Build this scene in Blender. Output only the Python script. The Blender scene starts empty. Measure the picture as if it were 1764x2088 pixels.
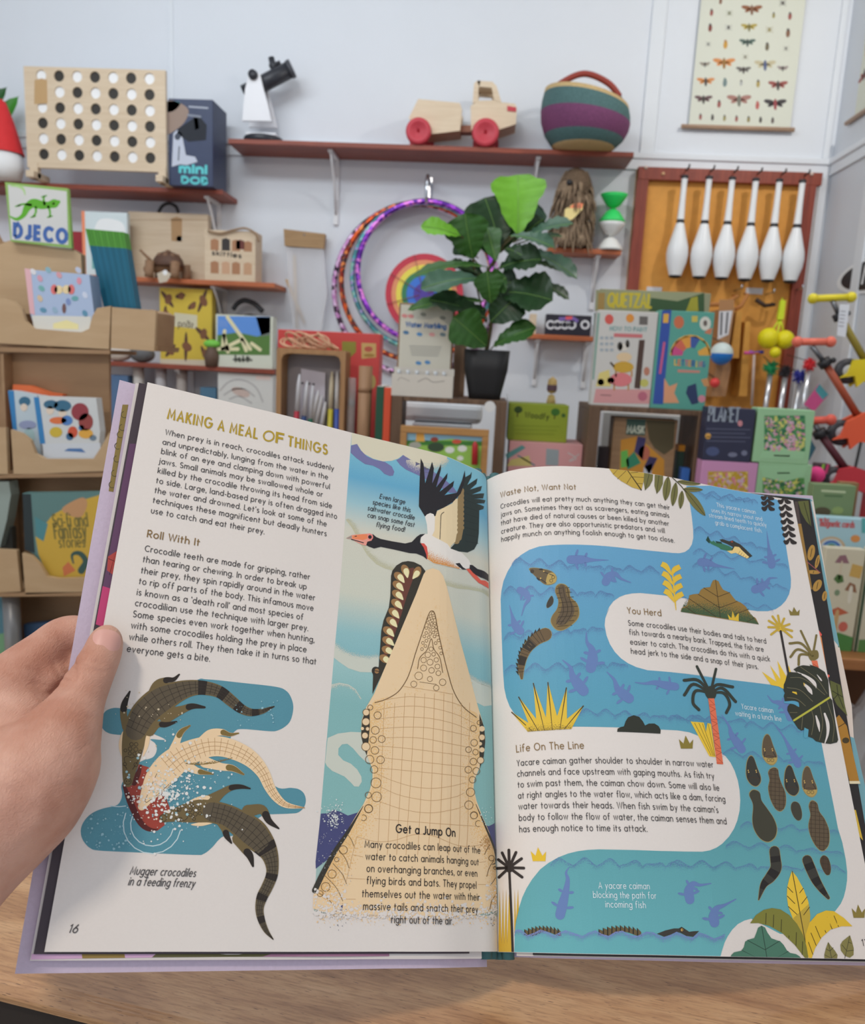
import bpy,bmesh,math,random
from mathutils import Vector,Matrix
from mathutils.geometry import tessellate_polygon
R_=math.radians
sc=bpy.context.scene
COL=sc.collection
random.seed(7)
# ------------------------------------------------------------------ camera
FPX,CX,CY=1620.0,882.0,1044.0
CAM=Vector((0,0,1.33))
PITCH,ROLL,YAW=R_(10.4),R_(2.9),R_(3.5)
FW=Vector((-math.sin(YAW)*math.cos(PITCH),math.cos(YAW)*math.cos(PITCH),-math.sin(PITCH)))
_r0=Vector((math.cos(YAW),math.sin(YAW),0));_u0=_r0.cross(FW)
RT=_r0*math.cos(ROLL)+_u0*math.sin(ROLL)
UP=_u0*math.cos(ROLL)-_r0*math.sin(ROLL)
cam=bpy.data.cameras.new('camera');camo=bpy.data.objects.new('camera',cam);COL.objects.link(camo)
m=Matrix((RT,UP,-FW)).transposed().to_4x4();m.translation=CAM
camo.matrix_world=m
cam.sensor_fit='HORIZONTAL';cam.sensor_width=36.0;cam.lens=36.0*FPX/1764.0
cam.clip_start=0.02;cam.clip_end=60
cam.dof.use_dof=True;cam.dof.focus_distance=0.46;cam.dof.aperture_fstop=16.5
sc.camera=camo
# ------------------------------------------------------------------ light and exposure
w=bpy.data.worlds.new('room_ambience');sc.world=w;w.use_nodes=True
w.node_tree.nodes['Background'].inputs[0].default_value=(0.86,0.90,1.0,1)
w.node_tree.nodes['Background'].inputs[1].default_value=0.74
def area(name,loc,target,sx,sy,power,color):
    l=bpy.data.lights.new(name,'AREA');l.shape='RECTANGLE';l.size=sx;l.size_y=sy
    l.energy=power;l.color=color
    o=bpy.data.objects.new(name,l);COL.objects.link(o);o.location=loc
    o.rotation_euler=(Vector(target)-Vector(loc)).to_track_quat('-Z','Y').to_euler()
    return o
area('ceiling_lamp_wall',(-1.7,1.2,3.5),(-1.4,4.0,1.8),2.2,0.4,36,(0.86,0.94,1.0))
area('ceiling_lamp_strip',(-0.7,2.6,3.59),(-0.7,2.6,0),1.9,0.22,9,(0.90,0.95,1.0))
area('ceiling_lamp_right',(1.44,2.5,3.15),(0.9,4.0,1.7),0.11,0.11,10,(1.0,0.95,0.88))
area('ceiling_lamp_counter',(-0.75,-0.5,2.9),(0.0,0.45,1.0),0.28,0.16,17,(1.0,0.87,0.74))
sc.view_settings.view_transform='Standard';sc.view_settings.look='None'
sc.view_settings.exposure=0.0;sc.view_settings.gamma=1.0
sc.view_settings.use_curve_mapping=False
sc.cycles.max_bounces=8;sc.cycles.transparent_max_bounces=16

def c2w(x,y,z):
    return CAM+RT*x-UP*y+FW*z
def ray(px,py):
    return RT*((px-CX)/FPX)-UP*((py-CY)/FPX)+FW
def at(px,py,Y):
    """Point seen at this spot of the photograph at distance Y into the room."""
    r=ray(px,py); return CAM+r*(Y/r.y)
def atz(px,py,z):
    r=ray(px,py); return CAM+r*((z-CAM.z)/r.z)
def project(p):
    q=Vector(p)-CAM;d=q.dot(FW)
    return CX+FPX*q.dot(RT)/d,CY-FPX*q.dot(UP)/d

# ------------------------------------------------------------------ materials
def lin(c):
    c=c/255.0
    return c/12.92 if c <= 0.04045 else ((c+0.055)/1.055)** 2.4
PAGE_W=(212,203,194)
WALL_W=(212,217,229)
def ratio(c,white,k):
    t=(1.04,.985,.91) if white is PAGE_W else (.945,1.0,1.085)     # warm and cool light casts partly put into the colours
    return tuple(min(0.95,max(0.004,k*q*lin(a)/lin(b))) for a,b,q in zip(c,white,t))
_mats={}
def nodes_of(mt):
    mt.use_nodes=True
    nt=mt.node_tree; return nt,nt.nodes,nt.links,nt.nodes['Principled BSDF']
def mat(c,rough=0.6,metal=0.0,page=False,noise=0.0,nscale=60,spec=0.4,bump=0.0,alpha=None,trans=0.0,coat=0.0):
    """Plain material from a colour as the photograph shows it; optional fine procedural variation."""
    key=(tuple(c),rough,metal,page,noise,nscale,spec,bump,alpha,trans,coat)
    if key in _mats: return _mats[key]
    mt=bpy.data.materials.new('m_%d_%d_%d' % tuple(c));nt,N,L,b=nodes_of(mt)
    col=ratio(c,PAGE_W,0.80) if page else ratio(c,WALL_W,0.80)
    b.inputs['Base Color'].default_value=(*col,1);mt.diffuse_color=(*col,1)
    b.inputs['Roughness'].default_value=rough;b.inputs['Metallic'].default_value=metal
    b.inputs['Specular IOR Level'].default_value=spec
    if coat:b.inputs['Coat Weight'].default_value=coat;b.inputs['Coat Roughness'].default_value=0.15
    if trans:b.inputs['Transmission Weight'].default_value=trans
    if alpha is not None:b.inputs['Alpha'].default_value=alpha
    if noise or bump:
        tc=N.new('ShaderNodeTexCoord');nz=N.new('ShaderNodeTexNoise')
        nz.inputs['Scale'].default_value=nscale;nz.inputs['Detail'].default_value=4
        L.new(tc.outputs['Object'],nz.inputs['Vector'])
        if noise:
            mp=N.new('ShaderNodeMapRange');mp.inputs[1].default_value=0.25;mp.inputs[2].default_value=0.75
            mp.inputs[3].default_value=1-noise;mp.inputs[4].default_value=1+noise
            L.new(nz.outputs['Fac'],mp.inputs[0])
            mx=N.new('ShaderNodeVectorMath');mx.operation='SCALE'
            mx.inputs[0].default_value=col
            L.new(mp.outputs[0],mx.inputs['Scale']);L.new(mx.outputs[0],b.inputs['Base Color'])
        if bump:
            bp=N.new('ShaderNodeBump');bp.inputs['Strength'].default_value=bump;bp.inputs['Distance'].default_value=0.001
            L.new(nz.outputs['Fac'],bp.inputs['Height']);L.new(bp.outputs[0],b.inputs['Normal'])
    _mats[key]=mt; return mt
def wood(c,c2,axis='X',rough=0.45,scale=6.0,page=False,stretch=14.0,coat=0.0,bump=0.06):
    key=('wood',c,c2,axis,rough,scale,page,stretch,coat)
    if key in _mats: return _mats[key]
    mt=bpy.data.materials.new('wood_%d_%d_%d' % c);nt,N,L,b=nodes_of(mt)
    W=PAGE_W if page else WALL_W
    tc=N.new('ShaderNodeTexCoord');mp=N.new('ShaderNodeMapping')
    s=[stretch]*3;s['XYZ'.index(axis)]=1.0
    mp.inputs['Scale'].default_value=s
    L.new(tc.outputs['Object'],mp.inputs[0])
    nz=N.new('ShaderNodeTexNoise');nz.inputs['Scale'].default_value=scale;nz.inputs['Detail'].default_value=8
    nz.inputs['Roughness'].default_value=0.62;nz.inputs['Distortion'].default_value=0.6
    L.new(mp.outputs[0],nz.inputs['Vector'])
    cr=N.new('ShaderNodeValToRGB');cr.color_ramp.elements[0].position=0.32;cr.color_ramp.elements[1].position=0.68
    cr.color_ramp.elements[0].color=(*ratio(c2,W,0.8),1);cr.color_ramp.elements[1].color=(*ratio(c,W,0.8),1)
    L.new(nz.outputs['Fac'],cr.inputs[0]);L.new(cr.outputs[0],b.inputs['Base Color'])
    bp=N.new('ShaderNodeBump');bp.inputs['Strength'].default_value=bump*3;bp.inputs['Distance'].default_value=0.001
    L.new(nz.outputs['Fac'],bp.inputs['Height']);L.new(bp.outputs[0],b.inputs['Normal'])
    b.inputs['Roughness'].default_value=rough
    if coat:b.inputs['Coat Weight'].default_value=coat;b.inputs['Coat Roughness'].default_value=0.2
    mt.diffuse_color=(*ratio(c,W,0.8),1)
    _mats[key]=mt; return mt

# ------------------------------------------------------------------ things, parts, mesh builder
def tag(o,label=None,cat=None,group=None,kind=None):
    if label:o['label']=label
    if cat:o['category']=cat
    if group:o['group']=group
    if kind:o['kind']=kind
    return o
def thing(name,label,cat,loc=(0,0,0),rz=0.0,group=None):
    o=bpy.data.objects.new(name,None);COL.objects.link(o);o.empty_display_size=0.02
    o.location=loc;o.rotation_euler=(0,0,rz)
    return tag(o,label,cat,group)
def copy_tree(o,parent=None):
    c=o.copy();COL.objects.link(c)
    if parent is not None:c.parent=parent
    for ch in o.children:copy_tree(ch,c)
    return c
def catmull(pts,closed=False,n=8):
    P=[Vector((p[0],p[1],p[2] if len(p)>2 else 0)) for p in pts];k=len(P);out=[]
    for i in range(k if closed else k-1):
        p0=P[(i-1)% k] if closed or i>0 else P[0]*2-P[1]
        p1=P[i];p2=P[(i+1)% k]
        p3=P[(i+2)% k] if closed or i+2<k else P[-1]*2-P[-2]
        if (p1-p2).length<1e-9:continue
        for j in range(n):
            t=j/n
            out.append(0.5*((2*p1)+(p2-p0)*t+(2*p0-5*p1+4*p2-p3)*t*t+(3*p1-p0-3*p2+p3)*t ** 3))
    if not closed:out.append(P[-1])
    return out
class MB:
    """Collects simple solids; build() links them as one mesh object."""
    def __init__(s):s.v=[];s.f=[];s.m=[];s.ms=[];s.X=None;s.sm=[]
    def mi(s,m):
        if m not in s.ms:s.ms.append(m)
        return s.ms.index(m)
    def add(s,vs,fs,m,smooth=False):
        o=len(s.v)
        for p in vs:
            p=Vector(p);s.v.append(s.X @ p if s.X is not None else p)
        i=s.mi(m)
        for f in fs:s.f.append([o+q for q in f]);s.m.append(i);s.sm.append(smooth)
        return s
    def box(s,x0,y0,z0,x1,y1,z1,m,bev=0.0):
        if bev <= 0:
            vs=[(x,y,z) for z in (z0,z1) for x,y in ((x0,y0),(x1,y0),(x1,y1),(x0,y1))]
            return s.add(vs,[(3,2,1,0),(4,5,6,7),(0,1,5,4),(1,2,6,5),(2,3,7,6),(3,0,4,7)],m)
        bm=bmesh.new();bmesh.ops.create_cube(bm,size=1.0)
        for q in bm.verts:
            q.co=Vector(((x0+x1)/2+q.co.x*(x1-x0),(y0+y1)/2+q.co.y*(y1-y0),(z0+z1)/2+q.co.z*(z1-z0)))
        bmesh.ops.bevel(bm,geom=list(bm.edges),offset=bev,segments=2,affect='EDGES',profile=0.5)
        return s.bm(bm,m)
    def bm(s,bm,m,smooth=False):
        bm.verts.index_update()
        s.add([q.co.copy() for q in bm.verts],[[q.index for q in f.verts] for f in bm.faces],m,smooth);bm.free(); return s
    def prism(s,pts,y0,y1,m):
        """Outline in x, z pushed from y0 to y1."""
        n=len(pts);vs=[(p[0],y0,p[1]) for p in pts]+[(p[0],y1,p[1]) for p in pts]
        a=sum(pts[i][0]*pts[(i+1)% n][1]-pts[(i+1)% n][0]*pts[i][1] for i in range(n))
        fs=[tuple(range(n)),tuple(range(2*n-1,n-1,-1))]+[((i+1)% n,i,n+i,n+(i+1)% n) for i in range(n)]
        if a<0:fs=[tuple(reversed(f)) for f in fs]
        return s.add(vs,fs,m)
    def lathe(s,prof,m,c=(0,0,0),seg=24,axis='Z',smooth=True,mats=None):
        vs=[];fs=[];n=len(prof)
        for i in range(seg):
            a=2*math.pi*i/seg
            for r,z in prof:
                x,y=r*math.cos(a),r*math.sin(a)
                p=(x,y,z) if axis == 'Z' else ((x,z,y) if axis == 'Y' else (z,x,y))
                vs.append((p[0]+c[0],p[1]+c[1],p[2]+c[2]))
        for j in range(n-1):
            ring=[]
            for i in range(seg):
                k=(i+1)% seg;q=(i*n+j,k*n+j,k*n+j+1,i*n+j+1)
                ring.append(q if axis != 'Y' else tuple(reversed(q)))
            if mats:s.add([],[],mats[j])
            fs.append(ring)
        o=len(s.v)
        for p in vs:
            p=Vector(p);s.v.append(s.X @ p if s.X is not None else p)
        for j,ring in enumerate(fs):
            i=s.mi(mats[j] if mats else m)
            for q in ring:s.f.append([o+t for t in q]);s.m.append(i);s.sm.append(smooth)
        return s
    def tube(s,pts,r,m,seg=10,closed=False,cap=True,smooth=True):
        P=[Vector(p) for p in pts];n=len(P);rr=r if isinstance(r,(list,tuple)) else [r]*n
        T=[]
        for i in range(n):
            a=P[(i-1)% n] if closed or i>0 else P[0];b=P[(i+1)% n] if closed or i<n-1 else P[-1]
            T.append((b-a).normalized())
        u=T[0].orthogonal().normalized();vs=[];fs=[]
        for i in range(n):
            u=(u-T[i]*u.dot(T[i])).normalized();w_=T[i].cross(u)
            for k in range(seg):
                a=2*math.pi*k/seg;vs.append(P[i]+(u*math.cos(a)+w_*math.sin(a))*rr[i])
        for i in range(n if closed else n-1):
            j=(i+1)% n
            for k in range(seg):
                l=(k+1)% seg;fs.append((i*seg+k,i*seg+l,j*seg+l,j*seg+k))
        if cap and not closed:fs +=[tuple(range(seg-1,-1,-1)),tuple(range((n-1)*seg,n*seg))]
        return s.add(vs,fs,m,smooth)
    def ball(s,c,r,m,seg=20,rings=12):
        r=r if isinstance(r,(list,tuple)) else (r,r,r)
        bm=bmesh.new();bmesh.ops.create_uvsphere(bm,u_segments=seg,v_segments=rings,radius=1)
        for q in bm.verts:q.co=Vector((c[0]+q.co.x*r[0],c[1]+q.co.y*r[1],c[2]+q.co.z*r[2]))
        return s.bm(bm,m,True)
    def build(s,name,parent=None,label=None,loc=None,rot=None):
        me=bpy.data.meshes.new(name);me.from_pydata([tuple(p) for p in s.v],[],s.f)
        for q in s.ms:me.materials.append(q)
        me.polygons.foreach_set('material_index',s.m);me.polygons.foreach_set('use_smooth',s.sm);me.update()
        o=bpy.data.objects.new(name,me);COL.objects.link(o)
        if parent is not None:o.parent=parent
        if loc is not None:o.location=loc
        if rot is not None:o.rotation_euler=rot
        if label:o['label']=label
        return o
# ------------------------------------------------------------------ a geometric stroke alphabet (cap height 1, x-height 0.66)
def _a(cx,cy,rx,ry,a0,a1,n=None):
    n=n or max(3,int(abs(a1-a0)/24))
    return [(cx+rx*math.cos(R_(a0+(a1-a0)*i/n)),cy+ry*math.sin(R_(a0+(a1-a0)*i/n))) for i in range(n+1)]
X_=0.66;_o=(0.31,0.33,0.31,0.33)
def _bowl(): return _a(*_o,0,360)
GL={
 'a':[_bowl(),[(.62,X_),(.62,0)]],'b':[_bowl(),[(0,1.05),(0,0)]],'c':[_a(*_o,48,312)],
 'd':[_bowl(),[(.62,1.05),(.62,0)]],'e':[[(.02,.35),(.61,.35)]+_a(*_o,4,318)],
 'f':[_a(.33,.86,.19,.19,65,180)+[(.14,0)],[(0,.62),(.33,.62)]],
 'g':[_bowl(),[(.62,X_),(.62,-.08)]+_a(.31,-.08,.31,.24,-10,-150)],
 'h':[[(0,1.05),(0,0)],_a(.27,.38,.27,.28,180,0)+[(.54,0)]],
 'i':[[(0,X_),(0,0)],[(0,.88),(0,.95)]],'j':[[(.1,X_),(.1,-.14)]+_a(-.08,-.14,.18,.18,-20,-80),[(.1,.88),(.1,.95)]],
 'k':[[(0,1.05),(0,0)],[(.46,X_),(.02,.27)],[(.16,.38),(.48,0)]],'l':[[(0,1.05),(0,0)]],
 'm':[[(0,X_),(0,0)],_a(.22,.42,.22,.24,180,0)+[(.44,0)],_a(.66,.42,.22,.24,180,0)+[(.88,0)]],
 'n':[[(0,X_),(0,0)],_a(.27,.38,.27,.28,180,0)+[(.54,0)]],'o':[_bowl()],
 'p':[_bowl(),[(0,X_),(0,-.33)]],'q':[_bowl(),[(.62,X_),(.62,-.33)]],
 'r':[[(0,X_),(0,0)],_a(.24,.38,.24,.27,180,68)],
 's':[_a(.2,.49,.18,.165,40,260,6)+_a(.2,.165,.2,.165,80,-140,6)],
 't':[[(.14,.9),(.14,0)],[(0,.62),(.34,.62)]],
 'u':[[(0,X_)]+_a(.27,.28,.27,.28,180,360)+[(.54,X_)]],'v':[[(0,X_),(.25,0),(.5,X_)]],
 'w':[[(0,X_),(.2,0),(.41,X_),(.62,0),(.82,X_)]],'x':[[(0,X_),(.46,0)],[(.46,X_),(0,0)]],
 'y':[[(0,X_),(.26,.03)],[(.52,X_),(.13,-.33)]],'z':[[(0,X_),(.44,X_),(0,0),(.46,0)]],
 'A':[[(0,0),(.37,1),(.74,0)],[(.13,.32),(.61,.32)]],
 'B':[[(0,0),(0,1),(.25,1)]+_a(.25,.76,.24,.24,90,-90)+_a(.27,.26,.28,.26,90,-90)+[(0,0)],[(0,.52),(.27,.52)]],
 'C':[_a(.48,.5,.48,.5,52,308)],'D':[[(0,0),(0,1),(.22,1)]+_a(.22,.5,.48,.5,90,-90)+[(0,0)]],
 'E':[[(.46,1),(0,1),(0,0),(.48,0)],[(0,.52),(.42,.52)]],'F':[[(.46,1),(0,1),(0,0)],[(0,.52),(.4,.52)]],
 'G':[_a(.48,.5,.48,.5,50,350)+[(.95,.48),(.58,.48)]],'H':[[(0,0),(0,1)],[(.64,0),(.64,1)],[(0,.52),(.64,.52)]],
 'I':[[(0,0),(0,1)]],'J':[[(.36,1),(.36,.24)]+_a(.14,.24,.22,.24,0,-130)],
 'K':[[(0,0),(0,1)],[(.54,1),(.02,.4)],[(.18,.58),(.58,0)]],'L':[[(0,1),(0,0),(.46,0)]],
 'M':[[(0,0),(.08,1),(.42,.2),(.76,1),(.84,0)]],'N':[[(0,0),(0,1),(.64,0),(.64,1)]],
 'O':[_a(.48,.5,.48,.5,0,360)],'P':[[(0,0),(0,1),(.26,1)]+_a(.26,.73,.27,.27,90,-90)+[(0,.46)]],
 'Q':[_a(.48,.5,.48,.5,0,360),[(.55,.22),(.9,-.08)]],
 'R':[[(0,0),(0,1),(.26,1)]+_a(.26,.73,.27,.27,90,-90)+[(0,.46)],[(.22,.46),(.54,0)]],
 'S':[_a(.26,.74,.24,.26,40,260,7)+_a(.27,.26,.27,.26,80,-145,7)],'T':[[(0,1),(.6,1)],[(.3,1),(.3,0)]],
 'U':[[(0,1)]+_a(.32,.32,.32,.32,180,360)+[(.64,1)]],'V':[[(0,1),(.35,0),(.7,1)]],
 'W':[[(0,1),(.27,0),(.53,1),(.79,0),(1.06,1)]],'X':[[(0,1),(.6,0)],[(.6,1),(0,0)]],
 'Y':[[(0,1),(.3,.46),(.6,1)],[(.3,.46),(.3,0)]],'Z':[[(0,1),(.58,1),(0,0),(.6,0)]],
 '1':[[(0,.82),(.18,1),(.18,0)]],'6':[_a(.28,.3,.28,.3,0,360),[(.42,1),(.06,.48)]],'7':[[(0,1),(.5,1),(.14,0)]],
 '.':[[(0,0),(0,.07)]],',':[[(.03,.08),(-.03,-.13)]],"'":[[(.03,1.03),(0,.8)]],'`':[[(0,1.03),(.03,.8)]],
 '!':[[(0,1),(0,.3)],[(0,0),(0,.07)]],'-':[[(0,.34),(.28,.34)]],
}
def ribbon(pts,wd,rnd=False):
    """Outline of a line of given width (or list of widths)."""
    P=[Vector((p[0],p[1])) for p in pts];n=len(P)
    W=wd if isinstance(wd,(list,tuple)) else [wd]*n
    L,Rr=[],[]
    for i in range(n):
        a=(P[i]-P[i-1]).normalized() if i>0 else None
        b=(P[i+1]-P[i]).normalized() if i<n-1 else None
        if a is None:a=b
        if b is None:b=a
        t=a+b
        if t.length<0.3:t=a
        t=t.normalized();nn=Vector((-t.y,t.x));k=1.0/max(0.55,t.dot(a))
        L.append(P[i]+nn*W[i]*0.5*k);Rr.append(P[i]-nn*W[i]*0.5*k)
    F=[(i,i+1,2*n-2-i,2*n-1-i) for i in range(n-1)]
    O=L+Rr[::-1]
    if rnd:
        def cap(c,frm,wv):
            d0=frm-c; return [c+Vector((d0.x*math.cos(q)-d0.y*math.sin(q),d0.x*math.sin(q)+d0.y*math.cos(q))) for q in wv]
        e=cap(P[-1],L[-1],[-math.pi*k/6 for k in range(1,6)])
        st=cap(P[0],Rr[0],[-math.pi*k/6 for k in range(1,6)])
        k=len(O);O=O+e+st
        F.append((n-1,*range(k,k+5),n));F.append((2*n-1,*range(k+5,k+10),0))
    return O,F
def text_strokes(txt,track=0.31,space=0.50):
    out=[];x=0.0
    for ch in txt:
        if ch == ' ':x += space;continue
        g=GL[ch];x0=min(p[0] for s in g for p in s)
        for s in g:out.append([(p[0]+x,p[1]) for p in s])
        x += max(p[0] for s in g for p in s)+track
    return out,x-track
def range_tri(pts):
    if len(pts)<4: return [range(len(pts))]
    return tessellate_polygon([[Vector((p[0]*1000,p[1]*1000,0)) for p in pts]])
class Art:
    """Printed flat artwork; shapes are drawn in a plane and laid on a surface through fmap(x, y, lift)."""
    def __init__(s,fmap,conv=None,step=4e-5,lift0=6e-5,page=False):
        s.fm=fmap;s.cv=conv;s.items=[];s.step=step;s.l0=lift0;s.z=0;s.page=page;s.ms=[];s.strips=[]
    def K(s,x0,y0,sc_):
        s.tr= lambda p:(x0+p[0]/sc_,y0+p[1]/sc_); return s
    tr=staticmethod(lambda p:p);cuts=()
    def _m(s,c):
        if not isinstance(c,bpy.types.Material):c=mat(c,0.55,page=s.page,spec=0.3)
        if c not in s.ms:s.ms.append(c)
        return s.ms.index(c)
    def raw(s,pts,faces,c,z=None):
        """pts already in surface coordinates"""
        s.items.append((pts,faces,s._m(c),s.z if z is None else z))
    def _c(s,pts):
        q=[s.tr((p[0],p[1])) for p in pts]
        return [s.cv(*p) for p in q] if s.cv else q
    def up(s,k=1):s.z += k; return s
    def poly(s,pts,c,smooth=False,n=6):
        if smooth:pts=catmull(pts,True,n)
        s.raw(s._c(pts),None,c); return s
    def line(s,pts,wd,c,smooth=True,rnd=True,n=6):
        if isinstance(wd,(list,tuple)):
            if smooth:
                q=catmull([(p[0],p[1],w_) for p,w_ in zip(pts,wd)],False,n)
                pts=[(p.x,p.y) for p in q];wd=[max(0.3,p.z) for p in q]
        elif smooth and len(pts)>2:pts=catmull(pts,False,n)
        o,f=ribbon(pts,wd,rnd);s.raw(s._c(o),f,c); return s
    def ell(s,cx,cy,rx,ry,c,rot=0,n=20):
        ca,sa=math.cos(R_(rot)),math.sin(R_(rot))
        P=[(rx*math.cos(2*math.pi*i/n),ry*math.sin(2*math.pi*i/n)) for i in range(n)]
        s.raw(s._c([(cx+x*ca-y*sa,cy+x*sa+y*ca) for x,y in P]),None,c); return s
    def ring(s,cx,cy,r,wd,c,a0=0,a1=360,ry=None):
        ry=ry or r;n=max(8,int(abs(a1-a0)/18))
        o,f=ribbon([(cx+r*math.cos(R_(a0+(a1-a0)*i/n)),cy+ry*math.sin(R_(a0+(a1-a0)*i/n))) for i in range(n+1)],wd)
        s.raw(s._c(o),f,c); return s
    def dots(s,pts,c,r0,r1,seed=1):
        rd=random.Random(seed)
        for p in pts:
            r=r0+(r1-r0)*rd.random()** 2.5;k=rd.randint(5,7);a=rd.random()*6
            s.raw(s._c([(p[0]+r*(0.75+rd.random()*.5)*math.cos(a+6.283*i/k),p[1]+r*(0.75+rd.random()*.5)*math.sin(a+6.283*i/k)) for i in range(k)]),None,c,s.z+rd.random())
        return s
    def strip(s,A,B,m):
        """Band from line A (fade 1) to line B (fade 0)."""
        s.strips.append((s._c(A),s._c(B),s._m(m),s.z)); return s
    def text(s,txt,p0,p1,size,c,wd=0.13,slant=0.0,track=0.31):
        """Baseline from p0 to p1, cap height = size in surface units."""
        a,b=s._c([p0,p1]);a,b=Vector(a),Vector(b);st,W=text_strokes(txt,track)
        ex=(b-a).normalized();k=(b-a).length/W;sg=1 if s.cv else -1
        ey=Vector((-ex.y,ex.x)) if s.cv else Vector((ex.y,-ex.x))
        i=s._m(c)
        for j,q in enumerate(st):
            P=[a+ex*((p[0])*k+slant*p[1]*size)+ey*(p[1]*size) for p in q]
            wm=wd*size*0.5+wd*k*0.5
            d0=(P[0]-P[1]).normalized()*wm*0.3;d1=(P[-1]-P[-2]).normalized()*wm*0.3
            if (P[0]-P[-1]).length>1e-6*1:P[0]=P[0]+d0;P[-1]=P[-1]+d1
            o,f=ribbon(P,wm);s.items.append((o,f,i,s.z+(j % 3)*0.3))
        return s
    def build(s,name,parent,cuts=None,label=None):
        cuts=s.cuts if cuts is None else cuts
        bm=bmesh.new();uv=bm.loops.layers.uv.new('page');fd=bm.loops.layers.uv.new('fade')
        for pts,faces,mi,z in s.items:
            V=[bm.verts.new((p[0],p[1],z)) for p in pts]
            if not faces:faces=range_tri(pts)
            for f in faces:
                try:fc=bm.faces.new([V[i] for i in f])
                except ValueError:continue
                fc.material_index=mi
                for lp in fc.loops:lp[fd].uv=(0,0.5)
        for A,B,mi,z in s.strips:
            VA=[bm.verts.new((p[0],p[1],z)) for p in A];VB=[bm.verts.new((p[0],p[1],z)) for p in B]
            for i in range(len(A)-1):
                fc=bm.faces.new((VA[i],VA[i+1],VB[i+1],VB[i]));fc.material_index=mi
                for lp in fc.loops:lp[fd].uv=(0,1.0 if lp.vert in (VA[i],VA[i+1]) else 0.0)
        for cx in cuts:
            bmesh.ops.bisect_plane(bm,geom=list(bm.verts)+list(bm.edges)+list(bm.faces),plane_co=(cx,0,0),plane_no=(1,0,0),dist=1e-7)
        for f in bm.faces:
            for lp in f.loops:lp[uv].uv=(lp.vert.co.x,lp.vert.co.y)
        for q in bm.verts:q.co=s.fm(q.co.x,q.co.y,s.l0+s.step*q.co.z)
        me=bpy.data.meshes.new(name);bm.to_mesh(me);bm.free()
        for q in s.ms:me.materials.append(q)
        o=bpy.data.objects.new(name,me);COL.objects.link(o);o.parent=parent
        if label:o['label']=label
        return o
# ------------------------------------------------------------------ the shop room
YW=4.0;XC=1.514;ZT=3.62
def structure(o):o['kind']='structure'; return o
WHITE=mat((214,218,228),0.55,noise=0.012,nscale=3)
TRIMM=mat((216,220,229),0.4)
structure(MB().box(-4.2,YW,0,XC+.1,YW+.1,ZT,WHITE).build('wall_back'))
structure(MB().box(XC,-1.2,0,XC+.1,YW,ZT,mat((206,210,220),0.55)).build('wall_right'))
structure(MB().box(-4.3,-1.2,0,-4.2,YW+.1,ZT,WHITE).build('wall_left'))
structure(MB().box(-4.3,-1.2,-.06,XC+.1,YW+.1,0,wood((212,196,176),(196,178,156),'Y',0.4,3)).build('floor'))
structure(MB().box(-4.3,-1.2,ZT,XC+.1,YW+.1,ZT+.06,mat((222,222,224),0.6)).build('ceiling'))
structure(MB().box(-4.2,YW-.02,0,XC,YW,.12,TRIMM,.004).build('baseboard_back'))
mb=MB().box(-4.2,YW-.022,2.325,XC,YW,2.352,TRIMM,.004).box(-4.2,YW-.012,2.28,XC,YW,2.325,TRIMM)
structure(mb.build('trim_1'))
mb=MB().box(XC-.022,-1.2,2.325,XC,YW-.022,2.352,TRIMM,.004).box(XC-.012,-1.2,2.28,XC,YW-.022,2.325,TRIMM);structure(mb.build('trim_2'))
x=at(1333,150,YW).x;structure(MB().box(x-.032,YW-.011,.12,x+.032,YW,2.28,TRIMM,.003).box(x-.032,YW-.011,2.353,x+.032,YW,ZT,TRIMM,.003).build('trim_3'))
x=at(350,100,YW).x;structure(MB().box(x-.010,YW-.005,2.353,x+.010,YW,ZT,TRIMM,.002).build('trim_4'))
structure(MB().box(XC-.05,YW-.013,.12,XC-.012,YW,2.28,TRIMM,.004).box(XC-.05,YW-.013,2.353,XC-.022,YW,ZT,TRIMM,.004).build('trim_5'))
structure(MB().box(XC-.012,YW-.48,.1,XC,YW-.40,2.28,TRIMM,.003).build('trim_6'))
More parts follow.
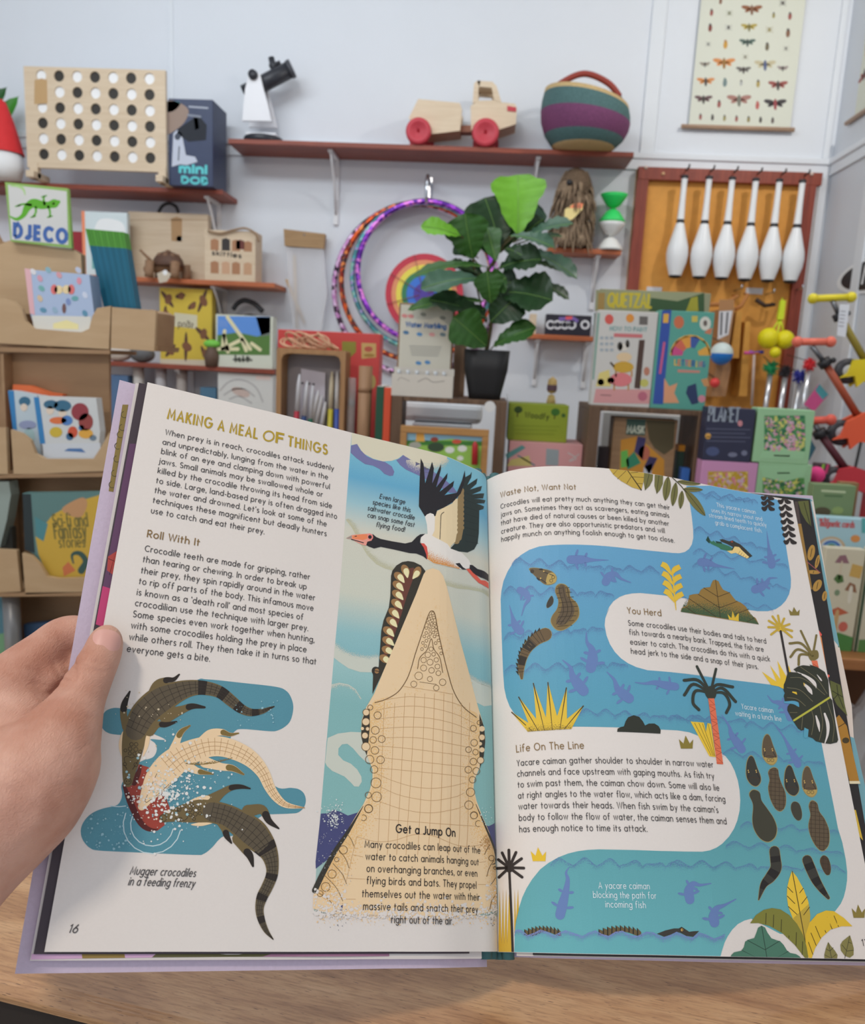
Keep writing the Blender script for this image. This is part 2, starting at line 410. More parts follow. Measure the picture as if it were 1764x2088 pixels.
# ------------------------------------------------------------------ shop counter the book is held over
CZ=.979
def counter_mat():
    mt=bpy.data.materials.new('counter_wood');nt,N,L,b=nodes_of(mt)
    tc=N.new('ShaderNodeTexCoord')
    def nz(sc3,scale,det,dist=0.0):
        mp=N.new('ShaderNodeMapping');mp.inputs['Scale'].default_value=sc3;mp.inputs['Rotation'].default_value=(0,0,.10);L.new(tc.outputs['Object'],mp.inputs[0])
        n=N.new('ShaderNodeTexNoise');n.inputs['Scale'].default_value=scale;n.inputs['Detail'].default_value=det;n.inputs['Distortion'].default_value=dist;L.new(mp.outputs[0],n.inputs['Vector']); return n.outputs['Fac']
    def ramp(f,stops):
        cr=N.new('ShaderNodeValToRGB');E=cr.color_ramp.elements
        while len(E)<len(stops):E.new(.5)
        for e,(p,c) in zip(E,stops):e.position=p;e.color=(*c,1)
        L.new(f,cr.inputs[0]); return cr.outputs[0]
    W= lambda *c:ratio(c,PAGE_W,.8)
    base=ramp(nz((4,16,16),3.0,6,.4),[(.3,W(150,106,68)),(.5,W(178,134,92)),(.72,W(194,154,112))])
    fine=ramp(nz((30,300,300),2.2,5),[(.30,(.62,.55,.5)),(.55,(1,1,1))])
    pore=ramp(nz((75,620,620),2.0,2),[(.27,(.22,.16,.12)),(.36,(1,1,1))])
    last=base
    for q,k in ((fine,.75),(pore,.85)):
        mx=N.new('ShaderNodeMix');mx.data_type='RGBA';mx.blend_type='MULTIPLY';mx.inputs[0].default_value=k;L.new(last,mx.inputs[6]);L.new(q,mx.inputs[7]);last=mx.outputs[2]
    L.new(last,b.inputs['Base Color'])
    h=nz((30,300,300),2.2,5);mr=N.new('ShaderNodeMapRange');mr.inputs[3].default_value=.50;mr.inputs[4].default_value=.32;L.new(h,mr.inputs[0]);L.new(mr.outputs[0],b.inputs['Roughness'])
    b.inputs['Specular IOR Level'].default_value=.9
    bp=N.new('ShaderNodeBump');bp.inputs['Strength'].default_value=.3;bp.inputs['Distance'].default_value=.0008;L.new(h,bp.inputs['Height']);L.new(bp.outputs[0],b.inputs['Normal'])
    return mt
ct=counter_mat()
a,b=atz(0,2005,CZ),atz(330,2088,CZ);ang=math.atan2(b.y-a.y,b.x-a.x)
cn=thing('shop_counter','worn brown wooden counter top with a rounded front edge under the open book','counter',(a.x,a.y,0),ang)
MB().box(-.9,0,CZ-.016,1.6,.39,CZ,ct,.007).build('counter_top',cn)
MB().box(-.9,.006,0,1.6,.36,CZ-.0162,mat((34,28,25),.7)).build('counter_body',cn)  # near-black colour paints in the unlit space below the counter edge
# ------------------------------------------------------------------ wall shelves
SHW=wood((150,72,50),(112,48,34),'X',0.45,5);SHO=wood((190,108,66),(160,82,46),'X',0.45,5)
BRK=mat((218,218,224),0.4)
def shelf(name,label,x0,x1,z,depth,m,brackets,thick=.022,hb=.30,group='wall shelves'):
    t=thing(name,label,'shelf',((x0+x1)/2,YW,z-thick),0,group);w_=(x1-x0)/2
    MB().box(-w_,-depth,0,w_,-.001,thick,m,.002).build('shelf_board',t)
    for bx_ in brackets:
        c=bx_-t.location.x;mb=MB()
        mb.box(c-.011,-depth*.86,-.012,c+.011,-.002,-.0005,BRK,.001).box(c-.011,-.014,-hb,c+.011,-.001,-.012,BRK,.001)
        mb.tube([(c,-depth*.78,-.012),(c,-depth*.55,-.06),(c,-depth*.3,-hb*.45),(c,-.012,-hb*.85)],.006,BRK,8)
        mb.build('bracket',t)
    return t
zTop,zA,zB,zC=2.300,2.078,1.674,1.276
shelf('wall_shelf','long dark red wooden shelf holding telescope, truck and basket',-1.247,.577,zTop,.22,SHW,[at(668,290,3.8).x+.01,at(1103,320,3.8).x-.01])
shelf('wall_shelf','dark red wooden shelf at upper left under the holed board',-3.2,-1.272,zA,.22,SHW,[-1.36])
shelf('wall_shelf','orange brown shelf under the tortoise and skittles crate',-3.2,-1.023,zB,.22,SHO,[at(432,585,3.8).x])
shelf('wall_shelf','low red brown shelf under the yellow insect game',-3.2,at(562,755,3.78).x,zC,.24,SHW,[-1.5])
shelf('wall_shelf','lowest left shelf carrying the white dinosaur box',-3.2,at(566,900,3.78).x,.96,.24,SHW,[-1.5])
x0,x1=at(1118,500,3.86).x,at(1268,505,3.86).x
shelf('wall_shelf','short orange shelf under the shaggy plush dog',x0,x1,1.897,.14,SHO,[x1-.1],hb=.24)
x0,x1=at(1075,685,3.86).x,at(1212,688,3.86).x
shelf('wall_shelf','small orange shelf under the black ball box',x0,x1,1.503,.14,SHO,[x0+.055,x1-.02],hb=.22)
# ------------------------------------------------------------------ the open book: two curved pages sharing one spine direction
BH=0.30                                              # page height along the spine
_dc=(0.006478,-0.912466,0.409102)
BD=(RT*_dc[0]-UP*_dc[1]+FW*_dc[2]).normalized()
class Page:
    def __init__(s,cpts,gutter_left):
        dense=catmull([c2w(*p) for p in cpts],False,24)
        s.P=[Vector(p) for p in dense];s.S=[0.0]
        for a,b in zip(s.P,s.P[1:]):s.S.append(s.S[-1]+(b-a).length)
        s.W=s.S[-1];s.gl=gutter_left
        s.T=[]
        for i in range(len(s.P)):
            a=s.P[max(0,i-10)];b=s.P[min(len(s.P)-1,i+10)];s.T.append((b-a).normalized())
        s.N=[(BD.cross(t)*-1).normalized() for t in s.T]
        for i in range(len(s.N)):
            if s.N[i].dot(FW)>0:s.N[i]=-s.N[i]
    def C(s,x):
        if x <= 0: return s.P[0]+s.T[0]*x
        if x >= s.W: return s.P[-1]+s.T[-1]*(x-s.W)
        lo,hi=0,len(s.S)-1
        while hi-lo>1:
            md=(lo+hi)// 2
            if s.S[md]<= x:lo=md
            else:hi=md
        t=(x-s.S[lo])/(s.S[hi]-s.S[lo]); return s.P[lo].lerp(s.P[hi],t)
    def Nn(s,x):
        x=min(max(x,0),s.W)
        i=min(range(0,len(s.S),1),key=lambda k:abs(s.S[k]-x)) if False else None
        lo,hi=0,len(s.S)-1
        while hi-lo>1:
            md=(lo+hi)// 2
            if s.S[md]<= x:lo=md
            else:hi=md
        t=(x-s.S[lo])/(s.S[hi]-s.S[lo]); return s.N[lo].lerp(s.N[hi],t).normalized()
    def pt(s,x,y,n):
        xn=x if n>-4e-4 else (max(x,0.05) if s.gl else min(x,s.W-0.05))
        return s.C(x)+BD*y+s.Nn(xn)*n
    def inv(s,px,py,n=0.0):
        x,y=s.W*0.5,BH*0.5
        for _ in range(14):
            a=project(s.pt(x,y,n));e=1e-4
            b=project(s.pt(x+e,y,n));c=project(s.pt(x,y+e,n))
            a11,a21=(b[0]-a[0])/e,(b[1]-a[1])/e;a12,a22=(c[0]-a[0])/e,(c[1]-a[1])/e
            rx,ry=px-a[0],py-a[1];det=a11*a22-a12*a21
            dx,dy=(rx*a22-a12*ry)/det,(a11*ry-a21*rx)/det
            x += max(-0.06,min(0.06,dx));y += dy
            if abs(dx)+abs(dy)<1e-7:break
        return x,y
PL=Page([(-.1729,.1959,.3538),(-.1468,.2015,.3639),(-.1192,.2073,.3745),(-.0904,.2134,.3855),(-.0552,.2215,.4001),
           (-.0293,.2270,.4102),(-.0070,.2317,.4186),(.0082,.2355,.4255),(.0239,.2416,.4366),(.0322,.2451,.4429),(.0366,.2490,.4500),(.0368,.2515,.4550)],False)
PR=Page([(.0366,.2535,.4580),(.0368,.2510,.4531),(.0472,.2462,.4441),(.0613,.2430,.4377),(.0805,.2416,.4344),(.0998,.2419,.4343),
           (.1222,.2432,.4360),(.1555,.2469,.4414),(.1825,.2515,.4488),(.2080,.2559,.4558),(.2379,.2607,.4635),(.2673,.2651,.4704)],True)
CUTL=[PL.W-q for q in (.0015,.003,.0045,.006,.008,.010,.012,.014,.016,.0185,.021,.024,.027,.030,.034,.038,.042,.047,.052,.058,.064,.07,.077,.084,.092,.1,.108,.117,.126,.136,.146,.157,.168,.18,.192,.205,.218,.231)]
CUTR=[PL.W-q for q in CUTL]
def grad_mat(name,stops,grain=0.05,axis=1):
    """Printed gradient running up the page (stops: height in metres, colour)."""
    mt=bpy.data.materials.new(name);nt,N,L,b=nodes_of(mt)
    uvn=N.new('ShaderNodeUVMap');uvn.uv_map='page';sp=N.new('ShaderNodeSeparateXYZ');L.new(uvn.outputs[0],sp.inputs[0])
    nz=N.new('ShaderNodeTexNoise');nz.inputs['Scale'].default_value=1500;nz.inputs['Detail'].default_value=2
    L.new(uvn.outputs[0],nz.inputs['Vector'])
    mp=N.new('ShaderNodeMapRange');mp.inputs[1].default_value=0;mp.inputs[2].default_value=BH
    L.new(sp.outputs[axis],mp.inputs[0])
    ad=N.new('ShaderNodeMath');ad.operation='MULTIPLY_ADD';ad.inputs[1].default_value=grain;
    L.new(nz.outputs['Fac'],ad.inputs[0]);L.new(mp.outputs[0],ad.inputs[2])
    cr=N.new('ShaderNodeValToRGB');E=cr.color_ramp.elements
    while len(E)<len(stops):E.new(0.5)
    for e,(h,c) in zip(E,stops):e.position=h/BH+grain*0.5;e.color=(*ratio(c,PAGE_W,0.8),1)
    L.new(ad.outputs[0],cr.inputs[0])
    g2=N.new('ShaderNodeMapRange');g2.inputs[3].default_value=0.93;g2.inputs[4].default_value=1.07;L.new(nz.outputs['Fac'],g2.inputs[0])
    sc2=N.new('ShaderNodeVectorMath');sc2.operation='SCALE';L.new(cr.outputs[0],sc2.inputs[0]);L.new(g2.outputs[0],sc2.inputs['Scale'])
    L.new(sc2.outputs[0],b.inputs['Base Color']);b.inputs['Roughness'].default_value=0.55;b.inputs['Specular IOR Level'].default_value=0.3
    return mt
def stipple(name,c,scale=2200,bias=0.0,gain=0.36):
    """Printed stipple: ink dots thinning out from fade 1 to fade 0, bare page between."""
    mt=bpy.data.materials.new(name);nt,N,L,b=nodes_of(mt)
    b.inputs['Base Color'].default_value=(*ratio(c,PAGE_W,0.8),1);b.inputs['Roughness'].default_value=0.55
    uvn=N.new('ShaderNodeUVMap');uvn.uv_map='page';fu=N.new('ShaderNodeUVMap');fu.uv_map='fade'
    sp=N.new('ShaderNodeSeparateXYZ');L.new(fu.outputs[0],sp.inputs[0])
    nz=N.new('ShaderNodeTexNoise');nz.inputs['Scale'].default_value=scale;nz.inputs['Detail'].default_value=1.5
    L.new(uvn.outputs[0],nz.inputs['Vector'])
    mu=N.new('ShaderNodeMath');mu.operation='MULTIPLY_ADD';mu.inputs[1].default_value=gain;mu.inputs[2].default_value=0.29+bias
    L.new(sp.outputs[1],mu.inputs[0])
    gt=N.new('ShaderNodeMath');gt.operation='GREATER_THAN';L.new(mu.outputs[0],gt.inputs[0]);L.new(nz.outputs['Fac'],gt.inputs[1])
    L.new(gt.outputs[0],b.inputs['Alpha']); return mt
PAPER=mat((213,204,196),0.6,page=True,noise=0.012,nscale=900,spec=0.3,bump=0.05)
INK=(70,66,65);BRN=(126,100,62);GOLD=(170,142,48)
LAV=mat((184,168,184),0.5,page=True,noise=0.03,nscale=500,bump=0.2)
def adopt(o,root):
    o.parent=root;o.matrix_parent_inverse=Matrix.Translation(-Vector(root.location)); return o
def sheet(name,P,root,c00,c10,c11,c01,nf,nb,m,label=None,nx=40,ny=6,xs=None,thick=2e-4):
    """Thin curved board between four page corners (x, y); depth runs from nf (foot) to nb (head)."""
    mb=MB();xs=xs or [i/nx for i in range(nx+1)];nx=len(xs)-1
    def q(u,v,t):
        x=(c00[0]*(1-u)+c10[0]*u)*(1-v)+(c01[0]*(1-u)+c11[0]*u)*v
        y=(c00[1]*(1-u)+c10[1]*u)*(1-v)+(c01[1]*(1-u)+c11[1]*u)*v
        return P.pt(x,y,nf*(1-v)+nb*v-t)
    vs=[];fs=[]
    for t in (0,thick):
        for j in range(ny+1):
            for i in range(nx+1):vs.append(q(xs[i],j/ny,t))
    K=(nx+1)*(ny+1);I= lambda t,j,i:t*K+j*(nx+1)+i
    for j in range(ny):
        for i in range(nx):
            fs.append((I(0,j,i),I(0,j,i+1),I(0,j+1,i+1),I(0,j+1,i)))
            fs.append((I(1,j,i),I(1,j+1,i),I(1,j+1,i+1),I(1,j,i+1)))
    nfaces=len(fs)
    for i in range(nx):
        fs.append((I(1,0,i),I(1,0,i+1),I(0,0,i+1),I(0,0,i)));fs.append((I(0,ny,i),I(0,ny,i+1),I(1,ny,i+1),I(1,ny,i)))
    for j in range(ny):
        fs.append((I(0,j,0),I(0,j+1,0),I(1,j+1,0),I(1,j,0)));fs.append((I(1,j,nx),I(1,j+1,nx),I(0,j+1,nx),I(0,j,nx)))
    mb.add(vs[:K],[f for f in fs[:nfaces] if max(f)<K],m,True)
    mb.add(vs[K:],[[i-K for i in f] for f in fs[:nfaces] if min(f)>= K],m,True)
    mb.add(vs,fs[nfaces:],m,False)
    o=mb.build(name);adopt(o,root)
    if label:o['label']=label
    return o
_bp=PR.pt(0.02,-0.004,-0.006)
book=thing('open_book',"large open children's book about crocodiles, held in one hand over the wooden counter",'book',_bp)
XL=sorted([0.0,1.0]+[c/PL.W for c in CUTL])
XR=sorted([0.0,1.0]+[c/PR.W for c in CUTR])
pageL=sheet('page',PL,book,(0,0),(PL.W,0),(PL.W,BH),(0,BH),0,0,PAPER,'left page with crocodile text, feeding frenzy and leaping crocodile',xs=XL)
pageR=sheet('page',PR,book,(0,0),(PR.W,0),(PR.W,BH),(0,BH),0,0,PAPER,'right page with winding blue river, plants and caiman text',xs=XR)
# sheets, page block and boards behind the open pages
DARK=mat((62,52,58),0.55,page=True)
uL=sheet('under_page',PL,book,(-.0042,-.0010),(PL.W-.03,-.0010),(PL.W-.03,.2990),(-.0046,.2990),-.0012,-.0012,DARK,'dark and purple printed sheet showing behind the left page')
uR=sheet('under_page',PR,book,(.03,-.0012),(.2525,-.0012),(.2650,.3040),(.03,.2900),-.0012,-.0012,mat((40,36,35),.5,page=True),'dark jungle printed sheet showing behind the right page')
sheet('page_block',PL,book,(-.0052,-.0036),(PL.W-.02,-.0036),(PL.W-.02,.2950),(-.0064,.3000),-.0024,-.0040,mat((205,196,190),.6,page=True),thick=.0026)
sheet('page_block',PR,book,(.02,-.0018),(.2560,-.0018),(.2690,.3050),(.02,.2900),-.0024,-.0024,mat((206,196,186),.6,page=True),thick=.0045)
covL=sheet('cover_board',PL,book,(-.0103,-.0090),(PL.W-.012,-.0080),(PL.W-.012,.2960),(-.0158,.3060),-.0062,-.0150,LAV,thick=.0028)
covR=sheet('cover_board',PR,book,(.012,-.0030),(.2600,-.0040),(.2740,.3115),(.012,.2820),-.0080,-.0075,LAV,thick=.0028)
mb=MB();tq=mat((58,98,100),0.5,page=True)
for k in range(5):
    a=PL.pt(PL.W-.014+.007*k,0,-.0055) if k<2 else PR.pt(.001+.0065*(k-2),0,-.0055)
    mb.tube([a+BD*-.004,a+BD*(BH+.004)],.0036,tq,8)
adopt(mb.build('spine_lining',None,'teal lining along the spine'),book)
LH=Art(lambda x,y,n:PL.pt(x,y,n),None,page=True)
# ---- layers showing at the left edge
A=Art(lambda x,y,n:PL.pt(x,y,n-.0012), lambda px,py:PL.inv(px,py,-.0012),page=True).K(0,700,3.369)
A.poly([(935,690),(890,690),(655,1950),(712,1990)],(92,62,88));A.up().poly([(742,1465),(806,1425),(775,1590),(735,1560)],(160,65,60));A.line([(745,1480),(792,1500)],4,(50,40,44));A.line([(790,1450),(752,1590)],4,(50,40,44))
A.up().poly([(705,1668),(760,1685),(715,1945),(655,1945)],(178,62,105)).up().poly([(655,1930),(712,1950),(700,2060),(620,2060)],(62,52,58))
A.build('sheet_print',uL)
A=Art(lambda x,y,n:PL.pt(x,y,-.0062-.0088*(y+.009)/.315+n+1.2e-4), lambda px,py:PL.inv(px,py,-.0105),page=True).K(0,700,3.369)
A.poly([(845,400),(885,400),(780,1010),(748,1005)],(128,110,60));A.up()
for i,(x,y) in enumerate([(858,470),(845,560),(830,610),(812,690),(806,780),(790,880),(772,960)]):A.ring(x,y,22,4,(70,62,45),60,260)
A.build('endpaper_print',covL)
A=Art(lambda x,y,n:PL.pt(x,y,-.0022+n), lambda px,py:PL.inv(px,py,-.0022),page=True).K(0,1740,4.41)
A.poly([(285,905),(735,905),(740,945),(278,955)],(198,158,186));A.poly([(735,905),(1120,905),(1125,940),(740,945)],(140,115,60));A.poly([(1120,905),(1400,905),(1365,936),(1125,940)],(198,158,186))
A.poly([(1400,905),(2440,903),(2360,930),(1365,936)],(92,88,55))
A.poly([(2440,903),(3500,903),(3500,925),(2360,930)],(150,105,128))
A.build('sheet_print',uL)
# ---- right edge sheets
A=Art(lambda x,y,n:PR.pt(x,y,n-.0012), lambda px,py:PR.inv(px,py,-.0012),page=True).K(1364,1000,4.41)
OL=(92,94,52);OC=(168,128,62)
A.poly([(1160,98),(1255,92),(1280,325),(1235,280),(1190,200)],OL).up().line([(1215,110),(1275,330)],5,(35,33,32))
A.z=0;A.poly([(1128,100),(1158,100),(1185,300),(1155,300)],(78,66,62));A.poly([(1155,300),(1190,300),(1290,890),(1262,890)],(150,115,60))
for x,y,rx,ry,r in ((1280,560,32,72,12),(1335,640,18,62,14),(1300,735,60,18,4),(1335,855,34,58,30),(1400,950,22,46,10)):A.ell(x,y,rx,ry,OC,r);A.up().line([(x-ry*.1,y+ry*.5),(x+ry*.1,y-ry*.5)],5,(60,48,35));A.z=0
A.up().line([(1240,640),(1360,740)],7,(150,82,84));A.z=0
A.K(1364,1240,4.41).poly([(1325,190),(1372,262),(1432,640),(1400,560),(1340,270)],(214,132,72)).up().line([(1340,205),(1365,240)],20,(222,92,80)).line([(1380,640),(1432,610)],26,(226,100,84));A.z=0
A.poly([(1450,650),(1540,690),(1605,970),(1510,870),(1455,760)],OL).up()
for q in ([(1510,690),(1520,775)],[(1470,745),(1520,775),(1480,820)],[(1565,800),(1520,775)],[(1520,775),(1570,900)]):A.line(q,6,(40,42,32),False)
A.z=0;A.poly([(1475,850),(1530,960),(1600,1060),(1712,1560),(1625,1560),(1505,1120),(1470,980)],(164,116,46)).up().poly([(1475,850),(1530,960),(1500,990)],(40,36,35)).line([(1525,1070),(1590,1030)],6,(60,45,30));A.ell(1590,1190,32,26,(70,58,36))
A.up().poly([(1620,1555),(1715,1555),(1720,1580),(1625,1580)],(215,200,165)).K(1364,1460,4.41).poly([(1645,840),(1680,845),(1745,1120),(1710,1080)],(205,170,62))
A.build('sheet_print',uR)
A=Art(lambda x,y,n:PR.pt(x,y,n-.0024), lambda px,py:PR.inv(px,py,-.0024),page=True)
TQ=(112,156,164)
A.poly([(1580,1010),(1652,1017),(1658,1022),(1600,1022)],TQ);A.poly([(1649,1018),(1653,1018),(1712,1320),(1688,1290)],TQ).poly([(1700,1320),(1712,1320),(1737,1440),(1741,1505),(1728,1500)],(208,192,178))
A.poly([(1728,1500),(1742,1505),(1790,1720),(1760,1700)],TQ)
A.build('sheet_print',uR)

# ================= LEFT PAGE PRINT
def onpage(P,cuts):
    def cv(px,py):
        g=991+(py-975)*.0265;px=max(px,g+1.0) if P.gl else min(px,g-1.0)
        x,y=P.inv(px,py); return (min(P.W-.0005,max(.0003,x)),min(BH-.0002,max(.0002,y)))
    A=Art(lambda x,y,n:P.pt(x,y,n),cv,page=True);A.cuts=cuts; return A
def lart(): return onpage(PL,CUTL)
SZ=0.0034
A=lart();A.z=6;A.K(220,760,3.528)
for t,a,b,wd in (('MAKING A MEAL',(430,330),(1072,474),.2),('F',(1212,502),(1258,512),.2),('THINGS',(1296,525),(1574,588),.2)):
    A.text(t,a,b,SZ*1.97,GOLD,wd,0,.42)
A.ring(1157,457,37,11,GOLD,ry=35)
A.build('heading_text',pageL)
A=lart();A.z=6;A.K(220,760,3.528)
for t,a,b in (('When prey is in reach, crocodiles attack suddenly',(412,445),(1622,706)),('and unpredictably, lunging from the water in the',(393,515),(1580,768)),
    ('blink of an eye and clamping down with powerful',(383,583),(1592,838)),('jaws. Small animals may be swallowed whole or',(368,652),(1543,894)),
    ('killed by the crocodile throwing its head from side',(358,722),(1608,976)),('to side. Large, land-based prey is often dragged into',(346,793),(1645,1052)),
    ("the water and drowned. Let's look at some of the",(335,864),(1570,1106)),('techniques these magnificent but deadly hunters',(322,935),(1570,1176)),('use to catch and eat their prey.',(310,1010),(1122,1162))):
    A.text(t,a,b,SZ,INK)
A.K(220,1060,3.528)
for t,a,b in (('Crocodile teeth are made for gripping, rather',(265,226),(1450,430)),('than tearing or chewing. In order to break up',(250,303),(1425,500)),
    ('their prey, they spin rapidly around in the water',(237,383),(1487,580)),('to rip off parts of the body. This infamous move',(222,461),(1475,655)),
    ("is known as a `death roll' and most species of",(208,540),(1402,720)),('crocodilian use the technique with larger prey.',(195,618),(1437,800)),
    ('Some species even work together when hunting,',(180,698),(1482,882)),('with some crocodiles holding the prey in place',(166,779),(1425,953)),
    ('while others roll. They then take it in turns so that',(152,862),(1495,1041)),('everyone gets a bite.',(137,948),(730,1020))):
    A.text(t,a,b,SZ,INK)
A.build('body_text',pageL)
A=lart();A.z=6;A.K(220,1060,3.528).text('Roll With It',(283,124),(655,187),SZ*1.2,BRN,.15)
A.build('subheading_text',pageL)
A=lart();A.z=6;A.K(140,1600,3.528).text('Mugger crocodiles',(440,645),(908,662),SZ*1.0,INK,.135,.22);A.text('in a feeding frenzy',(428,722),(900,738),SZ*1.0,INK,.135,.22)
A.build('caption_text',pageL)
A=lart();A.z=6;A.K(0,1740,4.41).text('16',(615,711),(688,714),SZ*.95,INK,.14,.2)
A.build('page_number_text',pageL)
# ---- feeding frenzy
WAT=grad_mat('pool_print',[(0,(80,134,146)),(.3,(90,140,156))])
A=lart();A.K(140,1350,3.528)
A.poly([(560,330),(900,140),(1000,125),(1250,150),(1490,178),(1565,207),(1602,260),(1616,330),(1598,415),(1560,462),(1500,493),(1440,497),(1250,482),(1190,503),(1100,600),(760,640),(700,560),(560,480)],WAT,True)
A.up(.3).poly([(470,350),(370,332),(320,331),(270,350),(238,395),(232,440),(250,485),(290,512),(345,522),(410,525),(460,520),(470,430)],WAT,True)
A.up(.3).poly([(385,870),(385,950),(372,1000),(340,1032),(250,1053),(185,1078),(135,1115),(102,1160),(88,1205),(92,1255),(115,1300),(155,1338),(220,1356),(500,1370),(900,1387),(970,1380),(1030,1335),(1080,1278),(1120,1252),(1200,1240),(1400,1100),(1460,1095),(1590,1090),(1650,1082),(1692,1045),(1706,995),(1692,945),(1655,915),(1600,905),(1485,893),(1300,700),(1180,560),(900,540),(700,560),(590,555),(622,585),(634,632),(605,685),(525,712),(480,750)],WAT,True)
A.up()
for r1,r2 in ((208,222),(155,163)):A.ring(600,1172,r1,7,(190,205,206),10,205,ry=r2*.93)
A.line([(300,1035),(360,1040),(410,1035)],6,(190,205,206))
A.build('pool_print',pageL)
GRY=(44,38,34)
def gridlines(A,spine,wds,c,n_long=3,step=2,wd=4,lo=.0,hi=1.0):
    q=catmull([(p[0],p[1],w_) for p,w_ in zip(spine,wds)],False,8);n=len(q);q=q[int(n*lo):int(n*hi)]
    off=[]
    for i,p in enumerate(q):
        a=q[max(0,i-1)];b=q[min(len(q)-1,i+1)];t=Vector((b.x-a.x,b.y-a.y)).normalized();off.append(Vector((-t.y,t.x)))
    for k in range(1,n_long+1):
        f=k/(n_long+1)-.5;A.line([(p.x+o.x*p.z*f,p.y+o.y*p.z*f) for p,o in zip(q,off)],wd,c,False,False)
    for i in range(0,len(q),step):
        p,o=q[i],off[i];A.line([(p.x+o.x*p.z*.5,p.y+o.y*p.z*.5),(p.x-o.x*p.z*.5,p.y-o.y*p.z*.5)],wd,c,False,False)
def band(A,spine,wds,t,ln,c):
    q=catmull([(p[0],p[1],w_) for p,w_ in zip(spine,wds)],False,10);i=int(t*len(q));j=min(len(q)-1,i+ln)
    A.line([(p.x,p.y) for p in q[i:j+1]],[p.z for p in q[i:j+1]],c,False,False)
A=lart();A.K(140,1350,3.528);A.z=2.2
A.poly([(505,735),(575,757),(602,785),(690,950),(727,1050),(718,1115),(695,1170),(640,1212),(585,1218),(530,1190),(500,1140),(440,1010),(392,895),(460,885)],(150,62,50))
A.up(.4).line([(398,890),(440,1000),(495,1120),(540,1180),(590,1206),(640,1204)],[22,45,45,40,28,6],(84,34,32)).line([(470,870),(500,800),(520,745)],[40,36,16],(84,38,34))
A.build('bite_print',pageL)
OLV=(108,92,60);PLT=(88,78,62);CRM=(224,195,156)
S1=[(425,868),(432,800),(448,700),(462,600),(482,490),(545,375),(660,275),(790,212),(900,185),(1000,190),(1090,218),(1170,280),(1240,335),(1310,362),(1390,355),(1440,335),(1478,320)]
W1=[66,92,130,160,172,200,205,150,112,98,88,84,70,55,38,22,8]
A=lart();A.K(140,1350,3.528);A.z=3
A.poly([(392,500),(365,560),(362,620),(385,680),(400,600)],CRM,True).poly([(560,510),(584,520),(575,600),(535,680),(545,600)],CRM,True)
for pts,wd,k in (([(415,470),(395,380),(402,300),(440,212)],[60,50,46,12],.5),([(600,300),(635,175),(700,132),(755,125),(795,90)],[110,75,45,30,12],.5),([(700,385),(810,345),(890,318),(978,326)],[110,60,42,16],.55),([(580,490),(640,450),(700,450),(775,430)],[90,48,38,14],.5)):
    A.line(pts,wd,OLV);q=catmull([(p[0],p[1],w_) for p,w_ in zip(pts,wd)],False,6);q=q[int(len(q)*k):]
    A.up(.4).line([(p.x,p.y) for p in q],[p.z*.96 for p in q],GRY,False);A.z -= .4
A.up(.6).line(S1,W1,OLV)
A.up(.4).line(S1[4:],[q*.86 for q in W1[4:]],PLT)
for t in (.15,.32,.5,.68):band(A.up(.1),S1[7:],W1[7:],t,6,GRY)
A.up(.4);gridlines(A,S1[4:],[q*.86 for q in W1[4:]],(52,45,38),3,3,3.5)
for x,y,r in ((452,592,13),(485,592,13),(442,625,14),(483,628,15),(408,636,11),(515,645,12),(440,658,12),(473,660,12),(425,857,24),(404,735,12),(483,738,14)):A.ring(x,y,r,3.5,GRY)
A.ell(416,857,4,5,GRY).ell(435,857,4,5,GRY).line([(404,720),(400,690),(425,678),(450,690),(480,680),(500,700),(485,735)],3.5,GRY).line([(400,740),(418,768)],4,GRY).line([(480,740),(460,772)],4,GRY)
A.build('crocodile_print',pageL,label='dark mugger crocodile curling in from above')
S2=[(525,1040),(575,950),(640,845),(720,755),(800,690),(900,640),(1010,608),(1120,612),(1240,655),(1330,715),(1400,800),(1445,900),(1500,980),(1570,1030),(1697,1049)]
W2=[56,120,185,205,190,170,150,142,132,115,92,76,62,42,6]
A=lart();A.K(140,1350,3.528);A.z=4.2;TIP=(120,100,55)
for pts,wd in (([(745,680),(775,580),(808,505),(872,458)],[95,55,42,12]),([(960,570),(1020,515),(1100,505),(1160,522),(1222,512)],[70,60,48,28,10]),([(980,720),(1090,752),(1180,765),(1258,808)],[80,56,46,14]),([(850,745),(930,785),(1038,805)],[70,46,12])):
    A.line(pts,wd,CRM);q=catmull([(p[0],p[1],w_) for p,w_ in zip(pts,wd)],False,6);q=q[int(len(q)*.55):]
    A.up(.3).line([(p.x,p.y) for p in q],[p.z*.9 for p in q],TIP,False);A.z -= .3
A.up(.5).line(S2,W2,CRM);A.up(.3)
A.strip([(840,735),(940,742),(1050,730),(1180,692)],[(850,715),(940,712),(1050,700),(1170,680)],stipple('olive_stipple',(128,104,52)))
A.up(.2);gridlines(A,S2[3:],[q*.82 for q in W2[3:]],(172,130,84),3,3,3.2)
A.line([(634,803),(588,905),(548,1000),(560,1011),(640,955),(733,870)],3.6,GRY,False)
A.build('crocodile_print',pageL,label='pale crocodile lying belly up in the middle')
S3=[(680,242),(760,220),(850,203),(940,190),(1030,195),(1130,222),(1220,272),(1320,345),(1400,430),(1445,505),(1464,590),(1458,660),(1425,740),(1390,810),(1372,890),(1385,970),(1420,1050),(1470,1112)]
W3=[60,95,140,165,160,165,185,215,175,125,92,84,82,78,60,52,36,8]
A=lart();A.K(140,1600,3.528);A.z=5
A.poly([(870,120),(940,85),(1010,80),(1000,110)],CRM,True).poly([(880,285),(950,298),(1040,275),(1030,258)],CRM,True)
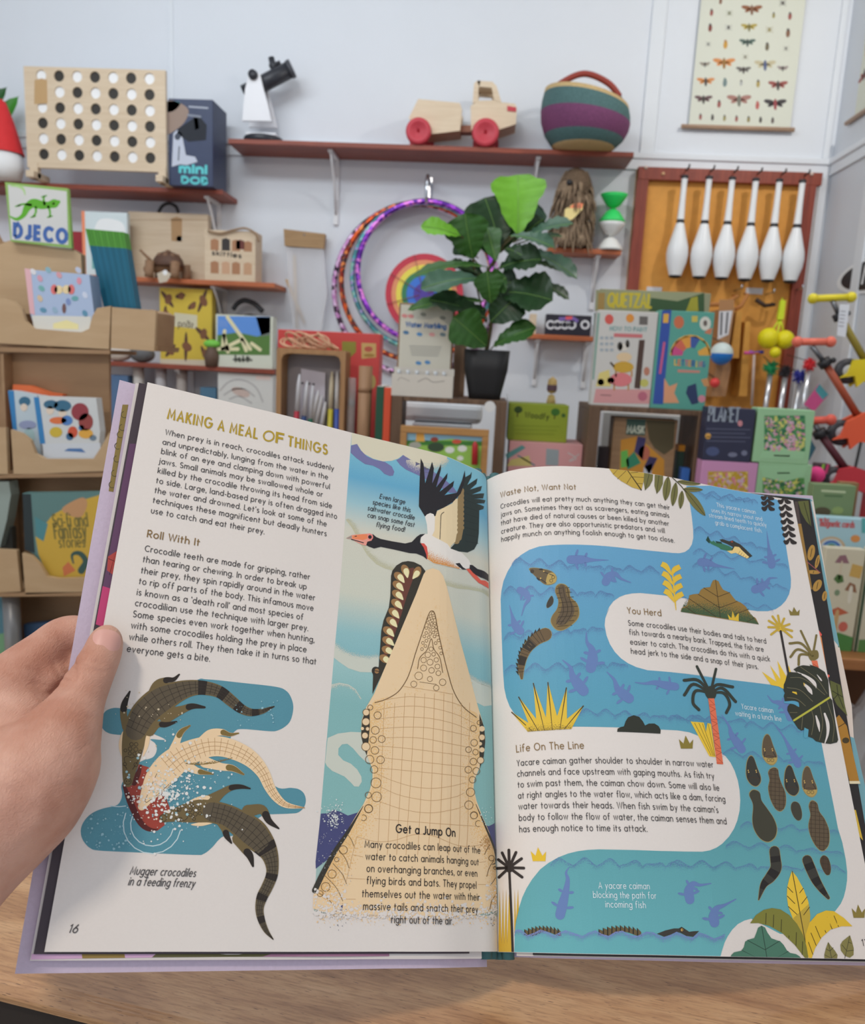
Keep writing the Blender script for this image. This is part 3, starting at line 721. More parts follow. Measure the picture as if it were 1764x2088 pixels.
for pts,wd in (([(1010,130),(1100,60),(1170,22),(1240,15),(1305,28)],[110,55,42,32,10]),([(1290,190),(1390,180),(1440,260),(1510,315)],[90,66,46,12]),([(1090,250),(1122,320),(1138,370),(1170,420)],[80,52,42,12]),([(1230,390),(1262,460),(1302,510),(1325,585)],[110,60,52,16])):
    A.line(pts,wd,OLV);q=catmull([(p[0],p[1],w_) for p,w_ in zip(pts,wd)],False,6);q=q[int(len(q)*.48):]
    A.up(.4).line([(p.x,p.y) for p in q],[p.z*.96 for p in q],GRY,False);A.z -= .4
A.up(.6).line(S3,W3,OLV);A.up(.4).line(S3[4:],[q*.86 for q in W3[4:]],PLT)
for t in (.02,.3,.52,.74):band(A.up(.1),S3[8:],W3[8:],t,6,GRY)
A.up(.4);gridlines(A,S3[4:],[q*.86 for q in W3[4:]],(52,45,38),3,3,3.5)
for x,y,r in ((678,242,25),(794,180,14),(802,248,13),(873,183,12),(905,175,15),(888,148,11),(940,172,11),(875,217,12),(910,212,15),(944,206,12),(901,247,11)):A.ring(x,y,r,3.5,GRY)
A.ell(670,236,4,5,GRY).ell(672,250,4,5,GRY).line([(805,170),(840,160),(852,185),(842,210),(855,235),(830,258),(800,250)],3.5,GRY).line([(760,202),(800,180)],4,GRY).line([(765,240),(805,250)],4,GRY)
A.build('crocodile_print',pageL,label='dark mugger crocodile lunging in from below')
A=lart();A.K(140,1350,3.528);A.z=9
rd=random.Random(3);P_=[];Q_=[]
for _ in range(420):
    a=rd.random()*6.283;r=abs(rd.gauss(0,1));x,y=690+240*r*math.cos(a),950+190*r*math.sin(a)
    if 90<x<1640 and 420<y<1380 and not (x<400 and y<1060) and not (x>1250 and y>1090):(P_ if rd.random()<.72 else Q_).append((x,y))
A.dots(P_[:300],(214,212,206),3,14,1).dots(Q_,(150,182,186),3,12,2)
A.dots([(760+rd.gauss(0,130),860+rd.gauss(0,150)) for _ in range(170)],(214,212,206),2,12,31)
A.dots([(x,y) for x,y in [(600+rd.gauss(0,90),960+rd.gauss(0,110)) for _ in range(60)] if 420<x<720],(224,200,178),4,17,3)
A.dots([(560+rd.gauss(0,150),330+rd.gauss(0,80)) for _ in range(26)],(196,180,150),3,8,4)
A.dots([(120+rd.random()*330,1080+rd.random()*270) for _ in range(70)],(140,178,186),2,11,5)
A.dots([(1180+rd.random()*330,280+rd.random()*180) for _ in range(30)],(140,178,186),2,9,6)
A.build('splash_print',pageL)
# ---- panel with the leaping crocodile
SKY=grad_mat('sky_print',[(0,(178,186,176)),(.070,(128,172,168)),(.125,(128,172,170)),(.148,(150,186,184)),(.150,(128,174,178)),(.166,(140,180,182)),(.190,(196,196,180)),(.232,(200,196,180)),(.250,(150,184,190)),(.268,(98,160,188)),(.29,(122,178,194)),(.3,(124,178,192))],0.02)
_pe=[PL.inv(*p) for p in ((717,883),(692.6,1210),(669.5,1470),(646,1750),(640,1862))]
A=lart();A.z=0;GX=PL.W-.0012
A.raw([_pe[0],(GX,BH-.0003),(GX,PL.inv(1013,1868)[1]),(_pe[4][0],_pe[4][1])]+[_pe[3],_pe[2],_pe[1]],None,SKY)
CRC=(206,198,174)
A.up().K(640,860,4.41).poly([(340,98),(700,185),(1000,255),(1200,318),(1195,335),(1130,365),(1050,378),(950,370),(870,340),(800,300),(760,330),(700,352),(620,357),(530,332),(440,282),(388,200),(335,212)],CRC)
PUR=(112,112,152)
A.up().poly([(333,216),(388,200),(420,255),(475,310),(545,342),(640,362),(700,402),(723,450),(712,485),(680,488),(635,470),(590,425),(530,395),(460,382),(385,330),(331,280)],PUR)
A.poly([(740,345),(770,330),(803,300),(870,342),(960,380),(1060,440),(1150,500),(1255,590),(1290,640),(1220,640),(1100,570),(940,482),(830,432),(775,390)],PUR)
A.strip([(805,302),(880,345),(960,372),(1060,380),(1150,358),(1195,330)],[(850,430),(930,480),(1000,500),(1080,480),(1180,430),(1240,360)],stipple('cloud_stipple',CRC))
CS=stipple('swirl_stipple',(186,182,152))
A.strip([(285,880),(340,950),(420,1100),(480,1200),(560,1280),(640,1320),(720,1340)],[(340,860),(400,920),(470,1080),(540,1170),(620,1230),(680,1260),(740,1280)],CS)
A.strip([(1180,1470),(1290,1500),(1400,1510),(1500,1530),(1580,1580)],[(1170,1390),(1280,1430),(1390,1450),(1480,1470),(1575,1500)],CS)
A.K(620,1120,4.2)
CL2=(194,196,182)
A.poly([(262,838),(330,892),(430,932),(560,945),(640,935),(640,1000),(590,1055),(480,1052),(380,1020),(300,965),(256,930)],CL2)
A.poly([(1415,1090),(1500,1150),(1605,1190),(1608,1335),(1540,1345),(1470,1310),(1420,1250)],CL2)
A.strip([(262,838),(330,892),(430,932),(560,945),(640,935)],[(268,770),(340,830),(430,870),(560,890),(640,880)],stipple('pale_stipple',CL2))
A.strip([(1415,1095),(1500,1155),(1605,1195)],[(1410,1040),(1500,1095),(1603,1140)],stipple('pale_stipple2',CL2))
A.strip([(235,1158),(300,1143),(380,1158),(440,1198),(492,1282)],[(232,1230),(300,1190),(370,1195),(420,1225),(475,1290)],stipple('pale_stipple3',CL2))
A.K(620,1400,4.2)
A.poly([(202,440),(290,402),(400,388),(490,392),(560,500),(600,660),(530,645),(470,590),(420,530),(370,490),(325,495),(294,530),(292,585),(335,632),(400,660),(455,710),(490,770),(494,815),(468,857),(430,855),(400,822),(345,770),(240,722),(195,680),(180,650)],CL2,False)
NAV=(70,72,112)
A.poly([(143,1088),(200,1085),(255,1056),(310,1072),(375,1105),(460,1078),(520,1000),(370,1240),(215,1470),(100,1560),(98,1500)],NAV)
A.poly([(1480,1120),(1530,1185),(1580,1195),(1640,1165),(1650,1470),(1600,1320)],NAV)
A.build('sky_print',pageL)
# ---- swan
A=lart();A.K(640,860,4.41);A.z=4;BLK=(42,40,43);DG=(44,54,52)
A.poly([(1360,500),(1405,475),(1418,450),(1414,500),(1378,570),(1470,510),(1460,560),(1400,612),(1510,578),(1498,622),(1420,655),(1530,645),(1520,690),(1440,695),(1541,708),(1530,735),(1460,738),(1528,762),(1522,786),(1486,797),(1482,1000),(1472,1090),(1440,1148),(1380,1176),(1300,1166),(1225,1141),(1290,1070),(1335,900),(1340,600)],DG)
for i in range(8):A.up(.2).line([(1360,640+i*62),(1470+(i % 2)*8,690+i*58)],4,(34,42,42),False,False);A.z -= .2
A.up(.4).poly([(1335,595),(1350,612),(1345,660),(1340,980),(1325,1060),(1270,1102),(1250,1080),(1285,700)],(146,122,84))
for i,y in enumerate(range(625,1080,41)):A.ell(1326-(i>8)*(i-8)*14,y,24,24,(146,122,84))
A.up(.4).poly([(1090,812),(1170,772),(1240,735),(1292,688),(1285,1000),(1270,1080),(1232,1115),(1222,1142),(1130,1105),(1060,1045),(1080,900)],(224,202,162))
for i,y in enumerate(range(712,1110,40)):A.ell(1268-(i>7)*(i-7)*14,y,24,23,(224,202,162))
A.up(.4).line([(1168,814),(1145,835),(1140,880),(1132,1056)],6,(70,58,48))
A.poly([(960,330),(985,380),(1000,555),(1062,360),(1078,420),(1062,560),(1141,382),(1141,430),(1098,592),(1201,462),(1195,510),(1128,632),(1259,532),(1250,580),(1172,662),(1284,640),(1330,530),(1356,438),(1360,500),(1345,575),(1320,645),(1250,722),(1170,772),(1108,797),(1092,850),(1000,856),(943,762),(950,540)],BLK)
WHT=(224,216,206)
A.up(.4).poly([(998,855),(1015,835),(1045,822),(1075,832),(1088,862),(1084,980),(1062,1025),(1022,1012),(1016,930)],WHT)
A.poly([(952,1060),(960,1030),(990,1010),(1040,1010),(1090,1042),(1200,1100),(1230,1142),(1330,1180),(1390,1242),(1411,1285),(1396,1316),(1352,1326),(1300,1325),(1200,1302),(1080,1276),(1018,1240),(990,1150)],WHT)
A.up(.3).strip([(1020,1235),(1080,1274),(1200,1300),(1310,1326)],[(1025,1110),(1110,1160),(1215,1215),(1300,1290)],stipple('belly_stipple',(206,138,66)))
A.poly([(957,1093),(990,1095),(1016,1125),(1024,1180),(1019,1240),(998,1190),(975,1130)],(206,82,72))
A.up(.3).poly([(525,1008),(560,1038),(600,1055),(700,1076),(820,1096),(880,1082),(925,1035),(955,1014),(1000,1009),(962,1040),(953,1085),(985,1130),(1008,1190),(1016,1240),(985,1212),(920,1186),(860,1182),(720,1150),(600,1126),(540,1141),(490,1122),(466,1108),(472,1075),(515,1070),(532,1040)],BLK)
A.poly([(1400,1287),(1425,1290),(1470,1325),(1530,1345),(1566,1376),(1568,1436),(1500,1402),(1440,1372),(1398,1322)],BLK).poly([(1270,1276),(1308,1270),(1340,1310),(1372,1330),(1335,1330),(1300,1305)],BLK)
A.poly([(1368,1326),(1400,1322),(1450,1372),(1500,1426),(1540,1430),(1566,1450),(1573,1502),(1530,1476),(1480,1450),(1425,1395)],(216,94,76))
A.up(.3).poly([(286,1050),(340,1020),(430,1011),(505,1005),(530,1030),(518,1070),(480,1080),(468,1116),(430,1106),(370,1076),(335,1056)],(222,150,134))
A.up(.3).poly([(345,1026),(430,1014),(480,1014),(482,1050),(440,1066),(345,1052)],(226,130,88)).poly([(286,1050),(340,1024),(338,1052)],(150,140,132)).line([(336,1058),(445,1090)],8,BLK).ell(505,1038,27,29,(222,128,122))
A.up(.3).ell(503,1038,16,17,BLK).line([(368,1032),(382,1030)],7,BLK,False)
A.build('swan_print',pageL)
# ---- leaping crocodile
SKN=(224,195,155)
A=lart();A.K(620,1120,4.2);A.z=5.2;DKC=(58,54,46)
A.poly([(1038,187),(1002,140),(940,110),(890,102),(840,110),(790,140),(755,185),(744,230),(738,400),(725,500),(680,610),(660,700),(650,850),(638,1010),(600,1010),(583,1045),(590,1085),(585,1240),(700,1000),(960,420)],DKC)
A.up(.4).poly([(850,205),(900,165),(938,158),(952,190),(930,262),(880,400),(832,560),(760,780),(690,960),(680,900),(790,400),(815,250)],(104,62,52))
TE=[(872,190,62),(963,208,112),(822,242,38),(812,315,34),(808,392,32),(800,470,33),(776,548,36),(757,625,34),(730,706,33),(726,788,26),(722,868,24),(700,945,30)]
for x,y,r in TE:
    ca,sa=math.cos(R_(r)),math.sin(R_(r));A.up(.3).ell(x-12*ca,y-12*sa,50,33,(150,112,72),r);A.up(.3).poly([(x+p*ca-q*sa,y+p*sa+q*ca) for p,q in ((-26,-4),(-18,-22),(4,-25),(28,-14),(58,14),(30,22),(0,22),(-20,14))],(236,214,166),True,3);A.z -= .6
A.up(.3).ell(612,1042,34,36,(52,48,42)).up(.3).ell(622,1044,20,22,(150,112,72)).up(.3).line([(600,1040),(645,1048)],6,BLK)
A.build('crocodile_jaw_print',pageL)
A=lart();A.z=7
A.K(620,1120,4.2);B1=[(600,1235),(680,1040),(760,855),(880,570),(960,380),(1022,215),(1045,182),(1100,163),(1155,182),(1190,230),(1220,320),(1280,560),(1340,800),(1400,1020),(1470,1290),(1502,1400)]
B1=[(620+x/4.2,1120+y/4.2) for x,y in B1]
B2=[(1540,355),(1549,470),(1530,620),(1492,715),(1455,800),(1449,870),(1475,980),(1530,1130),(1600,1300),(1632,1400)]
B2=[(620+x/4.2,1400+y/4.2) for x,y in B2]
B3=[(1572,490),(1583,700),(1584,860),(1400,905),(1200,912),(900,915),(600,905),(330,900),(150,880),(72,850),(75,750),(92,690)]
B3=[(620+x/4.009,1640+y/4.009) for x,y in B3]
B4=[(290,1360),(370,1230),(440,1112),(505,1010),(560,890),(584,800),(585,710),(558,640),(520,545),(487,420),(492,290),(530,180),(570,112)]
B4=[(620+x/4.2,1400+y/4.2) for x,y in B4]
A.K(0,0,1).poly(B1+B2+B3+B4,SKN)
A.up(.5);SD=stipple('tan_stipple',(222,182,124),1100,.0,.3)
A.K(620,1400,4.2)
A.strip([(600,120),(540,220),(505,420),(560,600),(600,720),(590,850),(520,1010),(380,1240),(240,1440)],[(820,60),(860,220),(850,420),(800,600),(770,720),(760,850),(740,1010),(640,1240),(560,1440)],SD)
A.strip([(1480,230),(1530,420),(1510,600),(1450,740),(1440,860),(1470,1000),(1540,1180),(1620,1400)],[(1200,100),(1310,420),(1320,600),(1300,740),(1310,860),(1290,1000),(1330,1180),(1400,1400)],SD)
A.K(620,1120,4.2)
rd=random.Random(8);TN=(224,190,140)
A.dots([(1090+sg*(min(1.2,abs(rd.gauss(0,.5)))*.7+.18)*(130+(y-400)*.30),y) for y in [420+830*rd.random()** .7 for _ in range(700)] for sg in (rd.choice((-1,1)),)],TN,2,6,77)
A.K(620,1640,4.009);SD2=stipple('tan_stipple2',(218,176,118),1100,.03,.34)
A.strip([(352,250),(250,400),(150,570),(90,720)],[(470,420),(400,600),(340,760),(300,880)],SD2).strip([(1490,240),(1550,400),(1578,560),(1582,850)],[(1400,330),(1440,500),(1480,660),(1500,850)],SD2)
A.up(.6);LN=(112,86,56);LN2=(186,146,100)
A.line([(482,15),(360,222),(250,388),(150,570),(86,705)],[4,26,36,44,46],DKC).line([(1402,0),(1482,188),(1552,365),(1572,492)],[4,14,16,10],DKC)
A.K(620,1400,4.2)
A.poly([(560,190),(530,195),(495,290),(487,420),(512,530),(536,592),(548,500),(562,340)],DKC).poly([(1498,232),(1540,352),(1548,470),(1535,600),(1503,700),(1498,560),(1502,400)],DKC)
A.up(.4)
for x,y,r in ((530,222,28),(528,302,32),(498,360,14),(542,363,17),(520,420,27),(528,515,36),(1520,362,24),(1520,435,26),(1505,490,16),(1520,542,22),(1508,632,28)):A.ell(x,y,r,r,SKN)
A.up(.4)
for x,y,r in ((565,180,22),(530,222,28),(528,302,32),(542,363,17),(520,420,27),(528,515,36),(628,247,31),(608,375,34),(590,457,28),(663,450,30),(605,547,33),(560,625,36),(653,628,33),(598,710,32),(614,825,43),(620,945,42),(548,930,26),(552,1045,35),
                (1496,310,18),(1447,358,26),(1520,435,26),(1453,482,29),(1405,540,25),(1465,562,24),(1447,643,29),(1508,632,28),(1403,712,29),(1472,724,30),(1440,798,28),(1422,905,36),(1408,1015,36),(1452,1102,31)):A.ring(x,y,r,5,LN)
A.ring(508,1124,25,5,LN,-120,140).ring(1490,1174,26,5,LN,60,300)
G1=[[(700,112),(860,90),(960,90),(1120,108),(1270,140),(1380,180)],[(610,205),(760,178),(940,168),(1120,190),(1300,240),(1460,318)],[(595,285),(760,264),(940,262),(1120,280),(1300,325),(1470,400)],[(645,362),(860,348),(1040,352),(1240,385),(1420,425)],[(695,440),(880,436),(1040,448),(1240,488),(1400,520)],[(632,508),(900,532),(1200,570),(1430,600)],[(690,612),(900,635),(1200,668),(1390,688)],[(632,698),(900,722),(1200,752),(1385,775)],[(625,748),(740,800),(920,855),(1090,872),(1250,855),(1385,822)],[(650,858),(800,925),(980,965),(1120,975),(1290,945),(1370,910)],[(640,985),(860,1055),(1080,1082),(1290,1050),(1360,1025)],[(600,1130),(900,1155),(1200,1178),(1505,1198)],[(450,1285),(600,1325),(760,1320),(940,1268),(1100,1278),(1280,1350),(1400,1370),(1530,1350)]]
for g in G1:A.line(g,3.2,LN2)
for x0,x1 in ((685,640),(775,725),(862,805),(948,885),(1032,985),(1115,1075),(1195,1165),(1270,1250),(1345,1330),(1415,1400)):
    A.line([(x0,60 if 800<x0<1300 else 140),((x0+x1)/2,700),(x1,1180),(x1-14,1440)],3.2,LN2)
A.line([(850,0),(1060,30),(1272,66)],3.5,LN2)
A.K(620,1120,4.2).line([(605,1315),(700,1285),(800,1225),(870,1130),(912,1030),(950,900),(1010,720),(1063,565),(1090,530),(1118,556),(1145,700),(1190,900),(1230,1060),(1280,1220),(1360,1350),(1472,1440)],7,LN)
A.line([(970,1025),(990,930),(1050,865),(1088,768),(1110,855),(1160,930),(1185,1057)],6,LN).line([(988,1137),(1130,1158)],4,LN)
for x,y in ((1100,550),(1082,573),(1110,586),(1068,600),(1095,610),(1060,630),(1118,636),(1090,640),(1070,660),(1102,670),(1130,666),(1045,676),(1078,692),(1128,695),(1045,718),(1105,714),(1078,726),(1140,732),(1028,748),(1115,748),(1066,755),(1046,785),(1150,782),(1016,803),(1125,805),(1037,830),(1163,844),(1008,856),(1172,892)):A.ring(x,y,12,4,LN)
for x,y,r in ((1086,856,18),(1058,905,24),(1107,900,16),(1022,950,23),(1130,948,19),(1077,968,26),(1022,1018,26),(1140,1005,21),(1090,1038,24),(1148,1062,21),(980,1085,33),(1076,1112,22),(1184,1140,28),(938,1156,26),(1130,1188,24)):A.ring(x,y,r,4,LN)
A.K(620,1640,4.009)
for x,y,r in ((525,38,33),(318,373,34),(265,452,18),(227,570,34),(175,675,36),(130,730,24),(1385,92,28),(1528,440,22),(1556,520,12)):A.ring(x,y,r,5,LN)
for g in ([(352,245),(385,290),(405,340)],[(285,375),(340,450),(365,520)],[(235,485),(310,570),(345,650)],[(165,580),(260,680),(315,790)],[(110,720),(190,770),(250,840)],[(1515,330),(1490,370),(1472,410)],[(1545,460),(1510,520),(1490,590)],[(1560,600),(1520,660)],[(1570,730),(1530,790),(1515,860)]):A.line(g,5,LN)
for g in ([(430,262),(340,640)],[(395,412),(480,430)],[(355,605),(500,612)],[(330,775),(420,776)],[(1420,655),(1480,655)],[(1430,475),(1480,470)]):A.line(g,3.2,LN2,False)
A.build('leaping_crocodile_print',pageL,label='large pale crocodile throat seen from below')
A=lart();A.z=10;A.K(620,1640,4.009);rd=random.Random(11)
pg=(213,204,196)
A.dots([(70+rd.random()*1500,930-abs(rd.gauss(0,60))) for _ in range(760)],pg,4,15,1)
A.dots([(75+rd.random()*260,680+rd.random()*230) for _ in range(150)],pg,3,13,2)
A.dots([(1480+rd.random()*100,640+rd.random()*250) for _ in range(60)],pg,3,11,9)
A.dots([(80+rd.random()*1490,905+abs(rd.gauss(0,40))) for _ in range(330)],(222,184,130),2,7,3)
A.dots([(240+rd.gauss(0,45),95+rd.gauss(0,65)) for _ in range(170)],(206,208,204),2,8,4)
A.dots([(110+rd.random()*280,250+rd.random()*420) for _ in range(110)],(180,178,180),1.5,5,5)
A.dots([(1440+rd.random()*110,20+rd.random()*150) for _ in range(24)],(196,206,202),2,6,8)
A.dots([(270+rd.gauss(0,40),900+rd.gauss(0,60)) for _ in range(60)]+[(1545+rd.gauss(0,20),940+rd.gauss(0,50)) for _ in range(30)],(84,82,100),1.5,5,6)
A.poly([(300,830),(315,820),(312,850),(298,880),(290,870)],NAV)
A.build('spray_print',pageL)
A=lart();A.z=12;A.K(620,1640,4.009);TX=(52,46,42)
for t,a,b in (('Many crocodiles can leap out of the',(495,352),(1435,402)),('water to catch animals hanging out',(502,452),(1422,498)),('on overhanging branches, or even',(510,551),(1410,591)),('flying birds and bats. They propel',(510,650),(1403,688)),('themselves out the water with their',(472,757),(1430,786)),('massive tails and snatch their prey',(482,861),(1415,886)),('right out of the air.',(712,968),(1213,982))):A.text(t,a,b,SZ,TX)
A.build('body_text',pageL)
A=lart();A.z=12;A.K(620,1640,4.009).text('Get a Jump On',(750,230),(1230,264),SZ*1.2,(44,38,36),.17)
A.build('subheading_text',pageL)
A=lart();A.z=8;A.K(640,860,4.41)
for t,a,b in (('Even large',(590,690),(815,742)),('species like this',(527,742),(863,815)),('saltwater crocodile',(482,795),(900,883)),('can snap some fast',(480,858),(898,947)),('flying food!',(558,945),(812,990))):A.text(t,a,b,SZ*.95,(58,54,56),.14,.2)
A.build('caption_text',pageL)
# ================= RIGHT PAGE PRINT
def rart(): return onpage(PR,CUTR)
def crop(x0,y0,s,pts): return [(x0+x/s,y0+y/s) for x,y in pts]
RIV=grad_mat('river_print',[(0,(98,164,168)),(.07,(90,150,156)),(.14,(88,150,172)),(.22,(96,150,182)),(.3,(102,158,192))],0.03)
hA,iA,jA,kA,lA,mA=(980,930,3.528),(1000,1230,3.528),(980,1680,3.528),(1364,1000,4.41),(1364,1240,4.41),(1364,1460,4.41)
nA=(1364,1700,4.41)
top=[PR.pt(x,BH-.0002,0) for x in (.178,.19,.2,.21,.2235)]
out=crop(*hA,[(1480,215),(1490,260),(1505,340),(1520,440),(1529,530),(1530,590),(1520,635),(1500,668),(1470,690),(1430,699),(1380,697),(1250,684),(1100,669),(900,648),(800,641),(700,637),(600,637),(500,641),(420,651),(350,675),(290,712),(240,757),(195,830),(165,900),(150,970),(145,1030)])
out += crop(*iA,[(75,0),(82,250),(92,500),(100,610),(115,680),(140,745),(170,790),(205,830),(245,862),(300,884),(370,893),(600,888),(900,893),(1200,908),(1350,915),(1430,928),(1500,955)])
out += crop(*mA,[(250,165),(350,230),(430,300),(510,362),(555,420),(590,490),(620,580),(636,670),(642,760),(636,850),(615,940),(585,1015),(540,1085),(480,1148),(430,1183),(370,1208),(300,1220),(150,1219),(0,1215)])
out += crop(*jA,[(1300,195),(1100,188),(850,183),(770,187),(700,196),(630,213),(560,240),(490,280),(430,326),(370,400),(330,465),(300,530),(272,620),(255,700),(246,800),(243,926)])
out += crop(*nA,[(0,1102),(465,1110),(475,1060),(500,980),(530,920),(570,862),(620,812),(680,780),(740,764),(1000,900),(1260,900),(1500,690),(1545,630),(1572,570),(1590,500),(1602,420),(1603,340),(1590,230),(1560,80),(1520,-50)])
out += crop(*mA,[(1480,800),(1425,520),(1370,230)])+crop(*lA,[(1330,1080),(1200,900),(1040,730),(1010,708),(960,694),(750,668),(500,638),(300,612),(0,575)])
out += crop(*iA,[(1700,543),(1500,520),(1300,496),(1130,482),(1050,460),(990,432),(940,397),(895,350),(860,295),(835,230),(822,160),(826,110),(840,70),(860,30)])
out += crop(*hA,[(905,1130),(925,1085),(955,1045),(1000,1013),(1040,998),(1090,988),(1150,985),(1300,1000),(1480,1025),(1600,1050),(1700,1070)])
out += crop(*kA,[(715,1075),(800,1086),(890,1086),(960,1068),(1010,1035),(1050,992),(1080,935),(1096,870),(1098,800),(1090,730),(1075,640),(1050,480),(1020,300),(990,90)])
tp=[project(p) for p in top]
A=rart();A.K(0,0,1).poly(out+list(reversed(tp)),RIV);A.build('river_print',pageR)
# ---- ripples
WV=stipple('ripple_stipple',(88,116,160),2300,-.01,.25)
def ripple(A,y0,x0,x1,y1,nb,amp,dep):
    P,Q=[],[];n=nb*8
    for i in range(n+1):
        t=i/n;y=y0+(y1-y0)*t;h=amp*abs(math.sin(math.pi*nb*t))** .8*(.8+.4*math.sin(5.3*t*nb))
        P.append((x0+(x1-x0)*t,y-h));Q.append((x0+(x1-x0)*t,y-h*.5+dep*(.8+.2*math.sin(7*t*nb))))
    A.strip(P,Q,WV)
A=rart();A.z=1.2;A.K(*hA)
for a in ((770,225,1290,840,8,42,60),(985,165,960,1005,6,50,60),(260,1500,1960,330,4,30,60),(530,1535,2100,690,5,34,55)):ripple(A,*a[:2],a[2],a[3],*a[4:])
A.K(*iA)
for a in ((255,95,820,190,6,42,60),(490,100,990,450,6,44,60),(790,640,1660,850,8,36,55)):ripple(A,*a[:2],a[2],a[3],*a[4:])
A.K(*kA)
for a in ((680,210,1080,900,6,46,55),(560,215,1070,690,5,46,50),(1040,640,940,1075,2,36,40),(955,60,180,985,1,46,40),(70,330,800,110,4,34,40)):ripple(A,*a[:2],a[2],a[3],*a[4:])
A.K(*mA)
for a in ((30,0,700,60,4,44,60),(90,680,1330,150,4,50,60),(340,480,1400,440,5,46,60),(990,640,1530,1050,5,44,60),(1165,510,1570,1245,5,46,60),(1345,0,1590,1400,8,52,60)):ripple(A,*a[:2],a[2],a[3],*a[4:])
A.K(*jA)
for a in ((295,500,1500,310,6,50,50),):ripple(A,*a[:2],a[2],a[3],*a[4:])
A.build('ripple_print',pageR)
# ---- fish
FS=(98,122,168)
FISH=[(hA,[(648,745),(740,745),(800,748),(920,748)],62),(hA,[(900,905),(925,865),(970,850),(1015,885),(1080,910)],58),(hA,[(285,965),(325,990),(345,1030),(318,1075),(295,1148)],52),
        (iA,[(215,200),(180,160),(160,100),(138,15)],60),(iA,[(722,465),(735,400),(728,330),(695,280),(690,212)],76),(iA,[(670,630),(625,575),(590,520),(575,460),(520,410)],76),
        (iA,[(998,685),(950,650),(912,610),(890,550),(838,495)],70),(iA,[(1330,600),(1260,590),(1180,572),(1110,578),(1040,570)],56),(kA,[(290,645),(350,652),(430,677),(590,706)],74),
        (kA,[(925,670),(915,610),(900,530),(880,368)],70),(kA,[(775,890),(830,868),(880,830),(905,792),(972,788)],76),(mA,[(655,300),(610,235),(560,160),(540,90),(475,-10)],74),
        (mA,[(1160,435),(1130,375),(1085,290),(1035,195),(963,95)],64),(lA,[(1090,985),(1055,890),(985,850),(930,838),(885,785)],70),(jA,[(572,655),(590,580),(613,490),(627,400),(615,350),(640,308)],70),
        (jA,[(1505,545),(1498,480),(1530,432),(1580,440),(1658,428)],66),(nA,[(410,800),(402,740),(430,672),(500,642),(603,588)],86)]
for cr,sp,wd in FISH:
    A=rart();A.K(*cr);A.z=2.2;n=len(sp)
    A.line(sp,[wd*(1,1.02,.62,.3,.1)[i] if n == 5 else wd*((1,.95,.4,.05) if n == 4 else (1,1,.7,.4,.22,.06))[i] for i in range(n)],FS)
    q=catmull(sp,False,10)
    for f,k in ((.16,.95),(.40,.62)):
        i=int(f*len(q));t=(q[i+1]-q[i]).normalized();nn=Vector((-t.y,t.x,0))
        for sg in (1,-1):
            d_=(nn*sg+t*.35).normalized();c=q[i]+nn*sg*wd*.52*(1 if f<.3 else .75)+d_*wd*k*.3
            A.ell(c.x,c.y,wd*k*.46,wd*.15,FS,math.degrees(math.atan2(d_.y,d_.x)),12)
    A.build('fish_print',pageR)
# ---- caimans in the water
CB,CD,CT=(92,78,60),(58,56,50),(172,146,84)
HALO=(150,140,96)
def blob(A,pts,c,grid=None,halo=True):
    if halo:
        cx=sum(p[0] for p in pts)/len(pts);cy=sum(p[1] for p in pts)/len(pts)
        A.poly([(cx+(x-cx)*1.045,cy+(y-cy)*1.03) for x,y in pts],HALO,True)
    A.up(.4).poly(pts,c,True)
    if grid:
        x0,x1=min(p[0] for p in pts),max(p[0] for p in pts);y0,y1=min(p[1] for p in pts),max(p[1] for p in pts);sm=catmull(pts,True,5);A.up(.3)
        def span(k,val):
            v=[]
            for i in range(len(sm)):
                a,b=sm[i],sm[(i+1)% len(sm)]
                if (a[k]-val)*(b[k]-val)<0:t=(val-a[k])/(b[k]-a[k]);v.append(a[1-k]+(b[1-k]-a[1-k])*t)
            return sorted(v)
        yy=y0+grid*.6
        while yy<y1:
            v=span(1,yy)
            if len(v)>= 2:A.line([(v[0],yy-6),(v[-1],yy+6)],4,(58,48,38),False,False)
            yy += grid
        xx=x0+grid*.6
        while xx<x1:
            v=span(0,xx)
            for a,b in zip(v[::2],v[1::2]):A.line([(xx,a),(xx,b)],4,(58,48,38),False,False)
            xx += grid
        A.z -= .3
    A.z -= .4
def chead(A,x,y,dark,s=1.0):
    """Head seen from above, snout up, centred on (x, y)."""
    P=[(x+dx*s,y+dy*s) for dx,dy in ((-32,-130),(0,-118),(32,-30),(62,50),(60,102),(26,137),(-20,122),(-56,72),(-66,8),(-58,-80))]
    A.poly([(x+(px-x)*1.08,y+(py-y)*1.05) for px,py in P],HALO,True);A.up(.4).poly(P,CD if dark else CB,True)
    if not dark:A.up(.2).poly([(x+dx*s,y+dy*s) for dx,dy in ((-62,55),(-30,75),(20,80),(60,70),(60,102),(26,136),(-20,121),(-48,85))],CT,True)
    A.up(.3)
    for dx,dy in ((-48,-4),(22,-4),(-44,12),(26,12)):A.ell(x+dx*s,y+dy*s,5,6,(214,176,96))
    A.line([(x-40*s,y+20*s),(x-52*s,y+70*s)],5,BLK).line([(x+28*s,y+20*s),(x+56*s,y+70*s)],5,BLK).line([(x-52*s,y+70*s),(x-20*s,y+60*s),(x+15*s,y+62*s),(x+56*s,y+72*s)],5,(70,52,40))
    if not dark:A.ring(x-10*s,y+98*s,14,4,(92,78,50)).ring(x+24*s,y+98*s,14,4,(92,78,50))
    A.z -= .9 if not dark else .7
def new():
    A=rart();A.K(*mA);A.z=3; return A
for x,y,dk in ((905,300,False),(760,493,True),(1103,578,True),(1264,588,False)):
    A=new();chead(A,x,y,dk);A.build('caiman_head_print',pageR)
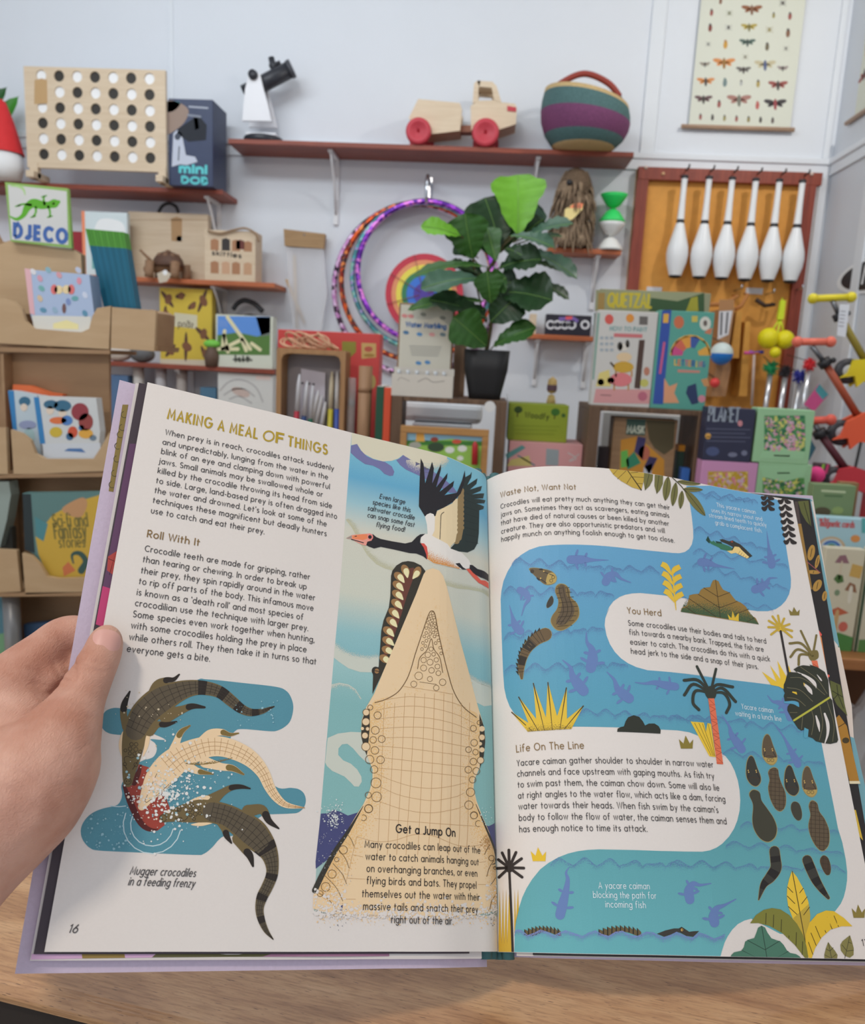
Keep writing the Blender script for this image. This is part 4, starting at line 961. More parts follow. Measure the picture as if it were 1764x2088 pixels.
for pts,c,g in (([(935,465),(978,482),(990,545),(1012,610),(1045,690),(1050,770),(1036,825),(1000,855),(955,830),(912,745),(893,650),(905,575),(893,505)],CB,38),
    ([(770,665),(815,690),(832,760),(880,830),(940,920),(968,1010),(950,1090),(890,1130),(820,1100),(767,1020),(750,930),(756,800),(723,715),(738,676)],(64,62,50),None),
    ([(1130,770),(1170,790),(1193,860),(1190,920),(1160,940),(1122,905),(1097,840),(1102,790)],(64,62,52),None),
    ([(1285,762),(1332,788),(1352,860),(1400,930),(1437,1030),(1435,1150),(1385,1210),(1330,1180),(1278,1090),(1255,990),(1272,890),(1258,810)],CB,38),
    ([(1385,1255),(1428,1275),(1453,1350),(1448,1415),(1415,1428),(1377,1370),(1357,1300)],(74,60,46),46)):
    A=new();blob(A,pts,c,g);A.build('caiman_body_print',pageR)
for sp,wd in (([(948,1215),(957,1290),(960,1370),(910,1450),(850,1520),(806,1652)],[90,92,98,92,58,8]),([(1242,1295),(1272,1370),(1320,1475),(1375,1560),(1432,1635)],[86,88,78,56,26])):
    A=new();A.line(sp,[q+8 for q in wd],HALO).up(.4).line(sp,wd,CD)
    for t in (.12,.45,.72):band(A.up(.05),sp,wd,t,7,(40,38,36))
    A.build('caiman_tail_print',pageR)
A=rart();A.K(*hA);A.z=3
P=[(353,820),(372,806),(430,810),(505,828),(543,865),(538,905),(500,925),(455,918),(400,870)]
A.poly([(450+(x-450)*1.04,865+(y-865)*1.05) for x,y in P],HALO,True).up(.4).poly(P,(96,82,60),True).up(.2).poly([(485,850),(520,840),(543,868),(538,905),(500,922),(470,915)],CT,True)
A.up(.3).ring(522,872,11,4,(92,78,50)).ring(508,897,11,4,(92,78,50)).ell(455,830,5,5,(214,176,96)).ell(432,880,5,5,(214,176,96)).line([(455,835),(525,860)],5,BLK).line([(432,885),(475,915)],5,BLK).ell(372,830,14,14,(60,52,42)).ell(435,815,16,6,BLK).ell(415,885,16,6,BLK,40)
A.build('caiman_head_print',pageR)
A=rart();A.K(*hA);A.z=3
P=[(572,922),(612,930),(640,968),(645,1012),(690,1060),(707,1115),(698,1165),(655,1212),(592,1250),(542,1243),(508,1195),(516,1150),(550,1100),(560,1040),(539,980),(545,940)]
blob(A,P,(118,98,62));A.up(.6).poly([(575,925),(605,935),(618,1000),(660,1060),(675,1110),(655,1165),(600,1215),(560,1215),(545,1185),(575,1120),(585,1040),(560,980)],CB,True)
A.up(.3)
for k in range(9):A.line([(545+k*2+(k>2)*(6-k)*4,955+k*34),(640+min(k,4)*15-max(0,k-5)*14,945+k*34)],4,(54,46,36),False,False)
for o in (-30,0,30):A.line([(592+o,940),(605+o,1010),(625+o,1080),(620+o,1140),(575+o,1210)],4,(54,46,36))
A.build('caiman_body_print',pageR)
A=rart();A.K(*hA);A.z=3;blob(A,[(512,1006),(525,1035),(515,1070),(482,1093),(474,1072),(490,1032)],CD);A.build('caiman_foot_print',pageR)
A=rart();A.K(*iA);A.z=3
sp=[(395,225),(330,260),(270,322),(238,390),(222,470),(226,540)];wd=[92,82,66,54,42,16]
A.line(sp,[q+6 for q in wd],HALO).up(.4).line(sp,wd,(98,80,56));band(A.up(.1),sp,wd,.28,8,(46,42,36));band(A.up(.1),sp,wd,.58,8,(46,42,36));A.up(.2)
q=catmull(sp,False,3)
for i in range(1,len(q)-2):
    t=(q[i+1]-q[i]).normalized();nn=Vector((t.y,-t.x,0));w_=wd[min(5,i // 3)]*.46
    if nn.x>0:nn=-nn
    a=q[i]+nn*w_;A.poly([(a.x-t.x*6,a.y-t.y*6),(a.x+nn.x*20-t.x*10,a.y+nn.y*20-t.y*10),(a.x+t.x*26,a.y+t.y*26)],(52,46,38));A.line([(a.x,a.y),(q[i].x-nn.x*w_,q[i].y-nn.y*w_)],3.5,(50,42,34),False,False)
A.build('caiman_tail_print',pageR)
A=rart();A.K(*jA);A.z=3
def serr(A,x0,x1,y,h,n):
    for i in range(n):
        t0,t1=i/n,(i+1)/n;xa,xb=x0+(x1-x0)*t0,x0+(x1-x0)*t1
        f= lambda t:y-h*math.sin(math.pi*(.12+.76*t));g= lambda t:y+16*math.sin(t*7.5+.4)+6
        A.poly([(xa,g(t0)),(xa,f(t0)-12),(xb,f(t1)+10),(xb,g(t1))],(98,84,58));A.up(.2).poly([(xa,g(t0)),(xa,f(t0)-12),(xa+9,f(t0)+4),(xa+9,g(t0))],(44,42,36));A.z -= .2
serr(A,315,580,785,44,10);A.build('caiman_back_print',pageR)
A=rart();A.K(*jA);A.z=3;serr(A,848,1155,785,46,10);A.build('caiman_back_print',pageR)
A=rart();A.K(*jA);A.z=3
A.poly([(1268,790),(1330,766),(1390,752),(1425,752),(1445,740),(1465,752),(1500,776),(1535,772),(1572,770),(1530,812),(1480,806),(1440,785),(1410,776),(1370,795),(1320,812)],CD).up(.3).ell(1448,762,15,15,(40,38,34)).up(.3).ell(1448,762,9,11,(196,156,84)).up(.2).ell(1450,762,2.5,9,BLK)
A.build('caiman_head_print',pageR)
A=rart();A.K(*jA);A.z=4;W2=stipple('swell_stipple',(116,132,184),2300,.02,.27)
P=[(243,775),(265,758),(300,765),(340,800),(380,785),(430,760),(480,775),(530,800),(570,780),(610,765),(660,780),(730,805),(780,780),(825,765),(870,790),(920,805),(970,775),(1020,768),(1080,800),(1130,805),(1190,775),(1240,780),(1310,815),(1360,800),(1410,775),(1460,800),(1520,818),(1570,780),(1620,795),(1680,825),(1730,805),(1757,790)]
A.strip(P,[(x,y+52) for x,y in P],W2)
A.build('ripple_print',pageR)
A=rart();A.K(*kA);A.z=3
A.poly([(332,448),(350,408),(370,450),(385,462),(400,452),(420,470),(480,480),(540,500),(585,532),(530,545),(465,530),(450,515),(380,482)],(58,112,84)).up(.3)
A.poly([(332,448),(350,408),(370,450),(362,478)],(40,66,56)).poly([(415,455),(470,465),(480,480),(430,475)],(40,66,56))
A.poly([(455,443),(480,438),(540,458),(572,450),(605,468),(640,485),(690,530),(750,590),(715,612),(650,590),(600,562),(560,540),(575,510),(520,482),(470,462)],CD).up(.3)
A.poly([(590,505),(630,510),(655,538),(722,600),(700,613),(650,588),(600,562),(560,570),(520,545),(570,540)],(226,196,128)).ell(565,462,10,8,(150,70,50)).up(.3)
for k in range(4):A.line([(640+k*18,545+k*16),(620+k*22,575+k*10)],3,(120,96,60))
A.build('caiman_head_print',pageR,label='caiman head gripping a green fish')
# ---- plants
YEL,OCH,OLI,DKG,ORG,TRK=(222,184,58),(178,148,56),(104,98,58),(48,54,48),(216,110,78),(52,46,44)
def crown(cr,x0,y0,x1,y1,c):
    A=rart();A.K(*cr);A.z=5;w_,h=x1-x0,y1-y0
    A.poly([(x0+w_*a,y0+h*b) for a,b in ((.14,1),(.95,1),(1,.3),(.76,.62),(.47,0),(.32,.62),(0,.28))],c);A.build('grass_tuft_print',pageR)
crown(iA,1355,952,1458,1046,(132,116,52));crown(jA,361,168,472,268,(216,178,46));crown(lA,1075,-10,1175,66,(128,112,56));crown(nA,1642,636,1762,756,(132,116,56))
A=rart();A.K(*hA);A.z=5
A.poly([(924,90),(1000,95),(1090,107),(1176,122),(1172,180),(1157,246),(1090,226),(1010,180),(955,135)],(182,152,66)).up(.4).line([(1058,103),(1155,245)],8,(60,48,32),False)
for q in ([(985,97),(955,132)],[(1045,108),(985,165)],[(1085,145),(1050,200)],[(1095,150),(1174,155)],[(1080,122),(1130,118)],[(1125,198),(1165,200)]):A.line(q,4,(110,88,44),False)
A.build('leaf_print',pageR,label='ochre leaf hanging from the top edge')
A=rart();A.K(*hA);A.z=5.5
def lf(cx,cy,a,b,rot,c):
    ca,sa=math.cos(R_(rot)),math.sin(R_(rot));A.poly([(cx+x*ca-y*sa,cy+x*sa+y*ca) for x,y in ((-a,0),(-a*.6,-b*.75),(0,-b),(a*.6,-b*.7),(a,0),(a*.6,b*.7),(0,b),(-a*.6,b*.75))],c,True,4);A.up(.3).line([(cx-a*ca,cy-a*sa),(cx+a*ca,cy+a*sa)],4,(62,60,40),False);A.z -= .3
A.poly([(1176,122),(1240,133),(1236,175),(1215,215),(1182,248),(1172,185)],(110,106,62)).up(.2).line([(1212,130),(1183,246)],4,(62,60,40),False);A.z -= .2
A.poly([(1252,134),(1312,142),(1310,200),(1290,245),(1266,272),(1250,215)],(110,106,62)).up(.2).line([(1282,140),(1266,270)],4,(62,60,40),False);A.z -= .2
for q in ((1338,235,86,28,97),(1392,275,84,24,98),(1442,315,64,20,96),(1498,192,82,19,6),(1526,241,70,18,2),(1543,338,116,30,52)):lf(*q,(110,106,62))
A.up(.4).line([(1378,155),(1440,215),(1476,262)],6,(62,60,40))
A.build('leaf_print',pageR,label='olive frond hanging from the top edge')
A=rart();A.K(*kA);A.z=5
for cx,ys in ((883,(62,110,158)),(1035,(95,155,215,278,338,395,458))):
    for k,y in enumerate(ys):
        x=cx+(k*8.5 if cx>900 else k*3)
        A.line([(x,y-28),(x-28,y+10),(x-46,y+2)],[10,38,26],TRK).line([(x,y-28),(x+25,y+6),(x+50,y+14)],[10,38,26],TRK)
A.build('leaf_print',pageR,label='dark hanging leaf strings beside the caption')
A=rart();A.K(*hA);A.z=5;SY=(216,178,62)
for k,y in enumerate((838,905,970,1032)):
    x=1374+k*7
    A.line([(x-74,y-62),(x-40,y-42),(x,y+20)],[36,38,8],SY,True,False).line([(x+60,y-42),(x+20,y-20),(x,y+20)],[36,38,8],SY,True,False)
A.line([(1380,850),(1396,1020),(1405,1108)],[10,12,5],SY);A.build('sprout_print',pageR)
A=rart();A.K(*kA);A.z=5;BSH=(142,112,58)
P=[(105,1092),(112,1062),(135,1046),(160,1038),(170,1000),(182,944),(220,934),(268,930),(285,895),(312,876),(370,870),(382,835),(395,810),(418,805),(445,818),(462,855),(485,893),(545,920),(575,960),(600,990),(645,1010),(690,1045),(715,1085),(735,1120),(780,1150),(808,1206)]
A.poly(P,BSH);A.up(.3).strip([(105,1092),(300,1120),(550,1160),(808,1206)],[(150,985),(320,975),(540,1010),(700,1060)],stipple('moss_stipple',(62,84,54),1700,.06,.36));A.up(.3)
for q in ([(418,806),(460,1145)],[(262,935),(455,1056),(615,998)],[(312,878),(440,958),(545,918)],[(180,975),(420,1135)],[(145,1045),(240,1112)],[(715,1068),(590,1115)],[(770,1145),(700,1182)]):A.line(q,5,(62,48,34),False)
A.up(.2).poly([(525,1112),(560,1150),(571,1084),(592,1146),(626,1100),(626,1178),(540,1163)],(212,176,58))
A.build('bush_print',pageR)
A=rart();A.K(*lA);A.z=5
for x,y in ((897,115),(930,75),(980,68),(1035,95),(1083,145),(1106,205),(1104,262),(918,238),(893,172)):A.line([(1000,175),(x,y)],20,(190,158,60),False)
A.ell(1000,178,42,36,(210,172,52));A.up(.3).line([(1003,208),(1060,520),(1105,765)],20,TRK,False);A.build('palm_print',pageR,label='yellow star palm on a thin dark trunk')
def palm(A,c,straight,curls,wd,col):
    for q in straight:A.line([c,q],wd*.85,col,False)
    for q in curls:A.line([c]+list(q),[wd*.7]+[wd]*len(q),col)
A=rart();A.K(*lA);A.z=5
palm(A,(1292,430),[(1185,205),(1325,245)],[((1190,320),(1085,318)),((1160,372),(1092,440)),((1180,420),(1165,510))],22,(118,104,60));A.poly([(1250,400),(1330,380),(1345,440),(1310,470),(1270,468)],(118,104,60),True)
A.up(.3).poly([(1280,472),(1332,472),(1372,655),(1330,640)],ORG).up(.2)
for k in range(4):A.line([(1290+k*16,500+k*42),(1340+k*8,530+k*36)],4,(150,60,50),False)
A.build('palm_print',pageR,label='olive palm at the right page edge')
A=rart();A.K(*lA);A.z=5
A.poly([(1030,728),(985,705),(918,692),(834,571),(966,662),(907,513),(1002,642),(974,473),(1058,622),(1076,515),(1115,640),(1180,560),(1180,700),(1235,830),(1130,800)],YEL)
A.build('grass_tuft_print',pageR,label='yellow spiky grass behind the monstera leaf')
A=rart();A.K(*lA);A.z=7
A.poly([(1118,552),(1160,525),(1205,514),(1270,522),(1262,508),(1330,530),(1400,575),(1436,650),(1440,800),(1470,830),(1490,1000),(1520,1185),(1508,1208),(1450,1222),(1390,1215),(1320,1198),(1290,1170),(1232,1150),(1226,1090),(1190,1102),(1160,1085),(1112,1012),(1062,920),(1065,885),(1085,862),(1040,835),(1030,790),(1040,765),(1028,740),(1030,690),(1045,655),(1062,590),(1085,575),(1150,580)],(52,54,44))
A.up(.4)
for sp,wd,c in (([(1150,575),(1240,620),(1300,670),(1322,715)],[4,22,32,10],(213,204,196)),([(1165,660),(1230,700),(1265,740),(1285,775)],[10,24,34,8],(213,204,196)),([(1140,668),(1200,680),(1240,715)],[16,24,10],YEL),([(1110,755),(1180,780),(1230,832)],[10,28,8],YEL),([(1040,848),(1120,850),(1170,872)],[16,30,36],(86,152,180)),
    ([(1228,1150),(1235,1080),(1250,1020)],[40,40,34],(86,152,172)),([(1320,970),(1340,1040),(1352,1110)],[12,26,6],(213,204,196)),([(1398,950),(1425,1040),(1425,1130),(1400,1216)],[18,30,22,8],(213,204,196)),([(1330,600),(1360,640),(1372,655)],[4,14,6],(213,204,196))):A.line(sp,wd,c)
A.up(.4).line([(1122,1010),(1280,910),(1440,806)],18,(176,172,66),False)
for q in ([(1090,625),(1190,630),(1290,690),(1400,780)],[(1060,715),(1180,740),(1290,840)],[(1060,805),(1150,820),(1225,880)],[(1085,940),(1150,940)],[(1280,920),(1300,1010),(1280,1140)],[(1355,880),(1380,1040),(1350,1190)],[(1420,840),(1480,1040),(1470,1200)],[(1200,975),(1190,1090)],[(1180,530),(1330,640),(1420,770)]):A.line(q,4,(120,112,84))
A.build('monstera_leaf_print',pageR)
A=rart();A.K(*lA);A.z=6;PG=(54,58,50)
palm(A,(372,765),[(250,525),(422,548)],[((260,650),(135,650)),((220,685),(138,782)),((240,745),(215,850),(268,915)),((430,690),(572,710)),((480,722),(598,842)),((490,765),(545,860),(515,942))],27,PG);A.poly([(320,745),(372,700),(425,745),(408,815),(350,815)],PG,True)
A.up(.4).poly([(350,812),(405,812),(486,1405),(430,1402)],ORG).up(.3)
for k in range(9):
    t0,t1=k/9,(k+.85)/9;L_= lambda t:(354+t*76,816+t*586);R2= lambda t:(403+t*82,816+t*586)
    A.line([L_(t0),R2((t0+t1)/2),L_(t1)] if k % 2 else [L_(t0),R2(t1),L_(t1)],4.5,(160,70,52),False)
A.build('palm_print',pageR,label='dark green palm with a red trunk')
A=rart();A.K(*lA);A.z=5.4
A.poly([(193,1020),(312,1030),(331,1112),(345,1034),(376,1040),(418,1340),(362,1332)],YEL).up(.3)
for q in ([(230,1035),(378,1325)],[(268,1035),(395,1330)],[(300,1040),(405,1330)],[(352,1045),(412,1330)]):A.line(q,4,(120,96,40),False)
A.build('grass_tuft_print',pageR,label='yellow blades beside the red palm trunk')
A=rart();A.K(*jA);A.z=5
for x,y in ((205,188),(256,205),(296,250),(312,318),(300,383),(134,384),(122,320),(130,257),(157,208)):A.line([(208,315),(x,y)],20,TRK,False)
A.ell(208,315,34,34,TRK).line([(208,330),(225,700),(233,925)],17,TRK,False);A.build('palm_print',pageR,label='black star palm by the gutter')
A=rart();A.K(*jA);A.z=4.5
A.poly([(126,925),(126,700),(131,860),(139,470),(152,862),(163,468),(172,866),(186,468),(194,862),(206,500),(222,700),(226,925)],(196,158,56)).poly([(243,800),(246,470),(256,700),(271,468),(276,620),(256,700)],(196,158,56));A.build('grass_tuft_print',pageR,label='tall ochre blades by the gutter')
A=rart();A.K(*iA);A.z=5
A.poly([(150,780),(275,862),(202,670),(330,832),(308,568),(400,822),(413,562),(480,812),(549,602),(551,832),(673,733),(582,905),(270,925)],(212,176,58)).up(.2).strip([(268,925),(420,915),(582,905)],[(240,860),(410,850),(600,845)],stipple('spike_stipple',(150,124,40),1700,.0,.3)).up(.3)
for q in ([(155,785),(302,920)],[(205,676),(345,917)],[(310,578),(388,914)],[(414,572),(446,910)],[(546,610),(500,908)],[(668,740),(532,906)]):A.line(q,[8,4],(70,56,34),False)
A.build('grass_tuft_print',pageR,label='big yellow spiky plant on the river bank')
A=rart();A.K(*iA);A.z=5
A.poly([(911,925),(915,903),(935,892),(960,886),(972,850),(990,822),(1030,806),(1070,818),(1095,848),(1112,880),(1140,866),(1180,866),(1210,885),(1224,912),(1222,939)],(48,50,42));A.build('bush_print',pageR,label='small black bush on the river bank')
A=rart();A.K(*nA);A.z=5
A.poly([(1105,333),(1150,390),(1210,500),(1252,610),(1270,740),(1262,830),(1240,1000),(1200,950),(1150,860),(1105,745),(1070,650),(1058,560),(1062,480),(1080,405)],YEL);A.up(.2).poly([(1115,760),(1180,700),(1256,630),(1270,740),(1262,830),(1240,1000),(1200,950),(1150,860)],(184,156,60));A.up(.3).line([(1107,338),(1165,650),(1225,975)],7,(60,46,28),False)
for q in ([(1065,480),(1112,528)],[(1062,560),(1130,628)],[(1072,655),(1150,726)],[(1206,490),(1174,532)],[(1240,568),(1192,630)],[(1262,660),(1210,730)]):A.line(q,6,(60,46,28),False)
A.build('leaf_print',pageR,label='upright yellow leaf in the corner plant')
A=rart();A.K(*nA);A.z=5.6
A.poly([(728,805),(780,732),(850,685),(925,668),(1000,680),(1080,730),(1150,810),(1205,910),(1240,1030),(1252,1127),(1222,1124),(1130,1000),(1020,895),(900,828),(800,803)],(122,120,54)).up(.3)
for x,y0,y1 in ((872,715,812),(940,730,838),(1010,772,880),(1080,822,938),(1144,888,1005),(1200,970,1085)):A.line([(x,y0),(x-4,y1)],6,(56,52,30),False)
A.build('leaf_print',pageR,label='arching olive leaf in the corner plant')
A=rart();A.K(*nA);A.z=5.6
A.poly([(1256,1127),(1240,1050),(1225,960),(1230,900),(1262,800),(1330,722),(1410,690),(1480,696),(1570,756),(1648,832),(1550,832),(1450,862),(1372,932),(1312,1030),(1284,1127)],(214,176,50)).up(.3)
for q in ([(1252,975),(1292,1085)],[(1275,892),(1322,1005)],[(1315,832),(1360,940)],[(1366,788),(1410,890)],[(1418,748),(1465,856)],[(1482,738),(1523,835)]):A.line(q,6,(70,52,24),False)
A.build('leaf_print',pageR,label='arching yellow leaf in the corner plant')
A=rart();A.K(*nA);A.z=5
A.poly([(554,1113),(562,1088),(585,1066),(650,1052),(672,1020),(684,970),(712,953),(765,938),(785,890),(800,845),(830,827),(862,842),(885,890),(920,940),(960,955),(1000,968),(1030,1000),(1060,1050),(1090,1072),(1140,1082),(1170,1100),(1188,1127)],(74,116,96)).up(.3)
for q in ([(832,830),(880,1120)],[(705,958),(862,1043),(992,965)],[(655,1048),(775,1115)],[(1070,1058),(975,1118)]):A.line(q,6,(44,66,56),False)
A.build('bush_print',pageR,label='teal bush at the bottom edge')
for P,q in (([(1430,973),(1455,1010),(1490,1050),(1515,1090),(1512,1129),(1398,1127),(1396,1085),(1410,1030)],[[(1432,980),(1462,1128)],[(1410,1035),(1445,1055),(1475,1025)],[(1400,1090),(1458,1120),(1500,1085)]]),([(1626,913),(1645,970),(1660,1030),(1658,1090),(1625,1115),(1580,1098),(1545,1050),(1540,1000),(1560,965)],[[(1624,920),(1580,1129)],[(1610,975),(1640,985)],[(1598,1055),(1658,1048)],[(1598,1055),(1555,1000)]])):
    A=rart();A.K(*nA);A.z=5;A.poly(P,(128,120,70)).up(.3)
    for k in q:A.line(k,5,(66,62,40),False)
    A.build('leaf_print',pageR,label='small olive leaf beside the page number')
# ---- words
A=rart();A.z=7;A.K(*hA)
for t,a,b in (('Crocodiles will eat pretty much anything they can get their',(147,380),(1360,387)),('jaws on. Sometimes they act as scavengers, eating animals',(150,440),(1355,444)),('that have died of natural causes or been killed by another',(150,500),(1354,503)),('creature. They are also opportunistic predators and will',(152,560),(1323,554)),('happily munch on anything foolish enough to get too close.',(153,618),(1393,624))):A.text(t,a,b,SZ,INK)
A.K(0,0,1)
def S2_(c,p): return (c[0]+p[0]/c[2],c[1]+p[1]/c[2])
for t,a,b in (('Some crocodiles use their bodies and tails to herd',(993,160),(873,319)),('fish towards a nearby bank. Trapped, the fish are',(1000,226),(850,393)),('easier to catch. The crocodiles do this with a quick',(1007,296),(907,480)),('head jerk to the side and a snap of their jaws.',(1013,363),(800,549))):A.text(t,S2_(iA,a),S2_(lA,b),SZ,INK)
A.K(1000,1480,3.528)
for t,a,b in (('Yacare caiman gather shoulder to shoulder in narrow water',(194,290),(1602,300)),('channels and face upstream with gaping mouths. As fish try',(197,367),(1608,382)),('to swim past them, the caiman chow down. Some will also lie',(200,445),(1645,467)),('at right angles to the water flow, which acts like a dam, forcing',(203,524),(1688,548)),("water towards their heads. When fish swim by the caiman's",(206,602),(1638,626)),('body to follow the flow of water, the caiman senses them and',(209,684),(1697,708)),('has enough notice to time its attack.',(212,766),(1127,762))):A.text(t,a,b,SZ,INK)
A.build('body_text',pageR)
for t,cr,a,b in (('Waste Not, Want Not',hA,(146,300),(686,242)),('You Herd',iA,(987,74),(1228,93)),('Life On The Line',(1000,1480,3.528),(190,190),(672,164))):
    A=rart();A.z=7;A.K(*cr).text(t,a,b,SZ*1.2,BRN,.13);A.build('subheading_text',pageR)
WTX=(206,214,216)
for ls in (((kA,'This yacare caiman',(430,148),(778,213)),(kA,'uses its narrow snout and',(385,195),(838,276)),(kA,'stream-lined teeth to quickly',(362,240),(876,330)),(kA,'grab a complacent fish.',(417,306),(836,382))),
           ((lA,'Yacare caiman',(654,904),(936,943)),(lA,'waiting in a lunch line',(598,966),(1010,1019))),((jA,'A yacare caiman',(850,464),(1215,469)),(jA,'blocking the path for',(812,531),(1263,538)),(jA,'incoming fish',(900,599),(1187,605)))):
    A=rart();A.z=7
    for cr,t,a,b in ls:A.K(*cr).text(t,a,b,SZ*.93,WTX,.125)
    A.build('caption_text',pageR)
A=rart();A.z=7;A.K(*nA).text('17',(1738,1006),(1790,1010),SZ*.95,INK,.13);A.build('page_number_text',pageR)
# ------------------------------------------------------------------ the left hand holding the book
def hpx(px,py,n):
    x,y=PL.inv(px,py,n); return PL.pt(x,y,n)
def hz(px,py,z): return CAM+ray(px,py)*z
def skin_mat():
    mt=bpy.data.materials.new('skin');nt,N,L,b=nodes_of(mt)
    tc=N.new('ShaderNodeTexCoord');nz=N.new('ShaderNodeTexNoise');nz.inputs['Scale'].default_value=38;nz.inputs['Detail'].default_value=5
    L.new(tc.outputs['Object'],nz.inputs['Vector'])
    cr=N.new('ShaderNodeValToRGB');cr.color_ramp.elements[0].position=.3;cr.color_ramp.elements[1].position=.7
    cr.color_ramp.elements[0].color=(*ratio((172,118,96),PAGE_W,.8),1);cr.color_ramp.elements[1].color=(*ratio((200,154,134),PAGE_W,.8),1)
    L.new(nz.outputs['Fac'],cr.inputs[0]);L.new(cr.outputs[0],b.inputs['Base Color'])
    b.inputs['Roughness'].default_value=.5;b.inputs['Subsurface Weight'].default_value=.12;b.inputs['Subsurface Radius'].default_value=(.006,.002,.001);b.inputs['Subsurface Scale'].default_value=.6
    mp=N.new('ShaderNodeMapping');mp.inputs['Rotation'].default_value=(.3,.5,.9);mp.inputs['Scale'].default_value=(900,260,900);L.new(tc.outputs['Object'],mp.inputs[0])
    n2=N.new('ShaderNodeTexNoise');n2.inputs['Scale'].default_value=1;n2.inputs['Detail'].default_value=4;n2.inputs['Distortion'].default_value=.8;L.new(mp.outputs[0],n2.inputs['Vector'])
    bp=N.new('ShaderNodeBump');bp.inputs['Strength'].default_value=.42;bp.inputs['Distance'].default_value=.0012;L.new(n2.outputs['Fac'],bp.inputs['Height']);L.new(bp.outputs[0],b.inputs['Normal'])
    return mt
SKIN=skin_mat()
thumb=[(hz(92,1560,.366),.0235),(hz(128,1492,.372),.0175),(hpx(158,1432,.0150),.0128),(hpx(186,1376,.0118),.0110),(hpx(206,1338,.0098),.0098),(hpx(214,1314,.0088),.0091),(hpx(217,1303,.0080),.0078)]
palm=[(hz(92,1560,.366),.0245),(hz(50,1605,.362),.0290),(hz(-5,1640,.360),.0330),(hz(-90,1720,.350),.0330),(hz(-200,1830,.335),.0350),(hz(-330,1960,.315),.0380)]
back=[(hz(40,1600,.372),.0270),(hz(10,1520,.392),.0270),(hz(-30,1455,.408),.0245),(hz(-60,1560,.397),.0280),(hz(-90,1720,.352),.0320)]
web=[(hz(85,1545,.380),.019),(hz(66,1490,.402),.0165),(hz(62,1440,.416),.0140),(hz(94,1396,.421),.0125),(hz(116,1388,.425),.0108)]
index=[(hz(-25,1455,.405),.0220),(hz(40,1385,.418),.0170),(hz(92,1330,.428),.0125),(hz(126,1300,.436),.0112),(hpx(160,1292,-.030),.0100),(hpx(215,1310,-.0265),.0088),(hpx(262,1330,-.0255),.0076)]
middle=[(hz(-40,1500,.415),.0200),(hz(30,1430,.432),.0130),(hz(105,1380,.440),.0108),(hpx(165,1372,-.0300),.0100),(hpx(230,1392,-.0265),.0088),(hpx(285,1412,-.0255),.0076)]
ring=[(hz(-50,1560,.415),.0190),(hz(25,1500,.430),.0120),(hz(95,1460,.434),.0100),(hpx(150,1455,-.0280),.0095),(hpx(210,1470,-.0255),.0084),(hpx(262,1488,-.0245),.0072)]
little=[(hz(-50,1620,.405),.0180),(hz(20,1575,.418),.0110),(hz(85,1545,.418),.0090),(hpx(135,1535,-.0260),.0085),(hpx(185,1545,-.0235),.0074),(hpx(228,1560,-.0230),.0064)]
mb=MB()
for ch in (thumb,palm,back,web,index,middle,ring,little):
    P=catmull([p for p,r in ch],False,6);rr=[max(.004,q.y) for q in catmull([(i*.05,r,0) for i,(p,r) in enumerate(ch)],False,6)]
    mb.tube(P,rr,SKIN,18)
    for q,r in zip(P,rr):mb.ball(q,r,SKIN,16,10)
raw=mb.build('hand_raw')
rm=raw.modifiers.new('r','REMESH');rm.mode='VOXEL';rm.voxel_size=.0014
smm=raw.modifiers.new('s','SMOOTH');smm.factor=.5;smm.iterations=22
dg=bpy.context.evaluated_depsgraph_get();me=bpy.data.meshes.new_from_object(raw.evaluated_get(dg))
bpy.data.objects.remove(raw)
me.polygons.foreach_set('use_smooth',[True]*len(me.polygons))
if not me.materials:me.materials.append(SKIN)
# creases pressed into the skin
CRE=[([hz(20,1395,.4),hz(50,1400,.4),hz(85,1420,.39)],.0006,.0010),([hz(10,1440,.4),hz(40,1446,.39),hz(66,1456,.38)],.0006,.0010),([hz(152,1432,.38),hz(176,1440,.37),hz(196,1446,.37)],.0005,.0009),([hz(140,1452,.38),hz(168,1462,.37),hz(192,1464,.37)],.0005,.0009),([hz(110,1352,.41),hz(118,1372,.40),hz(132,1392,.4)],.0010,.0012),([hz(0,1560,.36),hz(60,1585,.35),hz(110,1620,.34)],.0005,.0012),([hz(0,1600,.35),hz(50,1628,.34),hz(95,1660,.34)],.0005,.0012),([hpx(150,1353,.02),hpx(172,1358,.022),hpx(200,1368,.02),hpx(212,1371,.018)],.0010,.0009),([hpx(155,1346,.02),hpx(180,1349,.022),hpx(208,1354,.02)],.0006,.0009),([hpx(158,1362,.02),hpx(182,1367,.022),hpx(205,1374,.02)],.0005,.0008),([hz(142,1352,.40),hz(146,1382,.395),hz(124,1404,.39),hz(95,1428,.385),hz(58,1472,.37)],.0034,.0024),([hz(60,1362,.40),hz(92,1382,.395),hz(122,1402,.39)],.0010,.0012),([hz(70,1392,.40),hz(98,1400,.39),hz(120,1406,.39)],.0008,.0010),([hz(198,1500,.37),hz(180,1520,.36),hz(160,1530,.35)],.0005,.0009),([hz(196,1525,.37),hz(165,1592,.35),hz(120,1602,.345)],.0006,.0010)]
def px_of(p): return project(p)
VPX=[project(v.co) for v in me.vertices]
